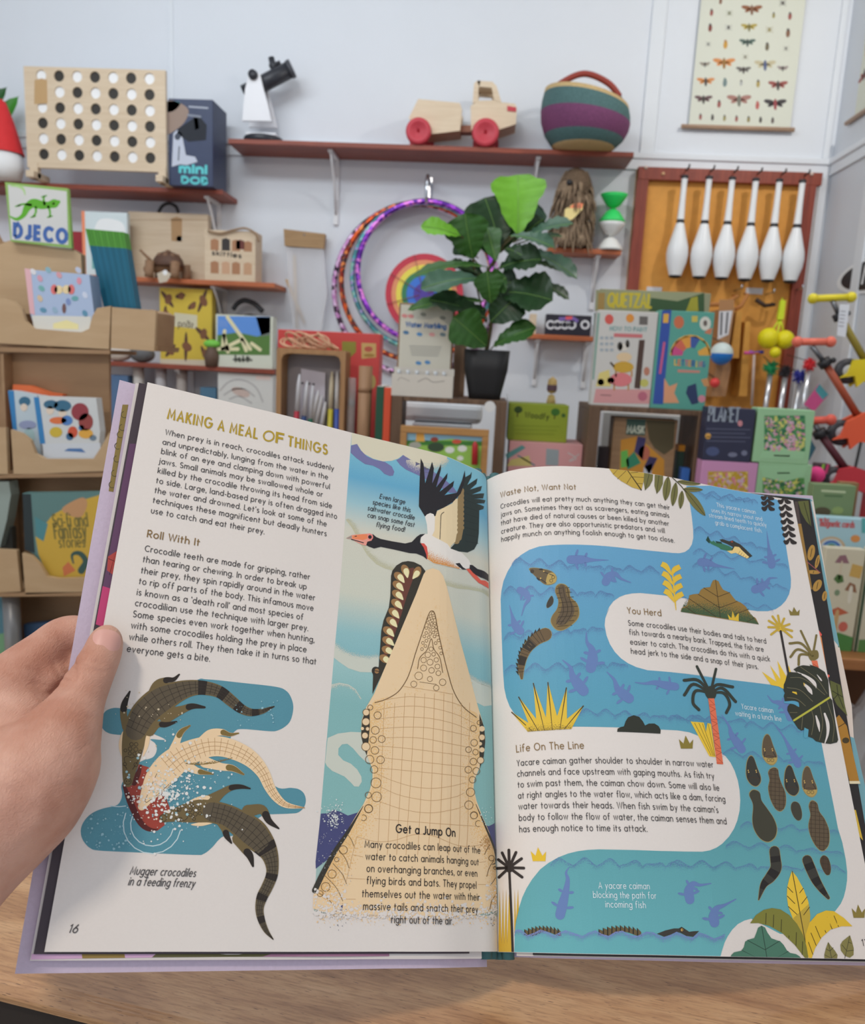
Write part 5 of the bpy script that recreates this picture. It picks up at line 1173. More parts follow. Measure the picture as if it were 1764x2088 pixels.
for ln,dp,wd in CRE:
    dn=catmull(ln,False,8);pj=[px_of(p) for p in dn];zz=(dn[0]-CAM).dot(FW);wpx=wd/zz*FPX
    bx=(min(p[0] for p in pj)-14,max(p[0] for p in pj)+14,min(p[1] for p in pj)-14,max(p[1] for p in pj)+14)
    for v,q in zip(me.vertices,VPX):
        if not (bx[0]<q[0]<bx[1] and bx[2]<q[1]<bx[3]):continue
        d=min((q[0]-a[0])** 2+(q[1]-a[1])** 2 for a in pj)** .5
        if d<wpx*2.5 and v.normal.dot(FW)<-.15:v.co +=(FW*.8-v.normal*.2)*dp*math.exp(-(d/wpx)** 2)
# skin flattened where it presses on the page and on the board behind
bot=[PL.pt(x*.004-.024,0,0) for x in range(30)]
e3=BD
for v in me.vertices:
    p=v.co;y=(p-PL.P[0]).dot(e3)
    if y<-.02 or y>BH+.02:continue
    q=p-e3*y;best=min(range(30),key=lambda k:(bot[k]-q).length_squared);x=best*.004-.024
    T=(PL.C(x+.002)-PL.C(x-.002)).normalized();x +=(q-bot[best]).dot(T)
    if x<-.019 or x>.09:continue
    N_=PL.Nn(x);n=(p-PL.pt(x,y,0)).dot(N_);cv=-.0062-.0088*y/BH
    fr=.0009 if x>-.0085 else cv+.0009;bk=cv-.0040
    if bk<n<fr:v.co += N_*((fr-n) if n>(fr+bk)*.5-.003 else (bk-n))
raw=bpy.data.objects.new('hand_raw',me);COL.objects.link(raw)
s1=sheet('slot',PL,book,(-.0088,-.02),(.11,-.02),(.11,.32),(-.0088,.32),.0006,.0006,SKIN,thick=.0125)
s2=sheet('slot',PL,book,(-.0125,-.02),(.11,-.02),(.11,.32),(-.0175,.32),-.0051,-.0139,SKIN,thick=.0048)
for q in (s1,s2):
    bm=bmesh.new();bm.from_mesh(q.data);bmesh.ops.remove_doubles(bm,verts=bm.verts,dist=1e-7);bmesh.ops.recalc_face_normals(bm,faces=bm.faces);bm.to_mesh(q.data);bm.free()
bpy.context.view_layer.update()
for q in (s1,s2):
    bo=raw.modifiers.new('b','BOOLEAN');bo.operation='DIFFERENCE';bo.solver='EXACT';bo.use_self=True;bo.object=q
dg=bpy.context.evaluated_depsgraph_get();me=bpy.data.meshes.new_from_object(raw.evaluated_get(dg))
for q in (raw,s1,s2):bpy.data.objects.remove(q)
me.polygons.foreach_set('use_smooth',[True]*len(me.polygons))
hand=bpy.data.objects.new('hand',me);COL.objects.link(hand)
tag(hand,"bare left hand gripping the open book's left edge, thumb resting on the page",'hand')
# thumb nail
c=hpx(214,1308,.0166);tdir=(hpx(219,1296,.0152)-hpx(207,1332,.0165)).normalized();nrm=(PL.Nn(.02)*.9-FW*.35).normalized();nrm=(nrm-tdir*nrm.dot(tdir)).normalized();sd=tdir.cross(nrm)
bm=bmesh.new();bmesh.ops.create_uvsphere(bm,u_segments=28,v_segments=16,radius=1)
for v in bm.verts:
    x,y,z=v.co;k=1 if y>0 else 1.0
    r_=max(abs(x),1e-6);sq= lambda t:math.copysign(abs(t)** .75,t)
    v.co=c+sd*sq(x)*.0074+tdir*(sq(y)*.0076-.0006)+nrm*(z*.0012-.0036*x*x-.0016*max(0,y)** 2+.0006)
mb=MB();NAIL=mat((200,150,138),.42,page=True,spec=.35);mb.bm(bm,NAIL,True);nl=mb.build('thumb_nail',None,'pale pink thumb nail');nl.parent=hand
# ------------------------------------------------------------------ helpers for the shop goods
cA,cB,cC,cD,cE,cF=(0,0,2.94),(0,350,2.94),(400,0,2.94),(800,80,2.94),(1264,0,3.528),(1164,310,2.94)
cG,cH,cI,cJ,cK_,cL=(650,350,2.94),(1164,570,2.94),(400,570,3.528),(750,600,3.528),(0,700,3.369),(1464,900,3.48)
def cp(c,x,y): return c[0]+x/c[2],c[1]+y/c[2]
def conv_of(root,y0):
    M=(Matrix.Translation(root.location)@ root.rotation_euler.to_matrix().to_4x4()).inverted();o=M @ CAM;M3=M.to_3x3()
    def f(px,py):
        d=M3 @ ray(px,py);t=(y0-o.y)/d.y;p=o+d*t; return p.x,p.z
    return f
def front(root,y0=0.0):
    return Art(lambda x,z,n:Vector((x,y0-n,z)),conv_of(root,y0),step=2.5e-4,lift0=4e-4)
def local(root,c,pts,y0=0.0):
    f=conv_of(root,y0); return [f(*cp(c,*p)) for p in pts]
def loc3(root,c,pts,y0=0.0): return [(p[0],y0,p[1]) for p in local(root,c,pts,y0)]
def put(name,label,cat,px,py,Y,z=None,rz=0.0,group=None):
    p=at(px,py,Y); return thing(name,label,cat,(p.x,Y,p.z if z is None else z),rz,group)
def carton(name,label,cat,px0,px1,pyt,pyb,Y,depth,m,z0=None,rz=0.0,group=None,part='case',bev=.002):
    ym=(pyt+pyb)/2;xm=(px0+px1)/2
    xl,xr=at(px0,ym,Y).x,at(px1,ym,Y).x;zb=at(xm,pyb,Y).z if z0 is None else z0;zt=at(xm,pyt,Y).z
    t=thing(name,label,cat,((xl+xr)/2,Y,zb),rz,group);w_=(xr-xl)/math.cos(rz)
    MB().box(-w_/2,0,0,w_/2,depth,zt-zb,m,bev).build(part,t);t['_w']=w_;t['_h']=zt-zb
    return t,w_,zt-zb
def unit(root,w_,h,y0=0.0):
    """Artwork in 0..1 box coordinates, origin at the lower left of the front."""
    A=Art(lambda x,z,n:Vector((x,y0-n,z)),None,step=2.5e-4,lift0=4e-4);A.tr= lambda p:((p[0]-.5)*w_,p[1]*h); return A
PLY=wood((212,193,170),(202,180,154),'X',.5,4);BLKM=mat((44,44,48),.45)
def bars(A,x,y,w_,n,c,gap=.06,hh=.025,seed=0):
    rd=random.Random(seed)
    for i in range(n):ww=w_*(.7+.3*rd.random());A.poly([(x-ww/2,y-i*gap),(x+ww/2,y-i*gap),(x+ww/2,y-i*gap-hh),(x-ww/2,y-i*gap-hh)],c)
# ------------------------------------------------------------------ on the upper left shelf
t=put('connect_four_board','big pale wooden board of round holes filled with black and white discs','game',195,383,3.70,zA)
f=conv_of(t,0);x0,x1=f(52,240)[0],f(338,240)[0];zt,zb=f(195,139)[1],f(195,346)[1]
nx_,nz_=7,6;gx0,gx1=f(*cp(cA,255,700))[0],f(*cp(cA,898,700))[0];gz0,gz1=f(*cp(cA,570,935))[1],f(*cp(cA,570,462))[1]
dx,dz=(gx1-gx0)/6,(gz1-gz0)/5;rr=min(dx,dz)*.36;mb=MB();th=.016;KS=16
for i in range(nx_):
    for j in range(nz_):
        cx,cz=gx0+i*dx,gz0+j*dz;sq=[];ci=[]
        for k in range(KS):
            a=2*math.pi*k/KS;c_,s_=math.cos(a),math.sin(a);q=1/max(abs(c_),abs(s_))
            sq.append((cx+c_*q*dx/2,cz+s_*q*dz/2));ci.append((cx+c_*rr,cz+s_*rr))
        for y in (0,th):
            vs=[(p[0],y,p[1]) for p in sq+ci];mb.add(vs,[((k+1)% KS,k,KS+k,KS+(k+1)% KS) if y else (k,(k+1)% KS,KS+(k+1)% KS,KS+k) for k in range(KS)],PLY)
        mb.add([(p[0],0,p[1]) for p in ci]+[(p[0],th,p[1]) for p in ci],[(k,(k+1)% KS,KS+(k+1)% KS,KS+k) for k in range(KS)],PLY,True)
gl,gr,gb,gt=gx0-dx/2,gx1+dx/2,gz0-dz/2,gz1+dz/2
mb.box(x0,0,zb,gl,th,zt,PLY).box(gr,0,zb,x1,th,zt,PLY).box(gl,0,gt,gr,th,zt,PLY).box(gl,0,zb,gr,th,gb,PLY)
mb.box(x0,th,zb,x1,th+.003,zt,mat((235,236,238),.5));mb.build('hole_panel',t)
WD,BD2=mat((240,241,243),.4),mat((50,46,42),.5)
for i in range(nx_):
    for j in range(nz_):
        w_=(i+(5-j))% 2 == 0;mb=MB();mb.lathe([(0,.006),(rr*.96,.006),(rr*.96,.0155),(0,.0155)],WD if w_ else BD2,(gx0+i*dx,0,gz0+j*dz),18,'Y',False);mb.build('disc',t,'white disc' if w_ else 'black disc')
for a,b in ((x0+.012,x0+.05),(x1-.035,x1-.001)):MB().box(a,-.005,0,b,.022,zb+.02,PLY).box(a,-.04,0,b,.10,.03,PLY,.004).build('stand_foot',t)
A=front(t);A.K(*cA).poly([(207,480),(250,470),(282,480),(285,620),(205,625)],(186,152,110));A.build('price_tag',t,label='brown card price tag')
DNV=mat((52,62,92),.4,noise=.08,nscale=20)
t,w_,h=carton('telescope_box','dark blue telescope box lettered MINI DOB on the upper left shelf','box',344,434,202,385,3.725,.19,DNV,zA)
A=front(t);A.K(*cA)
A.poly([(995,620),(1060,610),(1130,660),(1100,740),(1020,800),(1000,790)],(150,130,120),True).poly([(1005,610),(1080,615),(1050,660),(1000,670)],(90,150,160),True);A.up()
A.poly([(1070,770),(1190,690),(1240,750),(1235,840),(1130,850),(1060,800)],(34,38,48)).poly([(1160,700),(1185,700),(1195,770),(1170,780)],(34,38,48))
A.poly([(1030,1000),(1040,800),(1060,780),(1090,800),(1115,930),(1170,940),(1185,970),(1120,990),(1080,985)],(190,196,214)).up().ell(1065,820,18,20,(70,76,92)).line([(1075,880),(1070,960)],7,(70,76,92),False)
for tx,a,b,s_ in (('mini',(1080,1032),(1235,1040),.034),('DOB',(1092,1096),(1240,1104),.026)):A.text(tx,a,b,s_,(96,196,204),.3)
A.line([(1135,640),(1245,648)],10,(170,176,192),False).line([(1130,690),(1200,700)],14,(130,136,152),False);A.build('box_print',t)
t=put('gnome','red hatted gnome at the left end of the upper shelf','ornament',2,380,3.70,zA)
mb=MB();mb.lathe([(.088,.11),(.075,.16),(.05,.25),(.02,.33),(.0,.345)],mat((206,44,48),.7,noise=.06,nscale=40),(0,.03,0),24);mb.build('hat',t)
MB().lathe([(.0,0),(.07,.0),(.085,.05),(.08,.11),(.0,.13)],mat((226,226,230),.8),(0,.03,0),24).build('body',t,'white body')
t=put('potted_plant','green plant poking in at the left picture edge above the gnome','plant',-70,380,3.90,zA);LG=mat((60,130,40),.5);LGD=mat((36,84,36),.5)
MB().lathe([(0,0),(.05,0),(.065,.11),(.058,.11),(.05,.1),(0,.1)],mat((190,190,190),.5),(0,0,0),20).build('pot',t)
def leaf(mb,b,tp,wd,m,nrm=(0,-1,0),droop=.12,fold=.18,n=8,shape=(.05,.32,.62,.86,1,.98,.82,.5,.0)):
    shape=[q.y for q in catmull([(i,v) for i,v in enumerate(shape)],False,6)]
    b,tp=Vector(b),Vector(tp);ax=tp-b;L_=ax.length;ax.normalize();nr=Vector(nrm);nr=(nr-ax*nr.dot(ax)).normalized();sd=ax.cross(nr);vs=[];fs=[]
    for i in range(n+1):
        s_=i/n;w2=wd*.5*shape[min(len(shape)-1,round(s_*(len(shape)-1)))];c=b+ax*L_*s_+nr*(L_*droop*math.sin(math.pi*s_))
        wave=.04*wd*math.sin(i*2.1)
        vs +=[c-sd*w2+nr*(w2*fold*2+wave),c-sd*w2*.5+nr*w2*fold*.7,c,c+sd*w2*.5+nr*w2*fold*.7,c+sd*w2+nr*(w2*fold*2-wave)]
    for i in range(n):
        for k in range(4):a=i*5+k;fs.append((a,a+1,a+6,a+5))
    return mb.add(vs,fs,m,True)
for k,(a,b,wd,m) in enumerate((((-10,300),(38,196),34,LG),((-30,280),(22,182),34,LGD),((-10,280),(28,232),40,LGD),((-60,270),(-20,190),40,LG))):
    f=conv_of(t,0);p,q=f(*a),f(*b);mb=MB();leaf(mb,(p[0],-.02*k,p[1]),(q[0],-.03*k,q[1]),wd*.0023,m);mb.tube([(0,0,.09),((p[0])*.6,-.01*k,.16),(p[0],-.02*k,p[1])],.003,LGD,6);mb.build('leaf',t)
# ------------------------------------------------------------------ long top shelf
t=put('telescope','small tabletop telescope with black tube on a white fork','telescope',538,278,3.88,zTop)
TW,TB=mat((226,226,234),.35),mat((48,50,58),.35)
k=.0023;MB().lathe([(0,0),(.088,0),(.092,.01),(.092,.024),(.088,.03),(0,.03)],TB,(0,0,0),32).build('turntable',t)
P=local(t,cC,[(298,745),(316,560),(336,480),(365,452),(402,468),(424,560),(446,640),(470,748)]);
mb=MB().prism(P,-.058,-.042,TW).prism(P,.042,.058,TW);mb.build('fork_arm',t);MB().box(-.07,-.058,.03,.07,.058,.042,TW,.003).build('fork_base',t)
a,b=loc3(t,cC,[(290,560),(575,410)]);mb=MB();d=(Vector(b)-Vector(a));mb.tube([a,b],.036,TB,28);mb.tube([Vector(b)-d*.06,Vector(b)+d*.01],.040,mat((70,72,80),.4),28);mb.build('tube',t)
a=loc3(t,cC,[(470,440)])[0];b=loc3(t,cC,[(450,345)])[0];mb=MB().tube([a,b],.014,TB,14);c1=loc3(t,cC,[(505,375)])[0];mb.tube([loc3(t,cC,[(440,400)])[0],c1],.010,TB,12);mb.build('eyepiece',t)
a=loc3(t,cC,[(365,478)])[0];MB().lathe([(0,-.075),(.02,-.075),(.022,-.058),(0,-.058)],TB,(a[0],0,a[2]),16,'Y').build('knob',t)
t=put('toy_truck','pale wooden toy truck with big red wheels on the long shelf','toy',938,296,3.80,zTop)
TWD=wood((218,200,176),(208,186,160),'X',.5,5);TRD=mat((190,62,76),.45)
P=local(t,cD,[(100,470),(155,358),(405,382),(418,420),(406,548),(240,568),(150,560)]);MB().prism(P,0,.022,TWD).prism(P,.118,.14,TWD).prism([P[0],P[1],(P[1][0]+.03,P[1][1]),(P[0][0]+.05,P[0][1])],.022,.118,TWD).prism([P[5],P[6],(P[6][0],P[6][1]+.03),(P[4][0],P[4][1]+.03),P[4]],.022,.118,TWD).build('tipper',t)
lo=local(t,cD,[(470,400),(515,368),(612,366),(655,378),(735,386),(747,412),(742,508),(640,542),(472,545)]);fr1=local(t,cD,[(482,385),(490,265),(508,248),(530,248),(516,300),(515,370)]);fr2=local(t,cD,[(508,248),(600,254),(625,280),(655,380),(612,368),(596,290),(520,284)])
mb=MB()
for y0,y1 in ((0,.022),(.118,.14)):mb.prism(lo,y0,y1,TWD).prism(fr1,y0,y1,TWD).prism(fr2,y0,y1,TWD)
q=local(t,cD,[(655,385),(740,395),(740,505),(640,540)]);mb.prism(q,.022,.118,TWD);q=local(t,cD,[(505,248),(605,252),(612,270),(505,266)]);mb.prism(q,.022,.118,TWD);mb.build('cab',t)
q=local(t,cD,[(395,500),(490,500),(490,540),(395,540)]);MB().prism(q,.04,.1,mat((150,96,74),.5)).build('coupling',t)
for cx,cy,r in ((160,540,76),(560,553,81)):
    (a,z),(b,_)=local(t,cD,[(cx,cy),(cx+r,cy)]);R0=b-a
    for y0,s in ((-.035,1),(.145,-1)):
        mb=MB();mb.lathe([(0,y0+.03),(R0*.2,y0+(.004 if s>0 else .026)),(R0*.5,y0+(.012 if s>0 else .02)),(R0*.62,y0),(R0*.95,y0+.002),(R0,y0+.012),(R0,y0+.028),(R0*.95,y0+.034),(0,y0+.034)],TRD,(a,0,R0),30,'Y');mb.build('wheel',t)
q=local(t,cD,[(690,400),(742,410),(742,435),(690,430)]);MB().prism(q,-.004,0,TRD).build('lamp',t)
t=put('woven_basket','round woven green and purple basket with a leather handle','basket',1188,307,3.78,zTop)
f=conv_of(t,0);k=f(1189,230)[0]-f(1188,230)[0];ht=f(1188,203)[1];pr=[(0,.0),(.58,.0),(.70,.05),(.88,.24),(.98,.46),(1.0,.62),(.985,.8),(.955,.92),(.94,1.0),(.88,1.0),(.86,.9),(.8,.3),(0,.05)]
BG,BP,BT=mat((74,104,106),.8,noise=.25,nscale=160,bump=.6),mat((112,62,100),.8,noise=.25,nscale=160,bump=.6),mat((186,160,116),.8,noise=.2,nscale=160,bump=.6)
R0=92*k;mb=MB().lathe([(r*R0,z*ht) for r,z in pr],BG,(0,0,0),40,mats=[BT,BT,BG,BP,BP,BG,BG,BT,BT,BT,BT,BT])
for v in mb.v:v.z *= 1-.19*v.x/R0
mb.build('basket_body',t)
P=[(-.80*R0,0,ht*1.08),(-.60*R0,0,ht*1.30),(-.1*R0,0,ht*1.50),(.45*R0,0,ht*1.33),(.78*R0,0,ht*1.0),(.84*R0,0,ht*.82)];c=catmull(P,False,8);mb=MB();mb.tube(c[7:-10],.013,mat((142,58,48),.5),12);mb.tube(c[:9],.008,mat((60,58,66),.5),10);mb.tube(c[-12:],.008,mat((60,58,66),.5),10);mb.build('handle',t,'red brown leather handle')
# ------------------------------------------------------------------ hoops on their hook
t=put('wall_hook','chrome hook on the wall carrying the glitter hoops','hook',875,395,YW)
CH=mat((190,194,204),.2,.9);f=conv_of(t,-.10);zt,zl=f(875,360)[1],f(873,412)[1]
MB().box(-.015,-.006,-.02,.015,0,zt+.02,CH,.002).tube([(0,-.005,zt-.01),(0,-.11,zt),(0,-.135,zt-.02),(0,-.138,zl+.012),(0,-.132,zl),(0,-.05,zl-.004),(0,-.005,zl-.002)],.009,CH,10).build('hook_arm',t)
hk=Vector((t.location.x,YW-.05,t.location.z+zl+.006))
def glitter(cs,n):
    key=('gl',cs[0],n);mt=bpy.data.materials.new('glitter_tape');nt,N,L,b=nodes_of(mt)
    uvn=N.new('ShaderNodeTexCoord');vo=N.new('ShaderNodeTexVoronoi');vo.inputs['Scale'].default_value=n;L.new(uvn.outputs['Object'],vo.inputs['Vector'])
    sp=N.new('ShaderNodeSeparateColor');L.new(vo.outputs['Color'],sp.inputs[0])
    cr=N.new('ShaderNodeValToRGB');cr.color_ramp.interpolation='CONSTANT';E=cr.color_ramp.elements
    while len(E)<len(cs):E.new(.5)
    for i,(e,c) in enumerate(zip(E,cs)):e.position=i/len(cs);e.color=(*ratio(c,WALL_W,.8),1)
    L.new(sp.outputs[0],cr.inputs[0]);L.new(cr.outputs[0],b.inputs['Base Color']);b.inputs['Metallic'].default_value=.5;b.inputs['Roughness'].default_value=.3; return mt
for nm,lab,rp,off,cs in (('purple','purple shiny hoop, innermost on the chrome hook',135,(2,0,-.056),((120,50,180),(170,80,220),(90,40,150),(220,130,220))),('teal','teal iridescent hoop just outside the purple one',143,(-3,0,-.027),((90,170,180),(150,200,190),(80,140,150),(170,160,210))),
                             ('orange','orange glitter hoop, second largest on the hook',155,(-15,1,.002),((220,90,40),(240,140,80),(150,50,40),(90,60,60))),('pink','pink and black spiral taped hoop, largest on the hook',170,(-17,2,.031),((226,170,226),(200,140,200),(70,50,70),(230,200,236)))):
    f=at(875,540,hk.y);R0=rp*hk.y/FPX*.965;g=glitter(cs,60);y=off[2]
    c=thing('hula_hoop',lab,'hoop',(hk.x+off[0]*.0024,hk.y+y-.012,hk.z-.006),0,'hoops on the chrome hook');dxh=off[0]*.0024
    cz=-math.sqrt(max(0,R0*R0-dxh*dxh));mb=MB();mb.tube([(R0*math.cos(2*math.pi*i/72),0,cz+R0*math.sin(2*math.pi*i/72)) for i in range(72)],.0130,g,10,True)
    mb.build('hoop_ring',c)
t=put('rainbow_windmill','round rainbow striped windmill disc hanging inside the hoops','windmill',865,600,3.905)
for i,(r,c) in enumerate(((76,(196,58,78)),(64,(226,150,110)),(55,(236,218,90)),(44,(62,130,92)),(34,(66,120,214)),(20,(84,66,160)))):
    r *= .00245;MB().lathe([(0,-.004-.003*i),(r,-.004-.003*i),(r,.002),(0,.002)],mat(c,.5),(0,0,0),40,'Y',False).build('ring',t)
mb=MB()
for k in range(8):a=math.pi*k/4+.3;mb.tube([(.02*math.cos(a),-.022,.02*math.sin(a)),(.185*math.cos(a),-.012,.185*math.sin(a))],.0015,mat((150,90,90),.5),6)
mb.build('spoke',t,'thin spokes');MB().tube([(0,.003,0),(0,.095,0)],.006,mat((210,210,214),.4),8).build('axle',t)
# ------------------------------------------------------------------ net of sticks hanging on the wall
t=put('hanging_bag','clear bag of wooden sticks with a brown header card hanging on the wall','bag',622,480,3.955)
f=conv_of(t,0);PLB=mat((226,226,234),.2,alpha=.42,spec=.6)
P=local(t,(0,0,1),[(585,505),(660,508),(668,600),(655,682),(600,680),(590,600)]);MB().prism(P,-.012,.012,PLB).build('clear_sleeve',t)
P=local(t,(0,0,1),[(580,468),(664,478),(661,508),(582,502)]);MB().prism(P,-.016,.02,wood((168,136,98),(150,118,82),'X',.6,6)).build('header_card',t)
a,b=loc3(t,cI,[(650,0),(780,320)]);mb=MB().tube([a,b],.008,mat((196,170,140),.5),8);mb.build('stick',t);a,b=loc3(t,(0,0,1),[(600,520),(606,670)]);MB().tube([a,b],.008,mat((206,186,160),.5),8).build('stick',t)
a=f(622,480);MB().tube([(a[0],.045,a[1]),(a[0],-.02,a[1])],.004,CH,8).build('hook',t)
# ------------------------------------------------------------------ shaggy plush and diabolos
t=put('plush_dog','shaggy grey brown plush dog with a bright tag on the short shelf','soft toy',1163,492,3.88,1.897)
FUR,FUR2=mat((140,120,100),.9,noise=.3,nscale=90),mat((104,86,70),.9,noise=.3,nscale=90)
mb=MB();mb.ball((0,0,.13),(.075,.07,.13),FUR).ball((.0,-.03,.27),(.07,.065,.075),FUR2).ball((-.035,-.055,.25),(.035,.04,.04),FUR);rd=random.Random(5)
for i in range(330):
    a=rd.random()*6.283;zz=.03+rd.random()*.3;r=(.078 if zz<.22 else .066)*(1-.35*max(0,zz-.27)/.06);p=Vector((r*math.cos(a),r*math.sin(a)*.95-(.02 if zz>.2 else 0),zz));o=Vector((math.cos(a),math.sin(a),-1.4)).normalized()
    mb.tube([p,p+o*.03,p+o*.05+Vector((0,0,-.025))],[.009,.006,.001],FUR if i % 3 else FUR2,5,cap=False)
mb.build('fur_body',t);MB().ball((-.032,-.098,.268),(.014,.012,.012),BLKM).build('nose',t)
for s in (-1,1):
    mb=MB();mb.ball((s*.04,-.05,.03),(.03,.045,.03),FUR);mb.build('paw',t)
A=front(t,-.115);A.K(*cD).poly([(1030,1080),(1035,1020),(1095,980),(1145,985),(1140,1020),(1080,1080),(1045,1092)],(240,214,150)).up().poly([(1060,1010),(1095,980),(1145,985),(1135,1015)],(236,130,96));A.build('tag',t,label='yellow and orange paper tag')
def diabolo(label,z,c1,c2,s=.062):
    t=put('diabolo',label,'diabolo',1249,440,3.90,z,group='diabolos on the short shelf')
    MB().lathe([(0,s*.95),(.008,s),(.03,s*.8),(s*.88,s*.25),(s,.0),(s*.8,.004),(.0,s*.7)],mat(c2,.4),(0,0,0),28).build('cup',t);MB().lathe([(.0,s*1.3),(s*.8,s*1.96),(s,s*2),(s*.88,s*1.75),(.03,s*1.2),(.008,s),(0,s*1.05)],mat(c1,.4),(0,0,0),28).build('cup',t)
    MB().tube([(0,0,s*.93),(0,0,s*1.07)],.0085,CH,10).build('axle',t); return t
diabolo('white lower diabolo standing on the short shelf end',1.897,(222,224,226),(226,226,226))
diabolo('green diabolo stacked on the white one',1.897+.1242,(42,204,98),(60,214,110))
t,w_,h=carton('juggling_ball_box','black box of white ringed balls on the small orange shelf','box',1113,1206,642,674,3.88,.07,mat((40,38,50),.4),1.503);A=front(t);A.K(*cG)
for x in (1390,1432,1475,1517,1597):A.ring(x,918,22,11,(222,222,230))
A.poly([(1440,872),(1530,870),(1560,890),(1550,905),(1440,895)],(120,100,170)).up();A.poly([(1480,868),(1520,866),(1520,885),(1480,888)],(220,90,100));A.build('box_print',t)
t,w_,h=carton('wooden_block','little pale wooden block left of the black ball box','block',1080,1094,640,670,3.89,.06,PLY,1.503)
# ------------------------------------------------------------------ juggling board
t=put('juggling_board','orange pegboard in a dark red frame with rows of hooks','board',1470,460,3.965)
f=conv_of(t,0);xl,xr=f(1290,460)[0],f(1652,460)[0];zt,zb=f(1485,350)[1],f(1440,905)[1];zi=f(1485,374)[1]
FR=wood((146,66,48),(116,48,36),'Z',.45,5);ORM=mat((214,152,72),.6,noise=.06,nscale=30)
MB().box(xl,.012,zb,xr,.034,zt,ORM).build('pegboard',t)
for a in ((xl,-.02,zb,xl+.052,.012,zt),(xr-.052,-.02,zb,xr,.012,zt),(xl,-.022,zi,xr+.02,.0118,zt+.004)):MB().box(*a,FR,.002).build('frame_bar',t)
for px in (1315,1651):a=f(px,344+(px-1315)*.04);MB().ball((a[0],-.024,a[1]),.008,mat((210,190,180),.4),10,8).build('screw',t)
tops=[(1397,357),(1447,359),(1494,361),(1542,364),(1590,366),(1637,368)]
for i,(px,py) in enumerate(tops):a=f(px,py-6);MB().tube([(a[0],.012,a[1]+.004),(a[0],-.075,a[1]+.004),(a[0],-.08,a[1]+.016)],.004,BLKM,8).build('hook',t)
for px,py in ((1499,592),(1563,600),(1620,592)):a=f(px,py);MB().tube([(a[0],.012,a[1]),(a[0],-.10,a[1]),(a[0],-.105,a[1]+.014)],.004,CH,8).build('hook',t)
for px,py in ((1350,357),):a=f(px,py);MB().tube([(a[0],.012,a[1]),(a[0],-.03,a[1])],.007,mat((206,170,130),.5),10).build('peg',t)
for q in ((1523,586,1556,600),(1320,584,1350,594)):a,b=f(q[0],q[1]),f(q[2],q[3]);MB().box(a[0],.008,b[1],b[0],.0118,a[1],mat((206,206,214),.5)).build('price_label',t)
CL=[(0,1.0),(.013,.998),(.016,.985),(.0125,.965),(.0118,.90),(.0125,.75),(.0155,.575),(.0165,.556),(.0165,.54),(.019,.52),(.030,.42),(.0425,.31),(.0455,.24),(.042,.16),(.026,.03),(.024,.012),(0,.0)]
CWH=mat((228,230,236),.35);first=None
ords=('club nearest the left frame bar','second club from the left frame bar','third club from the left frame bar','third club from the right frame bar','second club from the right frame bar','club nearest the right frame bar')
for (px,py),lab in zip(tops,ords):
    p=at(px,py,3.895);L_=p.z-at(px-27,py+211,3.895).z
    if first is None:
        first=thing('juggling_club','x','club',(0,0,0),0,'white juggling clubs on the pegboard')
        ms=[BLKM]*3+[CWH]*3+[BLKM]*2+[CWH]*6+[BLKM,BLKM]
        MB().lathe([(r*1.08,z*L_) for r,z in CL][:9],CWH,(0,0,0),24,mats=ms[:8]).build('handle',first);MB().lathe([(r*1.08,z*L_) for r,z in CL][8:],CWH,(0,0,0),24,mats=ms[8:]).build('club_body',first);c=first
    else:c=copy_tree(first)
    c['label']='white juggling '+lab;c.location=(p.x,3.895,p.z-L_)
# ------------------------------------------------------------------ insect charts
def bug(A,x,y,k,c,c2,w_):
    if k == 'm':A.ell(x-w_*.55,y-w_*.1,w_*.55,w_*.22,c2,12,12).ell(x+w_*.55,y-w_*.1,w_*.55,w_*.22,c2,-12,12).ell(x-w_*.4,y+w_*.18,w_*.35,w_*.16,c2,-25,12).ell(x+w_*.4,y+w_*.18,w_*.35,w_*.16,c2,25,12);A.up(.4).ell(x,y+w_*.15,w_*.17,w_*.55,c,0,12);A.z -= .4
    elif k == 's':
        for s in (-1,1):
            for dy in (-.5,0,.5):A.line([(x,y+dy*w_*.3),(x+s*w_*.9,y+dy*w_*1.5)],w_*.14,c2,False)
        A.up(.4).ell(x,y,w_*.3,w_*.62,c,0,12);A.z -= .4
    else:A.ell(x,y,w_*.5,w_,c,6,14);A.up(.4).ell(x,y-w_*.85,w_*.34,w_*.34,c2,0,10);A.z -= .4
DK,RD,YL,OR,GN,BR=(72,66,64),(152,84,80),(176,158,84),(206,138,84),(84,104,98),(128,92,72)
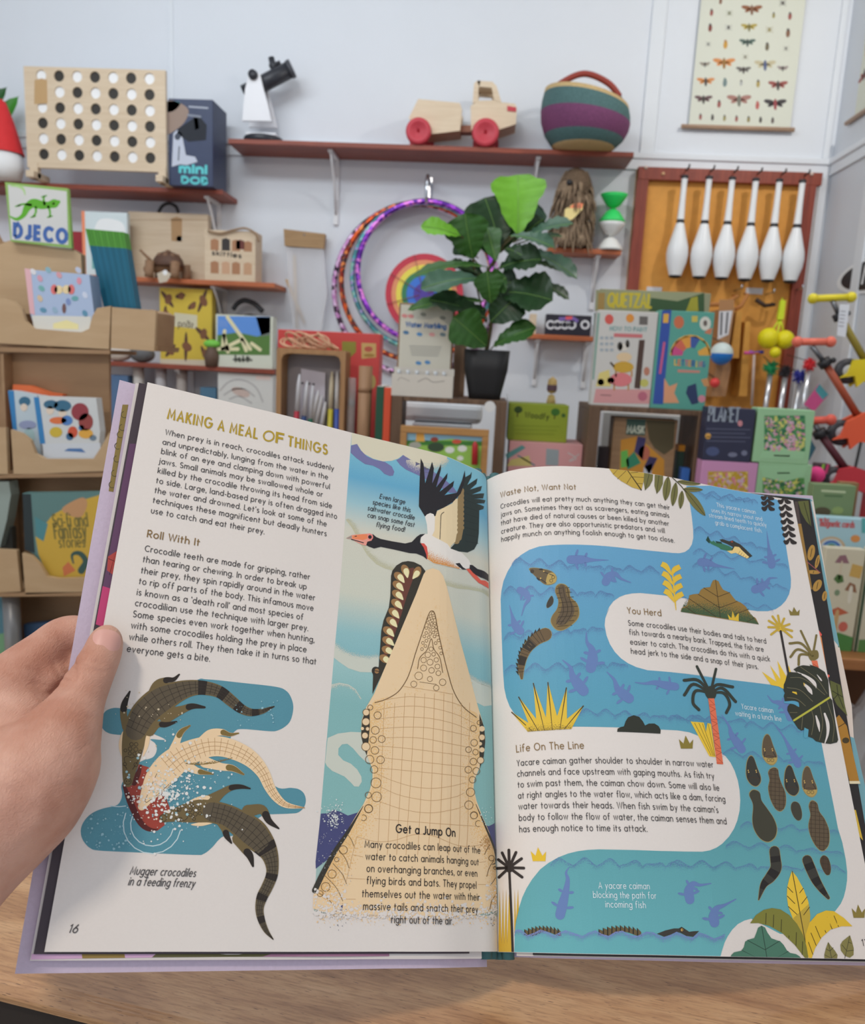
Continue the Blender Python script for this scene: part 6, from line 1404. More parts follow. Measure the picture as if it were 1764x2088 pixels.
BUGS=[(725,10,'b',BR,DK,22),(1172,22,'s',DK,DK,26),(950,62,'m',BR,(142,92,66),70),(660,92,'b',RD,DK,24),(788,95,'s',(110,112,84),(150,150,130),24),(1107,112,'b',(150,138,84),DK,20),(1224,118,'b',RD,DK,26),(650,202,'b',(128,66,60),DK,28),(782,198,'s',DK,(150,150,150),26),(930,190,'m',(120,110,60),YL,55),(1076,214,'s',(150,138,90),(160,150,120),28),(1210,240,'b',BR,DK,30),
        (636,318,'s',(120,120,116),(160,160,156),22),(760,322,'b',(196,148,66),(170,120,60),30),(918,300,'m',(70,84,80),GN,55),(1060,338,'b',(110,100,80),DK,28),(1195,350,'s',(120,120,116),(170,168,160),24),(902,410,'s',(130,126,110),(160,156,140),22),(750,445,'m',(150,110,60),OR,75),(1045,460,'m',(80,92,130),(190,180,150),72),(612,460,'m',DK,(150,140,130),36),(1172,488,'m',DK,(150,136,136),38),(890,498,'m',DK,(110,106,104),50),
        (618,580,'m',DK,OR,60),(756,596,'b',(110,130,132),(110,130,132),30),(873,598,'b',(170,172,172),DK,20),(995,604,'b',(170,150,90),DK,26),(1138,606,'m',DK,RD,66),(602,708,'m',DK,(108,84,88),60),(714,750,'b',RD,DK,26),(858,712,'m',(120,120,110),(164,120,112),82),(990,760,'b',(180,96,92),(180,96,92),28),(1118,740,'m',(150,70,76),(66,62,66),76)]+[(580+i*86.5,842+i*4.5,'b',c,DK,21) for i,c in enumerate((RD,DK,(150,140,90),RD,(140,126,76),DK,(96,84,84)))]
t=put('insect_chart','cream hanging wall chart of insects with a wooden rod below','poster',1506,264,3.985)
f=conv_of(t,0);xl,xr=f(1416,140)[0],f(1626,140)[0];zt,zb=f(1530,-60)[1],f(1506,262)[1]
MB().box(xl,-.001,zb,xr,.001,zt,mat((208,210,200),.6)).build('chart_sheet',t);A=front(t,-.001);A.K(*cE)
for b in BUGS:bug(A,*b)
A.build('insect_print',t);a,b=f(1389,258),f(1618,270);ROD=wood((178,148,126),(156,126,104),'X',.5,6);MB().tube([(a[0],-.006,zb),(b[0],-.006,zb)],.010,ROD,10).build('rod',t);MB().tube([(a[0],-.006,zt),(b[0],-.006,zt)],.010,ROD,10).build('rod',t)
def wallx(px,py,x):r=ray(px,py); return CAM+r*(x/r.x)
p=wallx(1726,252,XC-.012);q=wallx(1764,228,XC-.012);p0=wallx(1738,245,XC-.012)
t=thing('insect_chart','second insect chart cut off by the right picture edge','poster',(XC,p.y,p.z));ch=mat((208,210,200),.6);y0,y1=p0.y-p.y,-.75
MB().box(-.005,y1,.0,-.003,y0,.9,ch).build('chart_sheet',t);[MB().tube([(-.012,y1-.05,z),(-.012,.0,z)],.010,ROD,10).build('rod',t) for z in (0,.9)]
A=Art(lambda y,z,n:Vector((-.005-n,-y,z)),None,step=2.5e-4,lift0=4e-4)
for k in range(24):bug(A,.10+(k % 4)*.17,.16+(k // 4)*.13,'mbsm'[(k*5+k // 4)% 4],(DK,RD,BR)[k % 3],(RD,OR,DK)[k % 3],.045)
A.build('insect_print',t)
# ------------------------------------------------------------------ oval sign on the right wall
c=wallx(1790,556,XC);t=thing('oval_sign','black oval sign with a white rim on the right wall','sign',(XC,c.y,c.z));e=wallx(1713,550,XC);ry=e.y-c.y;rz_=.075
mb=MB();n=40
for k_,(s,m,d) in enumerate(((1.0,mat((228,230,236),.4),.006),(.86,mat((26,26,30),.35),.010))):
    P=[(-d,s*ry*math.cos(2*math.pi*i/n),(s if k_ == 0 else .80)*rz_*math.sin(2*math.pi*i/n)) for i in range(n)];Q=[(-.001,p[1],p[2]) for p in P]
    mb2=MB();mb2.add(P+Q,[tuple(range(n)),tuple(range(2*n-1,n-1,-1))]+[(i,n+i,n+(i+1)% n,(i+1)% n) for i in range(n)],m);mb2.build('rim' if k_ == 0 else 'sign_face',t)
A=Art(lambda y,z,n:Vector((-.0105-n,-y,z)),None,step=2.5e-4,lift0=4e-4);A.tr= lambda p:p;A.cv= lambda x,y:(x,y);A.text('M',(-ry*.28,-.03),(-ry*.02,-.03),.06,(230,232,238),.2);A.build('letter',t)
# ------------------------------------------------------------------ second left shelf
t,w_,h=carton('picture_book','pale blue and white picture book standing behind the teal strips','book',168,260,432,560,3.80,.03,mat((206,218,224),.5),zB)
A=unit(t,w_,h);A.poly([(.0,0),(.07,0),(.07,1),(0,1)],(232,140,104)).poly([(.2,.1),(.9,.1),(.9,.5),(.2,.55)],(120,176,176)).poly([(.3,.6),(.9,.62),(.88,.85),(.4,.88)],(232,236,238),True).poly([(.5,.1),(.95,.1),(.95,.3)],(196,206,110));A.build('cover_print',t)
t,w_,h=carton('storage_tin','small dark red box behind the lizard sign','box',146,173,472,575,3.82,.08,mat((150,42,52),.5),zB)
t,w_,h=carton('wooden_case','flat pale wooden case with a black strap handle behind the tortoise','case',262,424,434,562,3.90,.05,PLY,zB)
mb=MB();a=loc3(t,cB,[(950,245),(975,205),(1015,190),(1055,210),(1068,245)],.025);mb.tube(catmull(a,False,6),.008,BLKM,8);mb.build('strap',t,'black strap handle')
A=front(t);A.K(*cB).poly([(1025,280),(1060,270),(1092,282),(1090,420),(1028,415)],(178,142,104)).ell(1075,402,18,18,(226,228,232)).line([(775,290),(1245,290)],4,(178,148,116),False);A.build('price_tag',t,label='brown card tag on the case')
t=put('toy_tortoise','brown toy tortoise standing on the orange shelf','toy',338,574,3.795,zB)
SH1,SH2,TSK=mat((92,66,54),.6,noise=.2,nscale=60),mat((126,96,76),.6),mat((140,108,84),.7,noise=.2,nscale=50)
k=.0023;f=conv_of(t,0);l,r=f(*cp(cB,918,540))[0],f(*cp(cB,1100,540))[0];cxx=(l+r)/2;ztp=f(*cp(cB,1005,478))[1];zlo=f(*cp(cB,1005,560))[1];R0=(r-l)/2
mb=MB();bm=bmesh.new();bmesh.ops.create_uvsphere(bm,u_segments=24,v_segments=14,radius=1)
for v in bm.verts:v.co=Vector((cxx+v.co.x*R0,v.co.y*R0*.75,zlo+max(-.1,v.co.z)*(ztp-zlo)))
mb.bm(bm,SH1,True)
for i in range(9):
    a=6.283*i/8;q=(0,0,1) if i == 8 else (.62*math.cos(a),.62*math.sin(a),.7);mb.ball((cxx+q[0]*R0*.95,q[1]*R0*.72,zlo+q[2]*(ztp-zlo)*.93),(R0*.2,R0*.2,.012),SH2,8,6)
mb.build('shell',t);MB().tube(loc3(t,cB,[(1080,560),(940,570),(900,575)]),[.03,.03,.02],TSK,12).tube(loc3(t,cB,[(930,560),(905,575),(880,578)]),[.022,.018,.020],TSK,12).ball(loc3(t,cB,[(893,585)])[0],(.026,.024,.024),TSK,14,10).build('head',t)
for x,y in ((925,-.05),(925,.05),(1075,-.05),(1090,.05)):
    a,z=f(*cp(cB,x,580));mb=MB();mb.tube([(a,y,zlo+.01),(a,y*1.15,.02),(a,y*1.2,.0)],[.022,.02,.022],TSK,10);mb.build('leg',t)
a,b=loc3(t,cB,[(905,535),(840,470)]);MB().tube([a,b],[.008,.006],TSK,8).build('tag_cord',t);A=front(t,-.075);A.K(*cB).poly([(940,610),(990,590),(1030,615),(1000,660),(955,668)],(196,184,168)).up().ell(990,605,14,16,(230,230,234));A.build('price_tag',t,label='cream price tag')
t,w_,h=carton('skittles_crate','pale wooden skittles crate with carry cord and two rows of openings','crate',417,521,470,572,3.785,.11,PLY,zB)
A=unit(t,w_,h,0);DW=(168,122,92)
for x,y0,y1,c in ((.2,.6,.8,DW),(.42,.6,.82,(58,54,54)),(.62,.6,.8,DW),(.7,.64,.8,(110,60,56)),(.85,.6,.78,DW),(.2,.14,.36,DW),(.42,.14,.36,(196,156,128)),(.62,.14,.36,DW),(.85,.14,.36,(190,150,120))):A.poly([(x-.08,y0),(x+.08,y0),(x+.08,y1),(x,y1+.03),(x-.08,y1)],c)
A.build('openings',t);A=front(t);A.K(*cB).text('skittles',(1272,498),(1445,518),.020,(60,52,50),.2);A.build('lettering',t)
mb=MB();mb.tube(catmull(loc3(t,cB,[(1245,355),(1320,370),(1400,350),(1470,340),(1530,370),(1552,420)],-.012),False,6),.005,mat((150,124,100),.7),8);mb.build('carry_cord',t)
# ------------------------------------------------------------------ low left shelf
t,w_,h=carton('insect_game_box','yellow game box printed with brown insects on the low shelf','box',326,432,588,738,3.83,.06,mat((206,180,66),.45),zC)
A=unit(t,w_,h);A.poly([(.0,0),(1,0),(1,.08),(0,.06)],(206,196,176)).poly([(.28,.5),(.72,.48),(.72,.66),(.28,.68)],(206,200,176)).up()
for x,y,r,g in ((.15,.85,.16,-40),(.4,.9,.1,10),(.82,.85,.18,60),(.12,.4,.15,20),(.5,.24,.2,88),(.82,.42,.16,-30),(.2,.18,.13,40),(.85,.16,.12,-60),(.62,.78,.09,30),(.1,.65,.12,80)):A.ell(x,y,r,.035,(92,64,52),g,12).up(.1).ell(x+.02,y,r*.5,.06,(124,84,60),g+80,10);A.z -= .1
A.up().text('bugs',(.36,.555),(.64,.55),.03,(110,96,80),.16);A.build('box_print',t)
t,w_,h=carton('trebuchet_kit','white kit box with a photo of a wooden trebuchet under blue sky','box',440,556,643,752,3.77,.07,mat((208,212,200),.4),zC)
A=front(t);A.K(*cI);A.poly([(155,262),(535,268),(530,545),(150,540)],(88,126,66)).up().poly([(155,262),(535,268),(533,380),(440,410),(300,380),(153,400)],(96,146,222)).poly([(430,270),(535,270),(533,400),(470,410)],(106,116,110)).up()
for q in ([(225,270),(390,500)],[(205,370),(190,500)],[(190,500),(330,430)],[(200,400),(230,520)],[(330,430),(360,510)],[(400,460),(460,505)],[(160,500),(300,500)]):A.line(q,26,(222,216,178),False)
A.up().text('kit',(285,590),(385,590),.026,(70,74,66),.24);A.line([(270,575),(400,580)],14,(92,96,88),False);A.poly([(165,290),(225,295),(225,345),(165,340)],(110,150,220));A.build('box_print',t)
t=put('mesh_bag','black mesh bag behind the white trebuchet box','bag',510,750,3.90,zC);f=conv_of(t,0);mb=MB();mb.ball((0,.0,.13),(.10,.05,.13),BLKM,18,12);a=loc3(t,cI,[(265,215),(300,170),(350,150),(420,175),(480,230)]);mb.tube(catmull(a,False,6),.012,BLKM,8);mb.build('bag_body',t)
t=put('toy_bundle','small green and white wrapped bundle left of the yellow game','toy',262,745,3.80,zC);mb=MB();mb.ball((-.05,0,.045),(.07,.05,.045),mat((206,196,190),.6)).ball((-.03,-.02,.095),(.045,.035,.02),mat((96,176,66),.6)).ball((.07,0,.04),(.06,.05,.04),mat((96,96,100),.6));mb.build('bundle_body',t)
t=put('toy_creature','little dark toy with a green top right of the yellow game','toy',432,750,3.77,zC);mb=MB().lathe([(0,0),(.03,0),(.036,.05),(.02,.09),(0,.1)],mat((96,76,66),.6),(0,0,0),16);mb.build('toy_body',t);MB().ball((.0,0,.105),(.04,.025,.02),mat((120,196,80),.6)).build('toy_top',t,'green top')
# ------------------------------------------------------------------ lowest left shelf
t,w_,h=carton('dinosaur_box','white box with a grey fossil drawing under the trebuchet kit','box',444,556,762,905,3.78,.08,mat((206,206,206),.45),.96)
A=front(t);A.K(*cI)
for q in ([(170,800),(230,740),(300,720),(380,740),(440,790),(480,880)],[(200,830),(270,790),(350,790),(420,840)],[(240,860),(310,840),(400,890)]):A.line(q,9,(168,166,168))
A.ell(320,810,70,30,(196,176,170),20);A.poly([(430,690),(535,695),(535,725),(430,720)],(220,200,196));A.build('box_print',t)
t,w_,h=carton('puzzle_box','dark blue box half hidden beside the fossil box','box',408,441,790,905,3.80,.08,mat((74,112,140),.45),.96)
t,w_,h=carton('puzzle_box','slate blue box behind the book corner at far left of the lowest shelf','box',222,262,765,905,3.80,.08,mat((84,112,150),.45),.96)
for k,(px,c,lb) in enumerate(((285,(206,200,196),'white rolled tube between the two blue boxes, left one'),(330,(190,186,190),'pale rolled tube between the two blue boxes, middle one'),(372,(170,160,156),'taupe rolled tube between the two blue boxes, right one'))):
    t=put('paper_roll',lb,'roll',px,900,3.84,.96,group='paper rolls on the lowest shelf');MB().tube([(0,0,0),(0,0,.30)],.026,mat(c,.6),14).build('roll_body',t)
# ------------------------------------------------------------------ display table behind the counter
TZ=at(900,812,2.5).z-.36
dt=thing('display_table','wooden display table hidden behind the open book','table',(.1,2.75,0));TWO=wood((120,92,70),(92,68,50),'X',.5,4)
MB().box(-1.05,-.36,TZ-.03,1.2,.42,TZ,TWO,.004).build('tabletop',dt)
for x in (-1.0,1.14):
    for y in (-.33,.34):MB().box(x,y,0,x+.05,y+.05,TZ-.03,TWO).build('leg',dt)
CRT=wood((118,92,72),(84,62,46),'Z',.6,4)
def crate(label,px0,px1,pyt,Y,depth,wall=.016):
    zt=at((px0+px1)/2,pyt,Y).z;xl,xr=at(px0,pyt+70,Y).x,at(px1,pyt+70,Y).x
    t=thing('wooden_crate',label,'crate',((xl+xr)/2,Y,TZ),0,'crates on the display table');w_,h=(xr-xl)/2,zt-TZ
    MB().box(-w_,0,h-wall,w_,depth,h,CRT,.002).build('top_board',t);MB().box(-w_,0,0,w_,depth,wall,CRT,.002).build('bottom_board',t)
    for s in (-1,1):
        MB().box(min(s*w_,s*(w_-wall)),.001,wall,max(s*w_,s*(w_-wall)),depth,h-wall,CRT,.002).build('side_board',t);MB().box(min(s*w_,s*(w_-.034)),-.012,.0,max(s*w_,s*(w_-.034)),-.0005,h-.001,CRT,.002).build('corner_post',t)
    return t,w_,h,zt
cm,cmw,cmh,ZM=crate('brown wooden crate under the potted fig and the marbling sign',797,1030,812,2.50,.30)
cr_,crw,crh,ZR=crate('brown wooden crate under the two craft kit boxes',1196,1440,832,2.50,.30)
t=put('price_dot','round white price sticker on the crate below the fig pot','label',999,829,2.487);MB().lathe([(0,0),(.017,0),(.017,-.002),(0,-.002)],mat((222,222,224),.5),(0,0,0),18,'Y',False).build('sticker',t)
t=put('paper_stack','white paper bags stacked behind the crate below the fig','paper',898,900,2.96,TZ)
f=conv_of(t,0);q=f(905,862);h0=q[1];mb=MB();WP=mat((224,228,236),.5)
for i in range(6):mb.box(-.115+.004*(i % 3),.0,h0*i/6,.115-.003*(i % 2),.18,h0*(i+1)/6-.004,WP,.004)
mb.box(-.15,-.0,h0,.15,.19,f(905,822)[1],WP,.02);mb.build('bags',t)
t=put('framed_toy_board','wooden framed magnetic farm picture board with a red pen','toy',905,940,2.44,TZ)
f=conv_of(t,0);l,r=f(815,920)[0],f(995,920)[0];zt=f(905,872)[1];FRW=wood((186,140,84),(168,120,70),'X',.45,5)
for a in ((l,0,zt-.022,r,.02,zt),(l,0,0,r,.02,.022),(l,0,.022,l+.02,.02,zt-.022),(r-.02,0,.022,r,.02,zt-.022)):MB().box(*a,FRW,.002).build('frame_bar',t)
MB().box(l+.02,.008,.022,r-.02,.014,zt-.022,mat((150,196,90),.5)).build('picture_panel',t)
A=front(t,.008);A.K(*cJ);A.poly([(270,985),(825,990),(822,1060),(600,1040),(400,1060),(275,1050)],(140,182,206)).poly([(275,1050),(820,1058),(820,1090),(275,1085)],(70,130,60)).up().poly([(345,1060),(350,1000),(380,990),(405,1000),(410,1060)],(222,168,84)).ell(480,1045,28,18,(150,72,60)).ell(640,1060,34,16,(206,90,70)).ell(590,1120,34,24,(226,230,224)).ell(680,1110,34,24,(226,230,224)).ell(490,1100,60,34,(60,80,60)).ell(340,1085,44,24,(170,170,160)).ell(665,1180,24,18,(226,230,224));A.build('farm_print',t)
a,b=loc3(t,cJ,[(772,1060),(768,1225)],-.008);MB().tube([a,Vector(a)+(Vector(b)-Vector(a))*.15,b],[.003,.009,.010],mat((176,42,48),.4),12).build('pen',t,'red pen')
# sign, tray, fig
t=put('marbling_sign','cream water marbling sign in a thin frame standing in a white tray','sign',862,800,2.56,ZM);f=conv_of(t,0)
l,r=f(810,690)[0],f(924,690)[0];zt=f(866,618)[1];MB().box(l,.02,.0,r,.034,zt,wood((150,118,92),(128,98,74),'X',.5,5),.002).build('frame',t);MB().box(l+.006,.016,.02,r-.006,.0198,zt-.006,mat((206,202,190),.5)).build('sign_sheet',t)
A=front(t,.016);A.K(*cJ)
A.text('Water Marbling',(275,232),(562,248),.014,(70,110,168),.3)
for x,y,c in ((265,155,(214,140,140)),(310,158,(214,140,140)),(400,145,(150,150,140)),(540,170,(150,150,140)),(275,275,(80,120,160)),(372,288,(90,140,190)),(462,290,(220,160,160)),(540,290,(120,140,150)),(430,490,(90,140,190)),(365,495,(90,140,190))):A.ell(x,y,22,14,c,10,12)
for i in range(5):A.line([(300+i*4,372+i*16),(530-i*6,380+i*16)],5,(150,150,146),False)
A.build('sign_print',t)
t=put('bottle_tray','white display tray of small ink bottles in front of the marbling sign','tray',860,804,2.50,ZM);f=conv_of(t,0);l,r,zt=f(799,775)[0],f(924,775)[0],f(862,764)[1];WB=mat((208,202,194),.5)
for a in ((l,0,0,r,.004,zt),(l,.052,0,r,.056,zt*1.3),(l,.004,0,l+.004,.052,zt),(r-.004,.004,0,r,.052,zt),(l+.004,.004,0,r-.004,.052,.004)):MB().box(*a,WB).build('tray_board',t)
A=front(t);A.K(*cJ).line([(215,620),(240,600),(300,625)],6,(176,170,164)).line([(360,630),(420,605),(470,632),(550,625)],6,(160,154,150));A.build('tray_print',t)
for k,(x,c) in enumerate(((225,(60,58,62)),(290,(80,120,170)),(355,(90,130,190)),(430,(70,100,150)),(490,(200,120,110)),(550,(60,58,62)))):
    q=at(*cp(cJ,x,560),2.53);b=thing('ink_bottle','ink bottle %s in the white tray' %('with a dark cap at the left end','second from the left','third from the left','third from the right','second from the right','with a dark cap at the right end')[k],'bottle',(q.x,2.528,ZM+.005),0,'ink bottles in the tray')
    MB().lathe([(0,0),(.008,0),(.0085,.05),(.005,.056),(0,.057)],mat(c,.3),(0,0,0),12).build('bottle_body',b);MB().lathe([(0,.0575),(.006,.0575),(.006,.075),(0,.075)],mat((206,210,216),.3),(0,0,0),12).build('cap',b)
t=put('potted_fig','leafy fiddle leaf fig in a black square pot on the crate','plant',988,804,2.60,ZM)
PB=mat((38,38,40),.5);f=conv_of(t,0);wt,wb=(f(1034,715)[0]-f(942,715)[0])/2,(f(1018,800)[0]-f(955,800)[0])/2;zt=f(988,714)[1]
mb=MB();bm=bmesh.new();rg=[]
for z,w2 in ((0,wb),(zt*.15,wb*1.08),(zt*.6,wt*.95),(zt,wt),(zt,wt*.93),(zt*.88,wt*.9)):
    rg.append([bm.verts.new((max(-1,min(1,1.22*math.cos(a)))*w2,max(-1,min(1,1.22*math.sin(a)))*w2,z)) for a in [2*math.pi*i/32 for i in range(32)]])
for a,b in zip(rg,rg[1:]):
    for i in range(32):bm.faces.new((a[i],a[(i+1)% 32],b[(i+1)% 32],b[i]))
bm.faces.new(rg[0][::-1]);mb.bm(bm,PB,True);mb.build('pot',t,'black plastic pot')
MB().lathe([(0,zt*.9),(wt*.88,zt*.885)],mat((96,72,58),.9,noise=.3,nscale=80),(0,0,0),20,smooth=False).ball((.03,-.03,zt*.9),(.03,.03,.012),mat((130,100,78),.9),10,8).build('soil',t)
LF1,LF2,LF3,LF4=mat((104,164,40),.45,noise=.08,nscale=40),mat((50,92,36),.4,noise=.15,nscale=40),mat((36,64,36),.38,noise=.15,nscale=40),mat((64,96,78),.35,noise=.12,nscale=40)
STM=mat((92,84,56),.7)
stem=loc3(t,cG,[(1005,1062),(1035,900),(1035,760),(1010,620),(1060,520),(1110,440),(1195,372)]);stem[0]=(stem[0][0],0,zt*.88)
MB().tube(catmull(stem,False,5),[.0065-.0035*i/30 for i in range(31)],STM,8).tube(catmull(loc3(t,cG,[(1000,900),(950,700),(925,520)],.02),False,5),.003,STM,6).build('stem',t)
LV=[((1195,372),(1195,38),235,LF1,-.03,.05,(0,-1,.1)),((850,385),(625,330),95,LF1,-.05,-.06,(.1,-.8,.5)),((925,520),(880,262),200,LF2,-.02,-.05,(-.3,-1,.1)),((1085,450),(1000,172),235,LF3,.0,.03,(.2,-1,.1)),((1062,535),(1010,345),105,LF2,-.06,-.02,(0,-1,.2)),
      ((1228,400),(1512,318),115,LF4,-.02,-.05,(0,-.6,.9)),((1225,368),(1310,205),115,LF4,.05,.06,(.4,-.8,.3)),((1150,385),(1400,455),110,LF4,-.07,-.10,(0,-.6,.9)),((1235,420),(1455,392),55,LF3,.03,.04,(0,-.5,.9)),((1230,470),(1532,635),125,LF4,.0,-.04,(.2,-.6,.8)),
      ((1085,575),(1325,530),165,LF3,-.04,-.08,(0,-.8,.7)),((1240,545),(1440,590),60,LF3,.03,.02,(0,-.6,.8)),((1010,570),(592,625),95,LF2,-.02,-.06,(0,-.5,.9)),((960,640),(630,700),125,LF4,-.06,-.12,(-.1,-.8,.6)),((1000,780),(560,828),85,LF2,.0,-.06,(0,-.6,.8)),
      ((1090,720),(1385,770),215,LF3,-.04,-.09,(.1,-.8,.5)),((1300,660),(1490,762),75,LF3,.04,.03,(0,-.6,.8)),((1010,880),(680,775),135,LF3,-.03,-.08,(-.1,-.7,.7)),((1005,1045),(815,880),175,LF2,-.06,-.09,(-.2,-1,.2)),((1030,900),(1175,760),170,LF3,-.05,-.06,(.1,-1,.2)),
      ((1050,1045),(1292,940),120,LF2,-.04,-.07,(.1,-.7,.6)),((1030,790),(1010,605),125,LF2,-.07,-.09,(0,-1,.2)),((1060,520),(940,230),150,LF3,.05,.06,(-.1,-1,.1)),((1225,380),(1340,290),90,LF3,.02,.03,(.2,-.8,.5)),((1010,700),(1120,640),110,LF2,-.05,-.07,(.2,-1,.2)),((960,610),(780,560),80,LF3,.02,.0,(0,-.6,.7)),
      ((1060,480),(1130,300),150,LF2,.06,.05,(.2,-1,.1)),((930,500),(830,420),110,LF3,.05,.05,(-.3,-.9,.3)),((1120,460),(1240,520),120,LF3,-.02,-.06,(.1,-.7,.6)),((1040,700),(1180,660),150,LF3,.02,-.02,(.2,-.8,.5)),((1000,820),(860,900),130,LF3,.0,-.04,(-.2,-.9,.3)),((1045,830),(1230,850),130,LF3,.04,.03,(.2,-.8,.5)),((990,640),(860,590),120,LF3,.03,.02,(-.1,-.7,.6))]
for b,tp,wd,m,y0,y1,nr in LV:
    p=loc3(t,cG,[b],y0)[0];q=loc3(t,cG,[tp],y1)[0];mb=MB();v=Vector(q)-Vector(p);q=Vector(p)+v*1.06;leaf(mb,p,q,wd*.00070,m,nr,.07,.13,18,(.08,.3,.5,.62,.68,.76,.9,1.02,1.04,.92,.62,.0));mb.tube([(stem[3][0]*.3+p[0]*.7,p[1]*.5,p[2]-.012),p],.0022,STM,6,cap=False)
    v=Vector(q)-Vector(p);mb.tube([Vector(p)+v*s_+Vector((0,-.002,.0))+Vector(nr).normalized()*v.length*.07*math.sin(math.pi*s_) for s_ in (0,.25,.5,.75,.97)],.0009,mat((120,160,80),.5),5,cap=False);mb.build('leaf',t)
# red box, pen holder, tubes, books
t,w_,h=carton('toy_kit_box','red toy box printed with little wooden blocks behind the pen holder','box',565,772,676,900,2.74,.08,mat((206,74,72),.45),TZ)
A=front(t);A.K(*cI).poly([(1050,445),(1150,448),(1150,520),(1110,560),(1050,550)],(146,140,62)).poly([(1190,455),(1295,460),(1295,560),(1190,570)],(206,170,110)).up().ell(1240,500,30,20,(190,96,80)).ell(1245,545,40,12,(170,130,70));A.z=0;A.ell(1265,735,28,50,(180,160,100));A.build('box_print',t)
t=put('pen_holder','upright wooden box with a rounded opening holding paint markers','holder',634,930,2.56,TZ);f=conv_of(t,0);l,r,zt=f(563,800)[0],f(703,800)[0],f(634,712)[1]
HW=wood((176,134,92),(152,112,74),'Z',.5,5);mb=MB();n=8;wl=.016
out_=[(l,0),(l,zt-.004),(l+.004,zt),(r-.004,zt),(r,zt-.004),(r,0)];
inn=[(l+wl,0),(l+wl,zt-wl-.02),(l+wl+.006,zt-wl-.006),(l+wl+.02,zt-wl),(r-wl-.02,zt-wl),(r-wl-.006,zt-wl-.006),(r-wl,zt-wl-.02),(r-wl,0)]
mb.prism(out_+inn[::-1],0,.09,HW);mb.build('holder_frame',t);MB().box(l+wl,.084,0,r-wl,.09,zt-wl,mat((150,144,148),.6)).build('back_panel',t);MB().box(l+wl,.0,0,r-wl,.084,.01,HW).build('holder_base',t)
for k,(a,b,c1,c2) in enumerate((((690,980),(745,680),(176,50,66),(206,206,214)),((735,960),(800,730),(52,72,120),(206,206,214)),((790,960),(840,760),(42,104,84),(206,206,214)),((720,1000),(880,800),(206,188,60),(216,216,222)),((760,1010),(905,830),(150,110,170),(216,216,222)),((830,1010),(930,880),(120,190,150),(216,216,222)),((955,1040),(978,660),(206,192,66),(226,216,190)),((1020,1050),(1018,660),(66,90,176),(228,230,236)))):
    p=Vector(loc3(t,cI,[a],.010+.0095*k)[0]);q=Vector(loc3(t,cI,[b],.010+.0095*k)[0]);p.z=.012;q.x=max(l+wl+.014,min(r-wl-.014,q.x));p.x=max(l+wl+.014,min(r-wl-.014,p.x));p.y=min(p.y,.072);q.y=min(q.y,.072)
    b_=thing('paint_marker',('red','navy','dark green','leaning yellow','lilac','mint green','upright yellow','upright blue')[k]+' paint marker with a white cap in the wooden holder','pen',t.location+p,0,'paint markers in the wooden holder');d=q-p
    MB().tube([(0,0,0),d*.70],.0085,mat(c1,.4),10).build('barrel',b_);MB().tube([d*.702,d*.92,d],[.008,.0075,.003],mat(c2,.3),10).build('cap',b_)
t=put('price_card','white tag card tucked behind the paint markers','card',632,770,2.63,TZ+.011);f=conv_of(t,0);A0=local(t,cI,[(755,640),(930,670),(900,840),(745,760)]);mb=MB();mb.prism(A0[:2]+[(A0[1][0],0),(A0[0][0],0)],0,.002,mat((206,200,212),.5));mb.build('card',t);A=front(t);A.K(*cI);
for x in (765,815,845):A.ell(x,745+(x-765)*.1,10,8,(60,54,62),0,8)
A.build('card_print',t)
t=put('wire_tangle','tangle of pale wooden rings on top of the pen holder','ring',628,712,2.60,TZ+zt);f=conv_of(t,0);rd=random.Random(4);RW=mat((206,160,130),.5)
for i in range(14):
    cx=f(590+i*6.2,700)[0];r0=.026+rd.random()*.012;a=rd.random()*3;tl=.3+rd.random()*.5;mb=MB();P=[]
    for q in range(20):th_=6.283*q/20;x,y,z=r0*math.cos(th_),r0*math.sin(th_)*math.cos(tl),r0*math.sin(th_)*math.sin(tl);P.append((cx+x*math.cos(a)-y*math.sin(a),(x*math.sin(a)+y*math.cos(a))*.7+.0,z+r0*math.sin(tl)+.004))
    mb.tube(P,.0032,RW,6,True);mb.build('ring_piece',t)
t=put('craft_tube','tall brown card tube standing right of the pen holder','tube',740,930,2.53,TZ);f=conv_of(t,0);MB().tube([(0,0,0),(0,0,f(740,746)[1])],.0215,wood((164,126,94),(140,104,76),'Z',.6,5),18).build('tube_body',t);MB().tube([(0,0,f(740,790)[1]),(0,0,f(740,800)[1])],.0222,mat((140,104,76),.6),18).build('band',t)
t=put('clear_tube','clear plastic tube of beads between pen holder and card tube','tube',713,930,2.60,TZ);f=conv_of(t,0);hh=f(713,770)[1];MB().tube([(0,0,0),(0,0,hh)],.014,mat((206,206,206),.2,alpha=.35),14).build('tube_body',t)
for z in (.2,.5,.8):MB().ball((0,0,hh*z),.012,mat(((96,70,60),(196,180,90),(110,100,110))[int(z*3)],.5),10,8).build('bead',t)
for px0,px1,pyt,c,lb in ((765,781,788,(36,82,62),'thin dark green book standing left of the crate'),(781,796,790,(214,82,52),'thin orange red book standing against the crate')):
    t,w_,h=carton('thin_book',lb,'book',px0,px1,pyt,930,2.50,.16,mat(c,.5),TZ,part='cover')
    MB().box(-w_/2+.002,.004,h,w_/2-.002,.155,h+.001,mat((214,210,204),.6)).build('page_edges',t)
t,w_,h=carton('brown_carton','plain brown box behind the fig pot','box',924,948,702,800,2.70,.08,mat((150,124,104),.6),ZM)
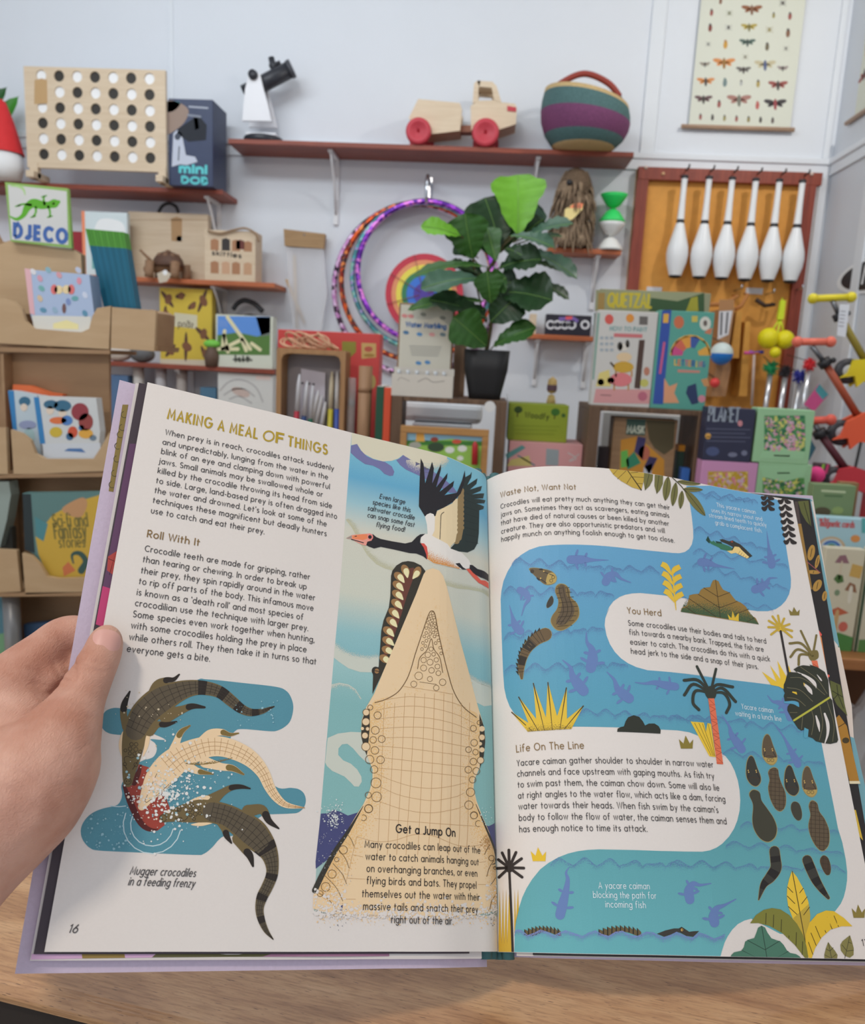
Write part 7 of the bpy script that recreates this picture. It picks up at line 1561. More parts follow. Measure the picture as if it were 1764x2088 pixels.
# boxes right of the middle crate
t,w_,h=carton('pink_game_box','pink game box with teal shapes under the green box','box',1036,1186,903,990,2.56,.20,mat((214,156,158),.45),TZ);ZP=TZ+h
A=front(t);A.K(*cJ).poly([(990,1150),(1110,1085),(1135,1105),(1000,1190)],(96,150,150)).poly([(1030,1190),(1160,1160),(1180,1235),(1000,1235)],(206,190,120)).poly([(1285,1110),(1375,1120),(1370,1235),(1280,1230)],(150,160,166)).line([(1080,1160),(1200,1230)],10,(90,130,140),False).line([(1440,1140),(1500,1180),(1450,1200),(1520,1150)],6,(206,206,206));A.build('box_print',t)
t,w_,h=carton('woodfy_box','lime green box printed with dark trees on the pink box','box',1036,1158,824,901,2.60,.14,mat((140,156,44),.45),ZP)
A=front(t);A.K(*cJ).ell(1083,830,30,25,(52,74,32)).ell(1350,848,32,27,(62,110,44)).ell(1408,872,15,15,(62,96,44)).line([(1078,850),(1076,880)],8,(70,50,30),False).line([(1345,870),(1343,895)],7,(70,50,30),False).text('Woodfy',(1130,885),(1300,900),.017,(70,80,26),.2)
for i in range(3):A.line([(1050+i*6,945+i*28),(1380-i*20,952+i*28)],6,(124,140,40),False)
A.build('box_print',t)
t=put('peg_figure','little wooden peg figure rising behind the green box','figure',1117,905,2.80,TZ);f=conv_of(t,0);a,b,c=f(1117,828)[1],f(1117,800)[1],f(1117,767)[1]
MB().tube([(0,0,0),(0,0,a)],.006,BLKM,8).build('stand_rod',t);MB().lathe([(0,a),(.012,a),(.016,a+.015),(.011,b-.01),(0,b-.005)],mat((206,182,120),.6),(0,0,0),14).lathe([(.0,b-.004),(.013,b),(.017,b+.012),(.015,c-.012),(0,c)],mat((206,176,116),.6),(0,0,0),14).build('figure_body',t);MB().lathe([(.0172,b+.006),(.0176,b+.018),(.0165,b+.026)],mat((110,84,100),.6),(0,0,0),14).build('hair',t)
t=put('plastic_sleeve','clear plastic sleeve hanging down the crate side by the green box','sleeve',1026,930,2.515,TZ);f=conv_of(t,0);MB().box(.003,.0,0,.006,.16,f(1026,806)[1],mat((206,212,224),.12,alpha=.45,spec=.8)).build('sleeve_film',t)
# ------------------------------------------------------------------ on the right crate
t,w_,h=carton('quetzal_box','jungle coloured game box lettered QUETZAL behind the craft kits','box',1214,1438,593,828,2.66,.07,mat((150,150,122),.45),ZR)
A=front(t);A.K(*cH).poly([(150,62),(800,78),(800,190),(145,190)],(158,160,128)).up().poly([(480,110),(640,130),(800,80),(800,195),(470,190)],(66,92,62)).up().poly([(690,190),(720,110),(760,100),(765,190)],(168,160,60)).poly([(165,80),(205,80),(200,180),(160,180)],(170,140,84)).up().text('QUETZAL',(222,160),(480,168),.040,(206,188,66),.26);A.poly([(140,200),(180,200),(150,740),(120,730)],(110,130,124));A.build('box_print',t)
t,w_,h=carton('painting_kit','white and pink craft kit box with stacked animals on the right crate','box',1212,1334,634,823,2.52,.06,mat((206,204,202),.45),ZR,R_(0))
A=front(t);A.K(*cH)
A.poly([(150,655),(478,660),(470,745),(135,738)],(214,156,158)).poly([(160,200),(176,200),(140,600),(128,600)],(140,170,160)).up().poly([(410,362),(444,362),(414,655),(380,650)],(84,66,60)).ell(230,238,26,30,(214,96,88)).ell(355,232,24,26,(226,150,70)).poly([(412,220),(462,222),(460,272),(410,270)],(110,106,104)).poly([(258,322),(430,328),(428,350),(258,344)],(206,120,124)).text('HOW TO PAINT',(235,305),(455,312),.012,(130,170,172),.22)
A.ell(295,400,16,26,(70,66,62)).ell(340,385,12,24,(70,66,62)).ell(318,405,28,22,(222,216,208)).ell(320,465,46,28,(226,200,164)).ell(315,525,62,34,(206,164,66)).line([(258,520),(240,500)],12,(80,60,40)).ell(300,600,66,42,(222,128,134)).ell(240,605,22,20,(226,120,126))
for x,y in ((270,560),(365,560),(345,640),(260,640)):A.line([(x,y-10),(x,y+20)],10,(196,140,90),False)
A.ell(430,700,28,28,(190,110,130)).poly([(170,560),(230,540),(240,640),(150,640)],(222,206,130)).ell(180,615,20,20,(150,120,100)).ell(455,550,18,26,(190,130,110)).ell(440,620,26,24,(200,196,110))
for i in range(9):A.ell(185+(i % 3)*30,350+(i // 3)*36,12,10,(166,176,186),0,8)
A.line([(180,692),(240,695)],6,(150,110,110),False);A.build('box_print',t)
t,w_,h=carton('lettering_kit','teal lettering craft kit box with a blue spine and rainbow fan','box',1335,1448,634,826,2.52,.06,mat((92,164,152),.45),ZR)
A=front(t);A.K(*cH);A.poly([(548,185),(604,182),(552,748),(492,745)],(60,88,170)).up(.6)
for i,c in enumerate(((206,84,140),(214,110,90),(226,160,76),(70,96,166),(96,176,150),(226,170,80))):
    a0,a1=180+i*30,210+i*30;P=[(718+r*math.cos(R_(a)),455+r*.98*math.sin(R_(a))) for r,a in ((50,a0),(115,a0),(122,(a0+a1)/2),(115,a1),(50,a1))];A.poly(P,c)
A.ring(718,455,118,12,(226,176,84),180,360).ell(648,256,30,38,(206,116,84)).ell(806,264,34,42,(216,216,208)).up(.4).ell(806,262,12,18,(110,100,96)).poly([(725,218),(760,218),(760,255),(725,255)],(206,190,96))
for i,(ch,c) in enumerate(zip('LETTERING',((226,190,96),(226,130,90),(70,96,166),(206,110,140),(226,150,90),(70,96,166),(226,190,96),(206,110,140),(70,96,166)))):A.text(ch,(622+i*21,512+i*1.5),(622+i*21+(5 if ch == 'I' else 14),512+i*1.5),.016,c,.22) if ch != 'I' else A.line([(628+i*21,490),(627+i*21,524)],6,c,False)
A.poly([(640,540),(775,546),(772,560),(640,556)],(206,140,130)).poly([(700,640),(750,622),(765,740),(725,750),(690,680)],(52,66,104)).poly([(560,590),(590,640),(640,620),(620,680),(650,740),(555,740)],(222,160,124)).poly([(780,600),(820,590),(830,640),(800,640)],(206,150,100)).ell(785,715,22,22,(214,140,160)).poly([(820,300),(850,290),(840,330),(800,320)],(206,130,100));A.line([(560,380),(535,560)],14,(206,100,140),False).up().poly([(556,205),(588,205),(584,260),(552,260)],(226,176,80));A.build('box_print',t)
# mask kit inside the crate
t,w_,h=carton('white_box','white box standing behind the right crate, seen through it','box',1226,1392,844,950,2.97,.10,mat((226,228,232),.45),TZ)
t,w_,h=carton('mask_kit','brown craft box lettered MASK with colourful shapes in the right crate','box',1246,1376,853,1000,2.56,.08,wood((164,132,100),(146,114,84),'X',.6,4),TZ+.016)
A=front(t);A.K(*cH);A.poly([(335,835),(450,838),(445,935),(330,930)],(66,92,84)).poly([(450,840),(625,850),(615,1010),(560,1050),(500,1010),(470,960)],(92,84,62)).poly([(300,960),(400,940),(560,1080),(560,1230),(290,1230)],(206,146,60)).up().poly([(400,940),(450,950),(430,1080),(380,1030)],(70,64,110)).poly([(300,1030),(340,1020),(350,1120),(300,1130)],(110,190,90)).poly([(330,1080),(380,1030),(420,1100),(340,1140)],(60,140,110)).poly([(470,1060),(520,1070),(470,1170),(440,1120)],(66,60,100)).ell(440,1040,34,44,(190,110,90)).poly([(440,1120),(490,1100),(480,1190),(430,1190)],(200,206,220)).text('MASK',(338,918),(438,922),.022,(206,214,200),.26);A.build('box_print',t)
t,w_,h=carton('bright_blue_box','small bright blue box leaning at the right of the mask kit','box',1389,1405,955,1010,2.56,.05,mat((70,120,206),.45),TZ+.016)
t,w_,h=carton('dark_camera_toy','dark brown toy case at the left inside the right crate','toy',1220,1244,912,1000,2.60,.05,mat((66,54,58),.5),TZ+.016)
t,w_,h=carton('bottle_green_box','bottle green box with an orange top behind the mask kit','box',1378,1392,920,1000,2.62,.05,mat((60,84,74),.5),TZ+.016);MB().box(-w_/2,0,h+.0004,w_/2,.05,h+.02,mat((222,150,50),.5)).build('lid',t)
# stacked boxes at the right
t,w_,h=carton('bead_box','pink framed bead box of flowers, bottom left of the stack','box',1426,1540,941,1060,2.42,.064,mat((206,148,192),.45),TZ,group='flower bead boxes');ZS1=TZ+h
def beads(A,c,x0,y0,x1,y1,base,cols,seed):
    A.K(*c);A.poly([(x0,y0),(x1,y0),(x1,y1),(x0,y1)],base);A.up();rd=random.Random(seed)
    for k,col in enumerate(cols):A.dots([(x0+6+rd.random()*(x1-x0-12),y0+6+rd.random()*(y1-y0-12)) for _ in range(80)],col,5,14,seed+k)
A=front(t);beads(A,cH,822,1150,1062,1400,(196,160,60),((206,176,196),(226,206,120),(214,130,150)),21);A.build('bead_picture',t)
t,w_,h=carton('bead_box','pale green framed bead box, bottom right of the stack','box',1541,1650,945,1060,2.42,.064,mat((156,200,158),.45),TZ,group='flower bead boxes');ZS2=TZ+h
A=front(t);beads(A,cH,1150,1190,1400,1400,(90,150,84),((206,176,196),(206,206,110),(60,110,80)),31);A.K(*cH).poly([(1130,1115),(1420,1115),(1400,1180),(1270,1215),(1150,1180)],(160,206,164));A.line([(1240,1160),(1310,1160)],8,(120,176,130));A.build('bead_picture',t)
t,w_,h=carton('planet_box','navy game box lettered PLANET on the pink bead box','box',1438,1536,832,941,2.42,.064,mat((52,54,78),.45),ZS1)
A=front(t);A.K(*cH).text('PLANET',(825,845),(1005,852),.040,(150,160,176),.2);A.ell(1015,862,15,18,(206,140,150)).ell(823,938,18,18,(222,170,90)).ell(850,1030,40,28,(80,90,130))
for i in range(4):A.line([(815,895+i*24),(1075-(i % 2)*30,900+i*24)],6,(92,96,120),False)
A.ell(970,1050,28,14,(120,124,150)).ell(1040,1040,18,16,(120,124,150));A.build('box_print',t)
t,w_,h=carton('bead_box','pale green framed bead box on top of the other green one','box',1540,1656,834,945,2.42,.064,mat((158,202,160),.45),ZS2,group='flower bead boxes')
A=front(t);beads(A,cH,1160,815,1405,1030,(84,150,96),((214,180,200),(206,206,120),(60,120,90),(214,150,176)),41);A.K(*cH).poly([(1150,1030),(1250,1000),(1320,1010),(1400,1035),(1395,1075),(1130,1070)],(162,208,166));A.line([(1220,1055),(1310,1058)],8,(206,150,150));A.build('bead_picture',t)
# ------------------------------------------------------------------ hanging below the clubs
JY=3.80
def hung(name,label,cat,px,py,group=None): return put(name,label,cat,px,py,JY,None,0,group)
t=hung('straw_bag','brown paper bag of bamboo tubes hanging on the pegboard','bag',1482,610);P=local(t,cH,[(885,180),(975,170),(940,400),(950,540),(920,700),(830,700),(860,540),(880,380)]);MB().prism(P,-.02,.155,wood((178,134,96),(150,110,76),'Z',.6,4)).build('bag_body',t);A=front(t,-.02);A.K(*cH).poly([(890,190),(970,185),(945,330),(880,360)],(206,206,214)).up().line([(905,200),(900,330)],10,(60,58,64),False).line([(940,200),(930,320)],10,(60,58,64),False);A.z=0;A.poly([(890,120),(980,120),(978,186),(888,190)],(168,124,86));A.build('bag_print',t)
t=hung('juggling_ball','blue and white ball beside the paper bag','ball',1460,722);r0=.05;MB().lathe([(0,-r0)]+[(r0*math.cos(R_(a)),r0*math.sin(R_(a))) for a in range(-75,76,15)]+[(0,r0)],None,(0,-.09,0),24,mats=[mat((40,120,206),.35)]*6+[mat((206,220,222),.35)]*6).build('ball_body',t);MB().tube([(0,-.09,r0),(-.05,.0,r0+.03),(-.07,.16,r0+.05)],.002,BLKM,6).build('cord',t)
t=hung('juggling_ball','small red ball low beside the brown bag','ball',1449,780);MB().ball((0,-.07,0),.022,mat((222,70,70),.4)).build('ball_body',t);MB().tube([(0,-.07,.02),(0,.17,.06)],.002,BLKM,6).build('cord',t)
YB=mat((226,214,30),.45);YS=mat((206,222,50),.5)
t=hung('poi_set','bright yellow poi balls on neon straps below the clubs','poi',1590,610);mb=MB();P=local(t,cH,[(1255,125),(1285,125),(1272,240),(1235,240)]);mb.prism(P,-.01,.01,YS)
for a,b in (((1250,240),(1205,310)),((1258,240),(1275,310)),((1255,240),(1225,420))):mb.tube(loc3(t,cH,[a,b]),.004,YS,8)
mb.tube([(loc3(t,cH,[(1268,128)])[0]),(loc3(t,cH,[(1268,110)],.16)[0])],.004,YS,8);mb.build('strap',t)
for x,y,r in ((1185,352,58),(1282,360,52),(1225,438,30)):c=loc3(t,cH,[(x,y)],-.02 if r>40 else -.06)[0];MB().ball(c,r*.00080,YB,20,14).build('poi_ball',t)
for k,(x,y,r,c,nm) in enumerate(((1200,530,42,(36,150,96),'green'),(1262,555,36,(44,42,48),'black'),(1322,580,40,(52,56,150),'blue'),(1345,512,34,(206,48,56),'red'))):
    b=hung('pompom_baton','%s pompom baton with a silver tube below the yellow poi' % nm,'baton',*cp(cH,x,y),group='pompom batons');b.location.y=JY-.055*k;rd=random.Random(k);mb=MB();R0=r*.00082;mt_=mat(c,.6);mb.ball((0,0,0),R0*.6,mt_,12,8)
    for i in range(60):d=Vector((rd.gauss(0,1),rd.gauss(0,1),rd.gauss(0,1))).normalized();mb.tube([d*R0*.4,d*R0*1.15],[.006,.001],mt_,4,cap=False)
    mb.build('pompom',b);MB().tube([(0,0,-R0*.8),(-.006,0,-.34)],.012,mat((206,208,216),.2,.7),12).build('tube_shaft',b);MB().tube([(0,.0,R0*.5),(0,.12+.055*k,R0+.02)],.002,BLKM,6).build('cord',b)
t=hung('flower_stick','thin stick with a purple and orange tasselled top','stick',1540,715);mb=MB();mb.tube(loc3(t,cH,[(1100,450),(1085,755)]),.006,mat((196,176,170),.5),8).tube([loc3(t,cH,[(1097,520)])[0],loc3(t,cH,[(1097,515)],.17)[0]],.002,BLKM,6);mb.build('stick_body',t);mb=MB()
for i,(x,c) in enumerate(((1040,(206,80,150)),(1070,(150,90,190)),(1130,(226,130,60)),(1155,(80,80,180)))):mb.tube(loc3(t,cH,[(1100,440),(x,440-6*(i % 2))]),[.006,.008],mat(c,.5),6)
mb.build('tassel',t)
for k,(a,b,lb) in enumerate((((830,150),(1000,100),'tan leather strap hanging from the left pegboard hook'),((985,180),(1060,90),'tan leather strap hanging beside the paper bag'),((1110,120),(1220,150),'black leather strap hanging above the yellow poi'))):
    t=hung('leather_strap',lb,'strap',*cp(cH,*b),group='straps on the pegboard');t.location.y=JY+.06+k*.02;q=loc3(t,cH,[a,((a[0]+b[0])/2,(a[1]+b[1])/2+22),b],0);q.append((q[-1][0],YW-.06-t.location.y,q[-1][2]+.01));MB().tube(q,[.010,.010,.008,.004],mat((178,118,66) if k<2 else (60,44,36),.6),8).build('strap_body',t)
for k,(x0,x1,y0,y1) in enumerate(((985,1040,190,470),(1040,1090,250,700))):
    t=hung('hanging_pouch',('ochre cloth pouch hanging right of the paper bag','narrow ochre cloth pouch hanging left of the yellow poi')[k],'pouch',*cp(cH,(x0+x1)/2,y0),group='ochre pouches');P=local(t,cH,[(x0+20,y0),(x1,y0),(x1-20,y1),(x0-20,y1)]);t.location.y += .05;MB().prism(P,-.02,.113,mat((206,150,72),.7,noise=.1,nscale=20)).build('pouch_body',t)
# ------------------------------------------------------------------ scooters by the right wall
def scooter(label,hb,st,whl,colr,stemc,Y,grip,rr_):
    t=put('kick_scooter',label,'scooter',hb[0][0],hb[0][1],Y,None,0,'scooters by the right wall');G=mat(grip,.4);Cc=mat(colr,.45);Sm=mat(stemc,.4);L3= lambda pts,y=0:loc3(t,(0,0,1),pts,y)
    a,b=[Vector(q) for q in L3(hb)];d=(b-a).normalized();MB().tube([a,b],.013,G,12).ball(a,.019,G,14,10).ball(b,.019,G,14,10).build('handlebar',t)
    s=[Vector(q) for q in L3(st)];MB().tube(s[:2],.009,mat((110,112,118),.3,.6),10).tube(s[1:],.0130,Sm,12).build('stem',t);MB().tube([s[1]-(s[1]-s[0]).normalized()*.012,s[1]+(s[1]-s[0]).normalized()*.012],.023,BLKM,12).ball(s[1]+Vector((.02,-.02,.01)),.010,BLKM,8,6).build('clamp',t)
    w=Vector(L3([whl])[0]);mb=MB();mb.lathe([(0,-.012),(rr_*.7,-.014),(rr_,-.008),(rr_,.008),(rr_*.7,.014),(0,.012)],mat((58,58,64),.4),w,28,'Y');mb.lathe([(0,-.0165),(rr_*.45,-.0165),(rr_*.5,-.0145)],mat((180,182,190),.3),w,20,'Y');mb.build('wheel',t)
    e=s[-1];P=[(w.x-rr_*.75,w.z-rr_*.55),(w.x-rr_*.2,w.z-rr_*.15),(w.x+rr_*.1,w.z+rr_*.9),(e.x+.015,e.z+.012),(e.x+.13,e.z-.02),(e.x+.13,e.z-.10),(w.x+rr_*1.2,w.z-rr_*.6),(w.x+rr_*.6,w.z-rr_*1.2),(w.x+rr_*.3,w.z-rr_*.35)];MB().prism(P,-.035,-.018,Cc).prism(P,.018,.035,Cc).build('fork',t)
    MB().box(e.x+.09,-.055,e.z-.36,e.x+.125,.055,e.z-.02,Cc,.01).build('deck',t); return t
t=scooter('yellow scooter with a white tag on its handlebar',[(1658,609),(1736,606)],[(1697,612),(1712,645),(1766,738)],(1728,757),(226,206,40),(150,136,60),3.06,(222,206,50),.046)
A=front(t,-.03);A.K(*cH).poly([(1612,148),(1672,150),(1648,345),(1595,335)],(218,222,232)).up()
for i in range(5):A.line([(1618-i*3,190+i*22),(1645-i*3,192+i*22)],6,(150,152,162),False)
A.build('price_tag',t,label='white hang tag')
scooter('orange scooter below the yellow one',[(1626,697),(1694,697)],[(1656,706),(1682,740),(1748,846)],(1714,882),(236,100,66),(170,84,60),2.93,(232,116,96),.046)
scooter('red scooter with a maroon stem, lowest of the three',[(1650,858),(1694,856)],[(1662,866),(1672,884),(1724,956)],(1700,975),(206,60,72),(96,50,60),2.80,(222,96,80),.040)
t=hung('bunting_card','pink and teal card leaning in front of the scooters','card',1664,835);t.location.y=3.3;P=local(t,cH,[(1400,750),(1490,625),(1545,690),(1460,790)]);MB().prism(P,0,.006,mat((206,90,150),.5)).build('card_body',t);A=front(t);A.K(*cH).poly([(1465,665),(1490,625),(1545,690),(1510,720)],(84,160,176));A.build('card_print',t);z=t.location.z;MB().tube([(0,.003,-.04),(0,.20,-z+.0)],.006,BLKM,8).build('stand_rod',t)
t=put('teal_pennant','dark teal pennant bag right of the green bead box','bag',1648,940,2.9);z=t.location.z;P=local(t,cH,[(1425,930),(1470,1010),(1430,1085),(1410,1080)]);MB().prism(P,0,.03,mat((66,110,130),.6)).tube([(-.01,.015,-.03),(0,.015,TZ-z)],.006,BLKM,8).build('bag_body',t)
t=put('pink_pompom','hot pink ball below the red scooter','ball',*cp(cH,1470,1172),2.62);z=t.location.z;MB().ball((0,0,0),.028,mat((236,66,140),.6)).build('ball_body',t);MB().tube([(0,0,-.026),(0,0,TZ-z)],.005,BLKM,8).build('stand_rod',t)
t,w_,h=carton('striped_pencil_case','dark striped pencil case beside the pink ball','case',1668,1694,946,966,2.66,.05,mat((84,64,72),.5));z=t.location.z;A=unit(t,w_,h);A.poly([(.2,0),(.4,0),(.5,1),(.3,1)],(150,206,80)).poly([(.55,0),(.75,0),(.85,1),(.65,1)],(206,70,120));A.build('stripe_print',t);MB().tube([(0,.025,0),(0,.025,TZ-z)],.006,BLKM,8).build('stand_rod',t)
# ------------------------------------------------------------------ book stand at the right edge
RZ=at(1720,1330,2.05).z;rs=thing('book_stand','orange brown wooden book stand at the right edge','shelf',(at(1765,1300,2.05).x+.12,2.0,0));OW=wood((176,120,76),(150,98,58),'X',.45,4)
xo=rs.location.x;xl=at(1655,1335,2.0).x-xo
MB().box(xl,0,RZ-.03,.35,.30,RZ,OW,.003).build('shelf_board',rs);MB().box(xl+.02,.02,RZ-.62,.33,.28,RZ-.59,OW,.003).build('shelf_board',rs);MB().box(xl,.28,0,.35,.30,RZ-.03,mat((120,84,60),.6)).build('back_board',rs)
for x in (xl,.33):MB().box(x,.02,0,x+.02,.28,RZ-.03,OW).build('side_board',rs)
pz=at(1750,1000,2.2).z;xp=at(1752,1000,2.2).x-xo;MB().box(xp-.018,.27,RZ,xp+.03,.30,RZ+.42,wood((164,124,84),(140,100,64),'Z',.5,4)).build('post',rs)
def rbook(label,px0,px1,pyt,Y,dpt,m,z0): return carton('picture_book',label,'book',px0,px1,pyt,pyt+200,Y,dpt,m,z0+.0006,part='cover',group='books on the right stand')
t,w_,h=rbook('cream picture book of mushrooms on the right stand',1672,1752,1118,2.06,.03,mat((214,206,184),.45),RZ)
A=unit(t,w_,h);A.poly([(0,0),(1,0),(1,.14),(.6,.18),(0,.13)],(84,140,78)).poly([(.25,.86),(.35,.93),(.5,.94),(.62,.86)],(150,110,120)).poly([(.6,.6),(.7,.68),(.85,.66),(.92,.58)],(150,110,84)).poly([(.2,.37),(.5,.34),(.8,.38),(.5,.43)],(196,104,76)).poly([(.66,.74),(.95,.72),(.98,.84),(.7,.86)],(206,168,96)).up(.5).line([(.43,.86),(.42,.72)],.05,(214,200,176)).line([(.76,.6),(.76,.52)],.1,(226,220,206)).line([(.5,.36),(.5,.2)],.1,(206,168,120)).poly([(.28,.7),(.4,.66),(.55,.68),(.5,.74),(.36,.75)],(84,116,66)).ell(.42,.57,.07,.03,(130,150,120)).ell(.7,.24,.12,.05,(206,110,96));A.build('cover_print',t)
t,w_,h=rbook('cream picture book cut by the right edge, beside the mushroom book',1757,1835,1120,2.06,.03,mat((206,200,180),.45),RZ);A=unit(t,w_,h);A.poly([(0,0),(.08,0),(.08,1),(0,1)],(66,86,66)).poly([(.1,.0),(1,0),(1,.15),(.1,.12)],(92,140,80)).ell(.3,.8,.12,.06,(206,130,90));A.build('cover_print',t)
t,w_,h=rbook('pale blue picture book with a rainbow arc and red lettering',1650,1800,1057,2.14,.04,mat((172,208,222),.45),RZ)
A=front(t);A.K(*cL);c0=(805,755)
for r,c in ((100,(206,180,150)),(80,(206,214,220)),(66,(76,116,190)),(48,(120,170,196)),(32,(88,136,90))):A.poly([(c0[0]+r*math.cos(R_(a)),c0[1]-r*.8*math.sin(R_(a))) for a in range(0,181,12)],c);A.up(.3)
A.ell(975,690,34,26,(222,150,90));A.text('magnetic cards',(725,600),(965,612),.016,(206,96,100),.24);A.text('my first',(720,565),(785,570),.010,(206,96,100),.24);A.poly([(1020,545),(1060,545),(1060,650),(1020,650)],(96,176,180));A.build('cover_print',t)
t,w_,h=rbook('green nature book with white lettering above the blue one',1646,1733,988,2.22,.04,mat((124,146,106),.45),RZ);A=front(t);A.K(*cL).line([(740,350),(900,360)],16,(196,206,170)).line([(760,385),(880,390)],12,(92,120,84)).ell(740,500,60,34,(92,84,66)).ell(850,490,40,26,(150,170,110));A.build('cover_print',t)
t=put('plastic_bag','crinkled clear plastic bag on the lower right shelf','bag',1752,1490,2.11,RZ-.59);CB_=mat((206,208,216),.15,spec=.9,alpha=.7);rd=random.Random(9);mb=MB();bm=bmesh.new();bmesh.ops.create_icosphere(bm,subdivisions=3,radius=1)
zt=at(1752,1425,2.08).z-RZ+.59
for v in bm.verts:k=1+rd.uniform(-.16,.16);v.co=Vector((v.co.x*.085*k,v.co.y*.06*k,zt*.5+max(-.495*zt,v.co.z*zt*.5*k)))
mb.bm(bm,CB_);mb.build('bag_film',t)
# ------------------------------------------------------------------ plywood book display at the left
CARD=wood((192,164,130),(180,150,116),'X',.55,3,stretch=5);CDK=wood((164,132,100),(150,118,88),'X',.6,3,stretch=5)
DY=2.05
ds=thing('book_display','tall plywood display with stepped pockets at the left edge','display stand',(at(110,800,DY).x,DY,0))
def LP(pts,y): return local(ds,(0,0,1),pts,y)
MB().prism(LP([(-60,718),(222,722),(230,1420),(-60,1420)],.04),.04,.052,CDK).build('back_board',ds)
MB().prism(LP([(-60,1420),(-60,470),(-10,470),(2,492),(150,508),(170,520),(172,600),(222,640),(222,730),(-60,730)],.16),.16,.172,CDK).build('back_board',ds)
MB().prism(LP([(-70,560),(-70,495),(0,498),(20,490),(150,510),(165,520),(170,605),(170,640),(-70,640)],.10),.10,.112,CARD).build('pocket_back',ds)
def pocket(pts,y,nm='pocket_front'):MB().prism(LP(pts,y),y,y+.012,CARD).build(nm,ds)
pocket([(-70,606),(0,608),(28,614),(44,630),(52,655),(68,670),(165,678),(182,670),(188,645),(198,628),(226,624),(222,712),(0,700),(-70,698)],.0)
pocket([(228,626),(318,633),(314,716),(226,710)],.0)
MB().prism(LP([(318,633),(314,716),(326,716),(330,640)],.05),.012,.14,CDK).build('pocket_side',ds)
pocket([(22,876),(45,884),(62,898),(72,925),(92,936),(190,936),(204,915),(224,880),(224,960),(28,968)],-.07)
pocket([(45,1128),(64,1134),(80,1150),(96,1176),(120,1180),(230,1176),(230,1205),(52,1212)],-.11)
pocket([(-60,872),(12,872),(16,968),(-60,972)],-.07);pocket([(-60,1118),(34,1122),(42,1206),(-60,1212)],-.11)
for q,y in (([(-60,706),(224,714),(224,722),(-60,716)],.0),([(-60,968),(224,964),(224,972),(-60,976)],-.07),([(-60,1210),(230,1206),(230,1214),(-60,1218)],-.11)):MB().prism(LP(q,y),y,.16,CDK).build('pocket_floor',ds)
MB().prism(LP([(228,700),(318,706),(316,716),(226,710)],0),.012,.16,CDK).build('pocket_floor',ds)
MB().prism(LP([(10,722),(16,722),(44,1420),(38,1420)],.02),.0,.04,CDK).build('divider',ds)
za={k:LP([(100,p)],y)[0][1] for k,p,y in (('a',709,.0),('b',966,-.02),('c',1208,-.04),('r',705,0))}
def leaned(name,label,pts,y,dpt,m,cat='book',group=None,part='cover'):
    """Thing seen front on, standing in a pocket; outline traced at its own distance."""
    ym=sum(p[1] for p in pts)/len(pts);xm=sum(p[0] for p in pts)/len(pts);t=put(name,label,cat,xm,max(p[1] for p in pts),DY+y,None,0,group);MB().prism(local(t,(0,0,1),pts),0,dpt,m).build(part,t); return t
t=leaned('lizard_sign','square white DJECO sign with a green lizard on the plywood display',[(10,371),(138,384),(146,506),(22,492)],.085,.012,mat((140,178,96),.5),'sign',part='sign_board')
A=front(t);A.K(*cB);A.poly([(48,78),(400,118),(410,440),(70,408)],(206,206,206));A.up();GRN=(96,170,50)
A.line([(60,268),(100,285),(140,262),(165,215),(200,190),(250,200),(290,200),(330,190),(352,182)],[8,18,28,44,54,50,40,52,22],GRN)
for q in ([(185,200),(140,195),(108,205)],[(215,215),(215,245),(200,270)],[(268,195),(262,165),(265,148)],[(290,210),(300,240),(300,270)]):A.line(q,[16,12,12],GRN);x,y=q[-1];A.line([(x-14,y+4),(x+14,y-4)],8,GRN,False)
A.line([(60,85),(110,88),(140,105),(152,140)],[5,14,14,5],(170,206,140));A.ell(322,192,8,7,(176,96,50));A.text('DJECO',(88,390),(398,426),.032,(70,104,170),.36,0,.55);A.build('sign_print',t)
t=leaned('sticker_book','pale blue children\'s book with a pink spine in the top pocket',[(50,547),(62,550),(182,560),(192,640),(186,672),(70,666),(62,640)],.014,.05,mat((172,190,222),.45),part='cover')
A=front(t);A.K(*cB);A.poly([(148,580),(185,585),(210,860),(180,850)],(226,180,190)).poly([(190,862),(545,868),(545,930),(520,965),(205,945)],(218,218,214)).up().ell(352,708,26,26,(236,214,170)).ell(400,706,26,26,(236,214,170)).ell(325,706,20,30,(222,120,120)).ell(428,706,20,30,(222,120,120)).poly([(320,910),(400,890),(470,915),(470,945),(320,940)],(236,226,170)).ell(385,820,12,30,(120,90,90))
for x,y,c in ((200,600,(222,222,230)),(240,640,(214,160,180)),(290,590,(140,180,196)),(355,620,(214,160,170)),(475,655,(220,150,170)),(470,590,(190,200,226)),(250,700,(120,176,176)),(450,760,(110,170,176)),(260,830,(100,150,180)),(240,760,(214,190,160)),(510,850,(100,150,180)),(510,740,(206,214,236)),(410,780,(130,150,200)),(330,830,(150,180,206))):A.ell(x,y,22,15,c,(x*7)% 90,10)
A.build('cover_print',t)
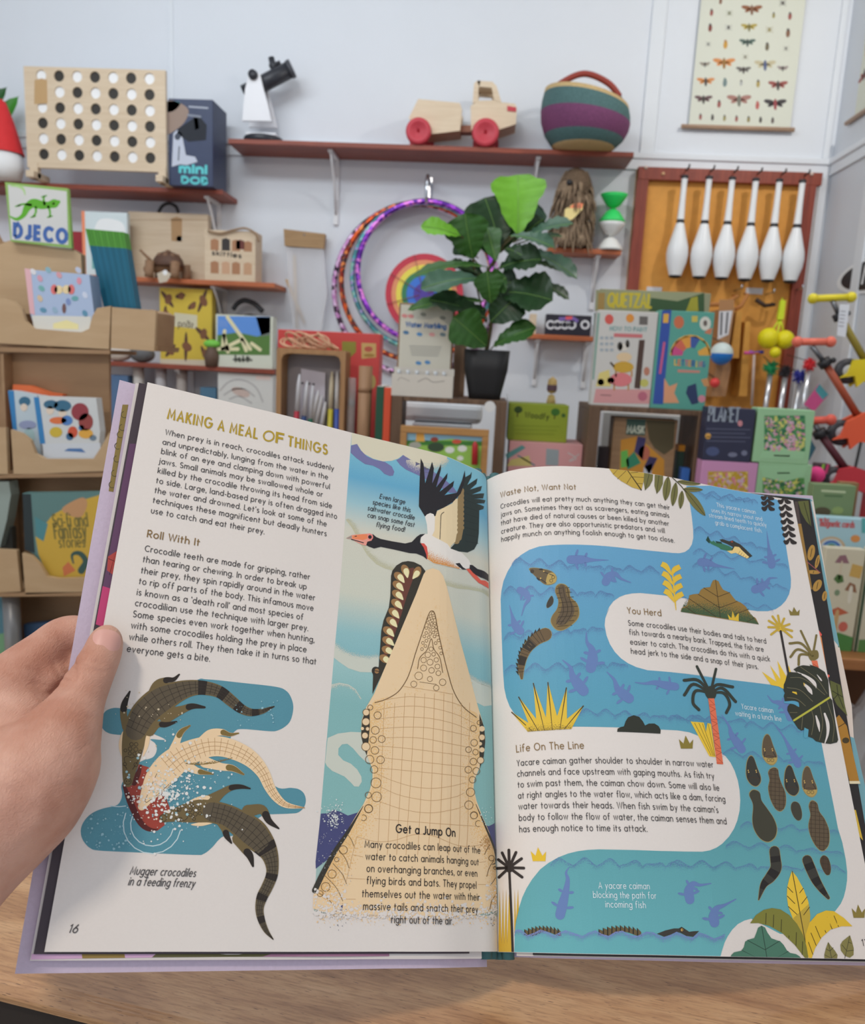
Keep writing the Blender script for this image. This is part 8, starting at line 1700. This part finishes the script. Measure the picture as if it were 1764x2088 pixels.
for k in range(12):
    o=k*6.6;dy=k*.006
    t=put('activity_strip','green topped teal strip book, number %s counted from the left edge of the fan' %('one two three four five six seven eight nine ten eleven twelve'.split()[k]),'book',232+o*.9,628,DY+.118-k*.0085,None,0,'teal strip books in the side pocket');t['label']=('green topped teal strip book at the left end of the fan' if k == 0 else 'green topped teal strip book at the right end of the fan' if k == 11 else 'green topped teal strip book, %s from the left in the fan' %('','second','third','fourth','fifth','sixth','seventh','eighth','ninth','tenth','eleventh')[k])
    P=local(t,(0,0,1),[(174+o,466+k*.6),(180+o*1.0,467+k*.6),(236+o*.75,700),(229+o*.75,700)]);Q=[(P[0][0]+(P[3][0]-P[0][0])*s,P[0][1]+(P[3][1]-P[0][1])*s) for s in (.145,)][0];Q2=(P[1][0]+(P[2][0]-P[1][0])*.145,P[1][1]+(P[2][1]-P[1][1])*.145)
    MB().prism([Q,Q2,P[2],P[3]],0,.03,mat((26,96,122) if k % 2 else (30,104,132),.5)).build('cover',t);MB().prism([P[0],P[1],Q2,Q],0,.03,mat((76,140,52) if k % 2 else (84,150,58),.5)).build('top_band',t,'green top')
t=leaned('comic_box','white boxed activity set with blue children and a blue spine',[(78,806),(88,808),(196,812),(204,880),(198,948),(92,948),(84,890)],-.05,.03,mat((206,210,214),.45))
A=front(t);A.K(*cK_);A.poly([(232,370),(268,370),(312,690),(275,690)],(60,130,190)).poly([(295,690),(690,685),(690,800),(300,800)],(206,212,222)).up().ell(350,420,50,30,(66,110,140)).ell(430,430,60,40,(66,112,142)).ell(345,460,26,30,(226,210,196)).ell(430,480,28,26,(226,210,196)).ell(550,470,60,60,(150,66,76)).ell(590,540,50,60,(150,72,70)).ell(460,530,40,34,(84,130,196)).ell(400,530,60,24,(222,120,76)).ell(385,610,44,36,(206,180,70)).ell(500,610,34,40,(206,90,66)).ell(590,620,50,34,(222,168,76)).ell(560,580,20,20,(70,120,176)).ell(480,640,26,26,(70,110,150)).ell(640,650,24,20,(110,130,150)).poly([(440,740),(470,722),(560,722),(590,750),(520,745)],(84,122,176));A.build('cover_print',t)
t=leaned('comic_box','white boxed activity set with a blue spine, left of the other',[(18,796),(30,797),(76,806),(82,890),(84,948),(36,948)],-.018,.03,mat((190,206,218),.45));A=front(t);A.K(*cK_);A.poly([(55,325),(95,325),(118,600),(90,600)],(60,130,190)).ell(170,400,40,34,(66,112,142)).up().ell(165,440,24,26,(226,210,196)).ell(190,560,60,30,(150,160,196)).ell(200,640,40,60,(170,200,206));A.build('cover_print',t)
t=leaned('orange_booklet','orange card booklet peeping out above the activity sets',[(26,784),(60,786),(100,800),(128,804),(128,948),(26,948)],.014,.02,mat((214,106,60),.5))
t=leaned('story_book','teal and yellow book lettered Sci-fi and Fantasy stories',[(46,1006),(66,1006),(212,1004),(214,1180),(100,1200),(70,1130),(58,1124)],-.09,.03,mat((96,132,132),.45))
A=front(t);A.K(*cK_);A.poly([(245,1330),(360,1180),(520,1090),(690,1040),(690,1600),(340,1620),(265,1450)],(206,170,72)).poly([(155,1035),(212,1035),(240,1440),(170,1420)],(48,58,62)).up().poly([(430,1130),(560,1060),(600,1100),(560,1190),(470,1180)],(196,150,110),True).poly([(240,1190),(330,1240),(300,1360),(250,1330)],(84,140,150)).poly([(430,1540),(470,1500),(520,1560),(440,1600)],(206,120,80)).line([(505,1510),(495,1460),(520,1440),(560,1450),(590,1500),(560,1560)],[10,18,26,34,40,50],(64,92,88))
for tx,a,b,s in (('Sci-fi and',(370,1262),(605,1256),.034),('Fantasy',(380,1342),(595,1336),.040),('stories',(410,1402),(585,1398),.028)):A.text(tx,a,b,s,(120,112,66),.16)
A.build('cover_print',t)
t=leaned('grey_case','pale grey rounded case in the left neighbour pocket',[(-60,982),(18,982),(22,1010),(14,1060),(0,1116),(-60,1108)],-.055,.04,mat((150,164,160),.5),'case',part='case_body')
t=leaned('dark_booklet','dark green booklet behind the grey case',[(0,1075),(24,1075),(28,1190),(0,1190)],-.03,.02,mat((60,62,60),.5))
t=put('grey_tube','grey metal tube standing in the lowest left pocket','tube',31,1395,DY-.06);f=conv_of(t,0);MB().tube([(0,0,0),(0,0,f(31,1215)[1])],.022,mat((140,142,146),.35,.3),16).build('tube_body',t)
t=leaned('blue_book','blue and green picture book cut by the left edge',[(-40,1212),(9,1214),(12,1395),(-40,1395)],-.05,.02,mat((84,130,150),.5));A=front(t);A.K(0,0,1).poly([(-40,1300),(12,1290),(14,1400),(-40,1400)],(120,166,130),False);A.build('cover_print',t)
t=leaned('blue_book','dark blue book low beside the hand',[(48,1274),(160,1262),(170,1395),(56,1395)],-.02,.02,mat((56,84,120),.5))
bz=at(100,1420,DY+.1).z;MB().box(-.30,-.115,0,.35,.172,LP([(100,1420)],-.1)[0][1]-.05,CDK).build('plinth',ds)
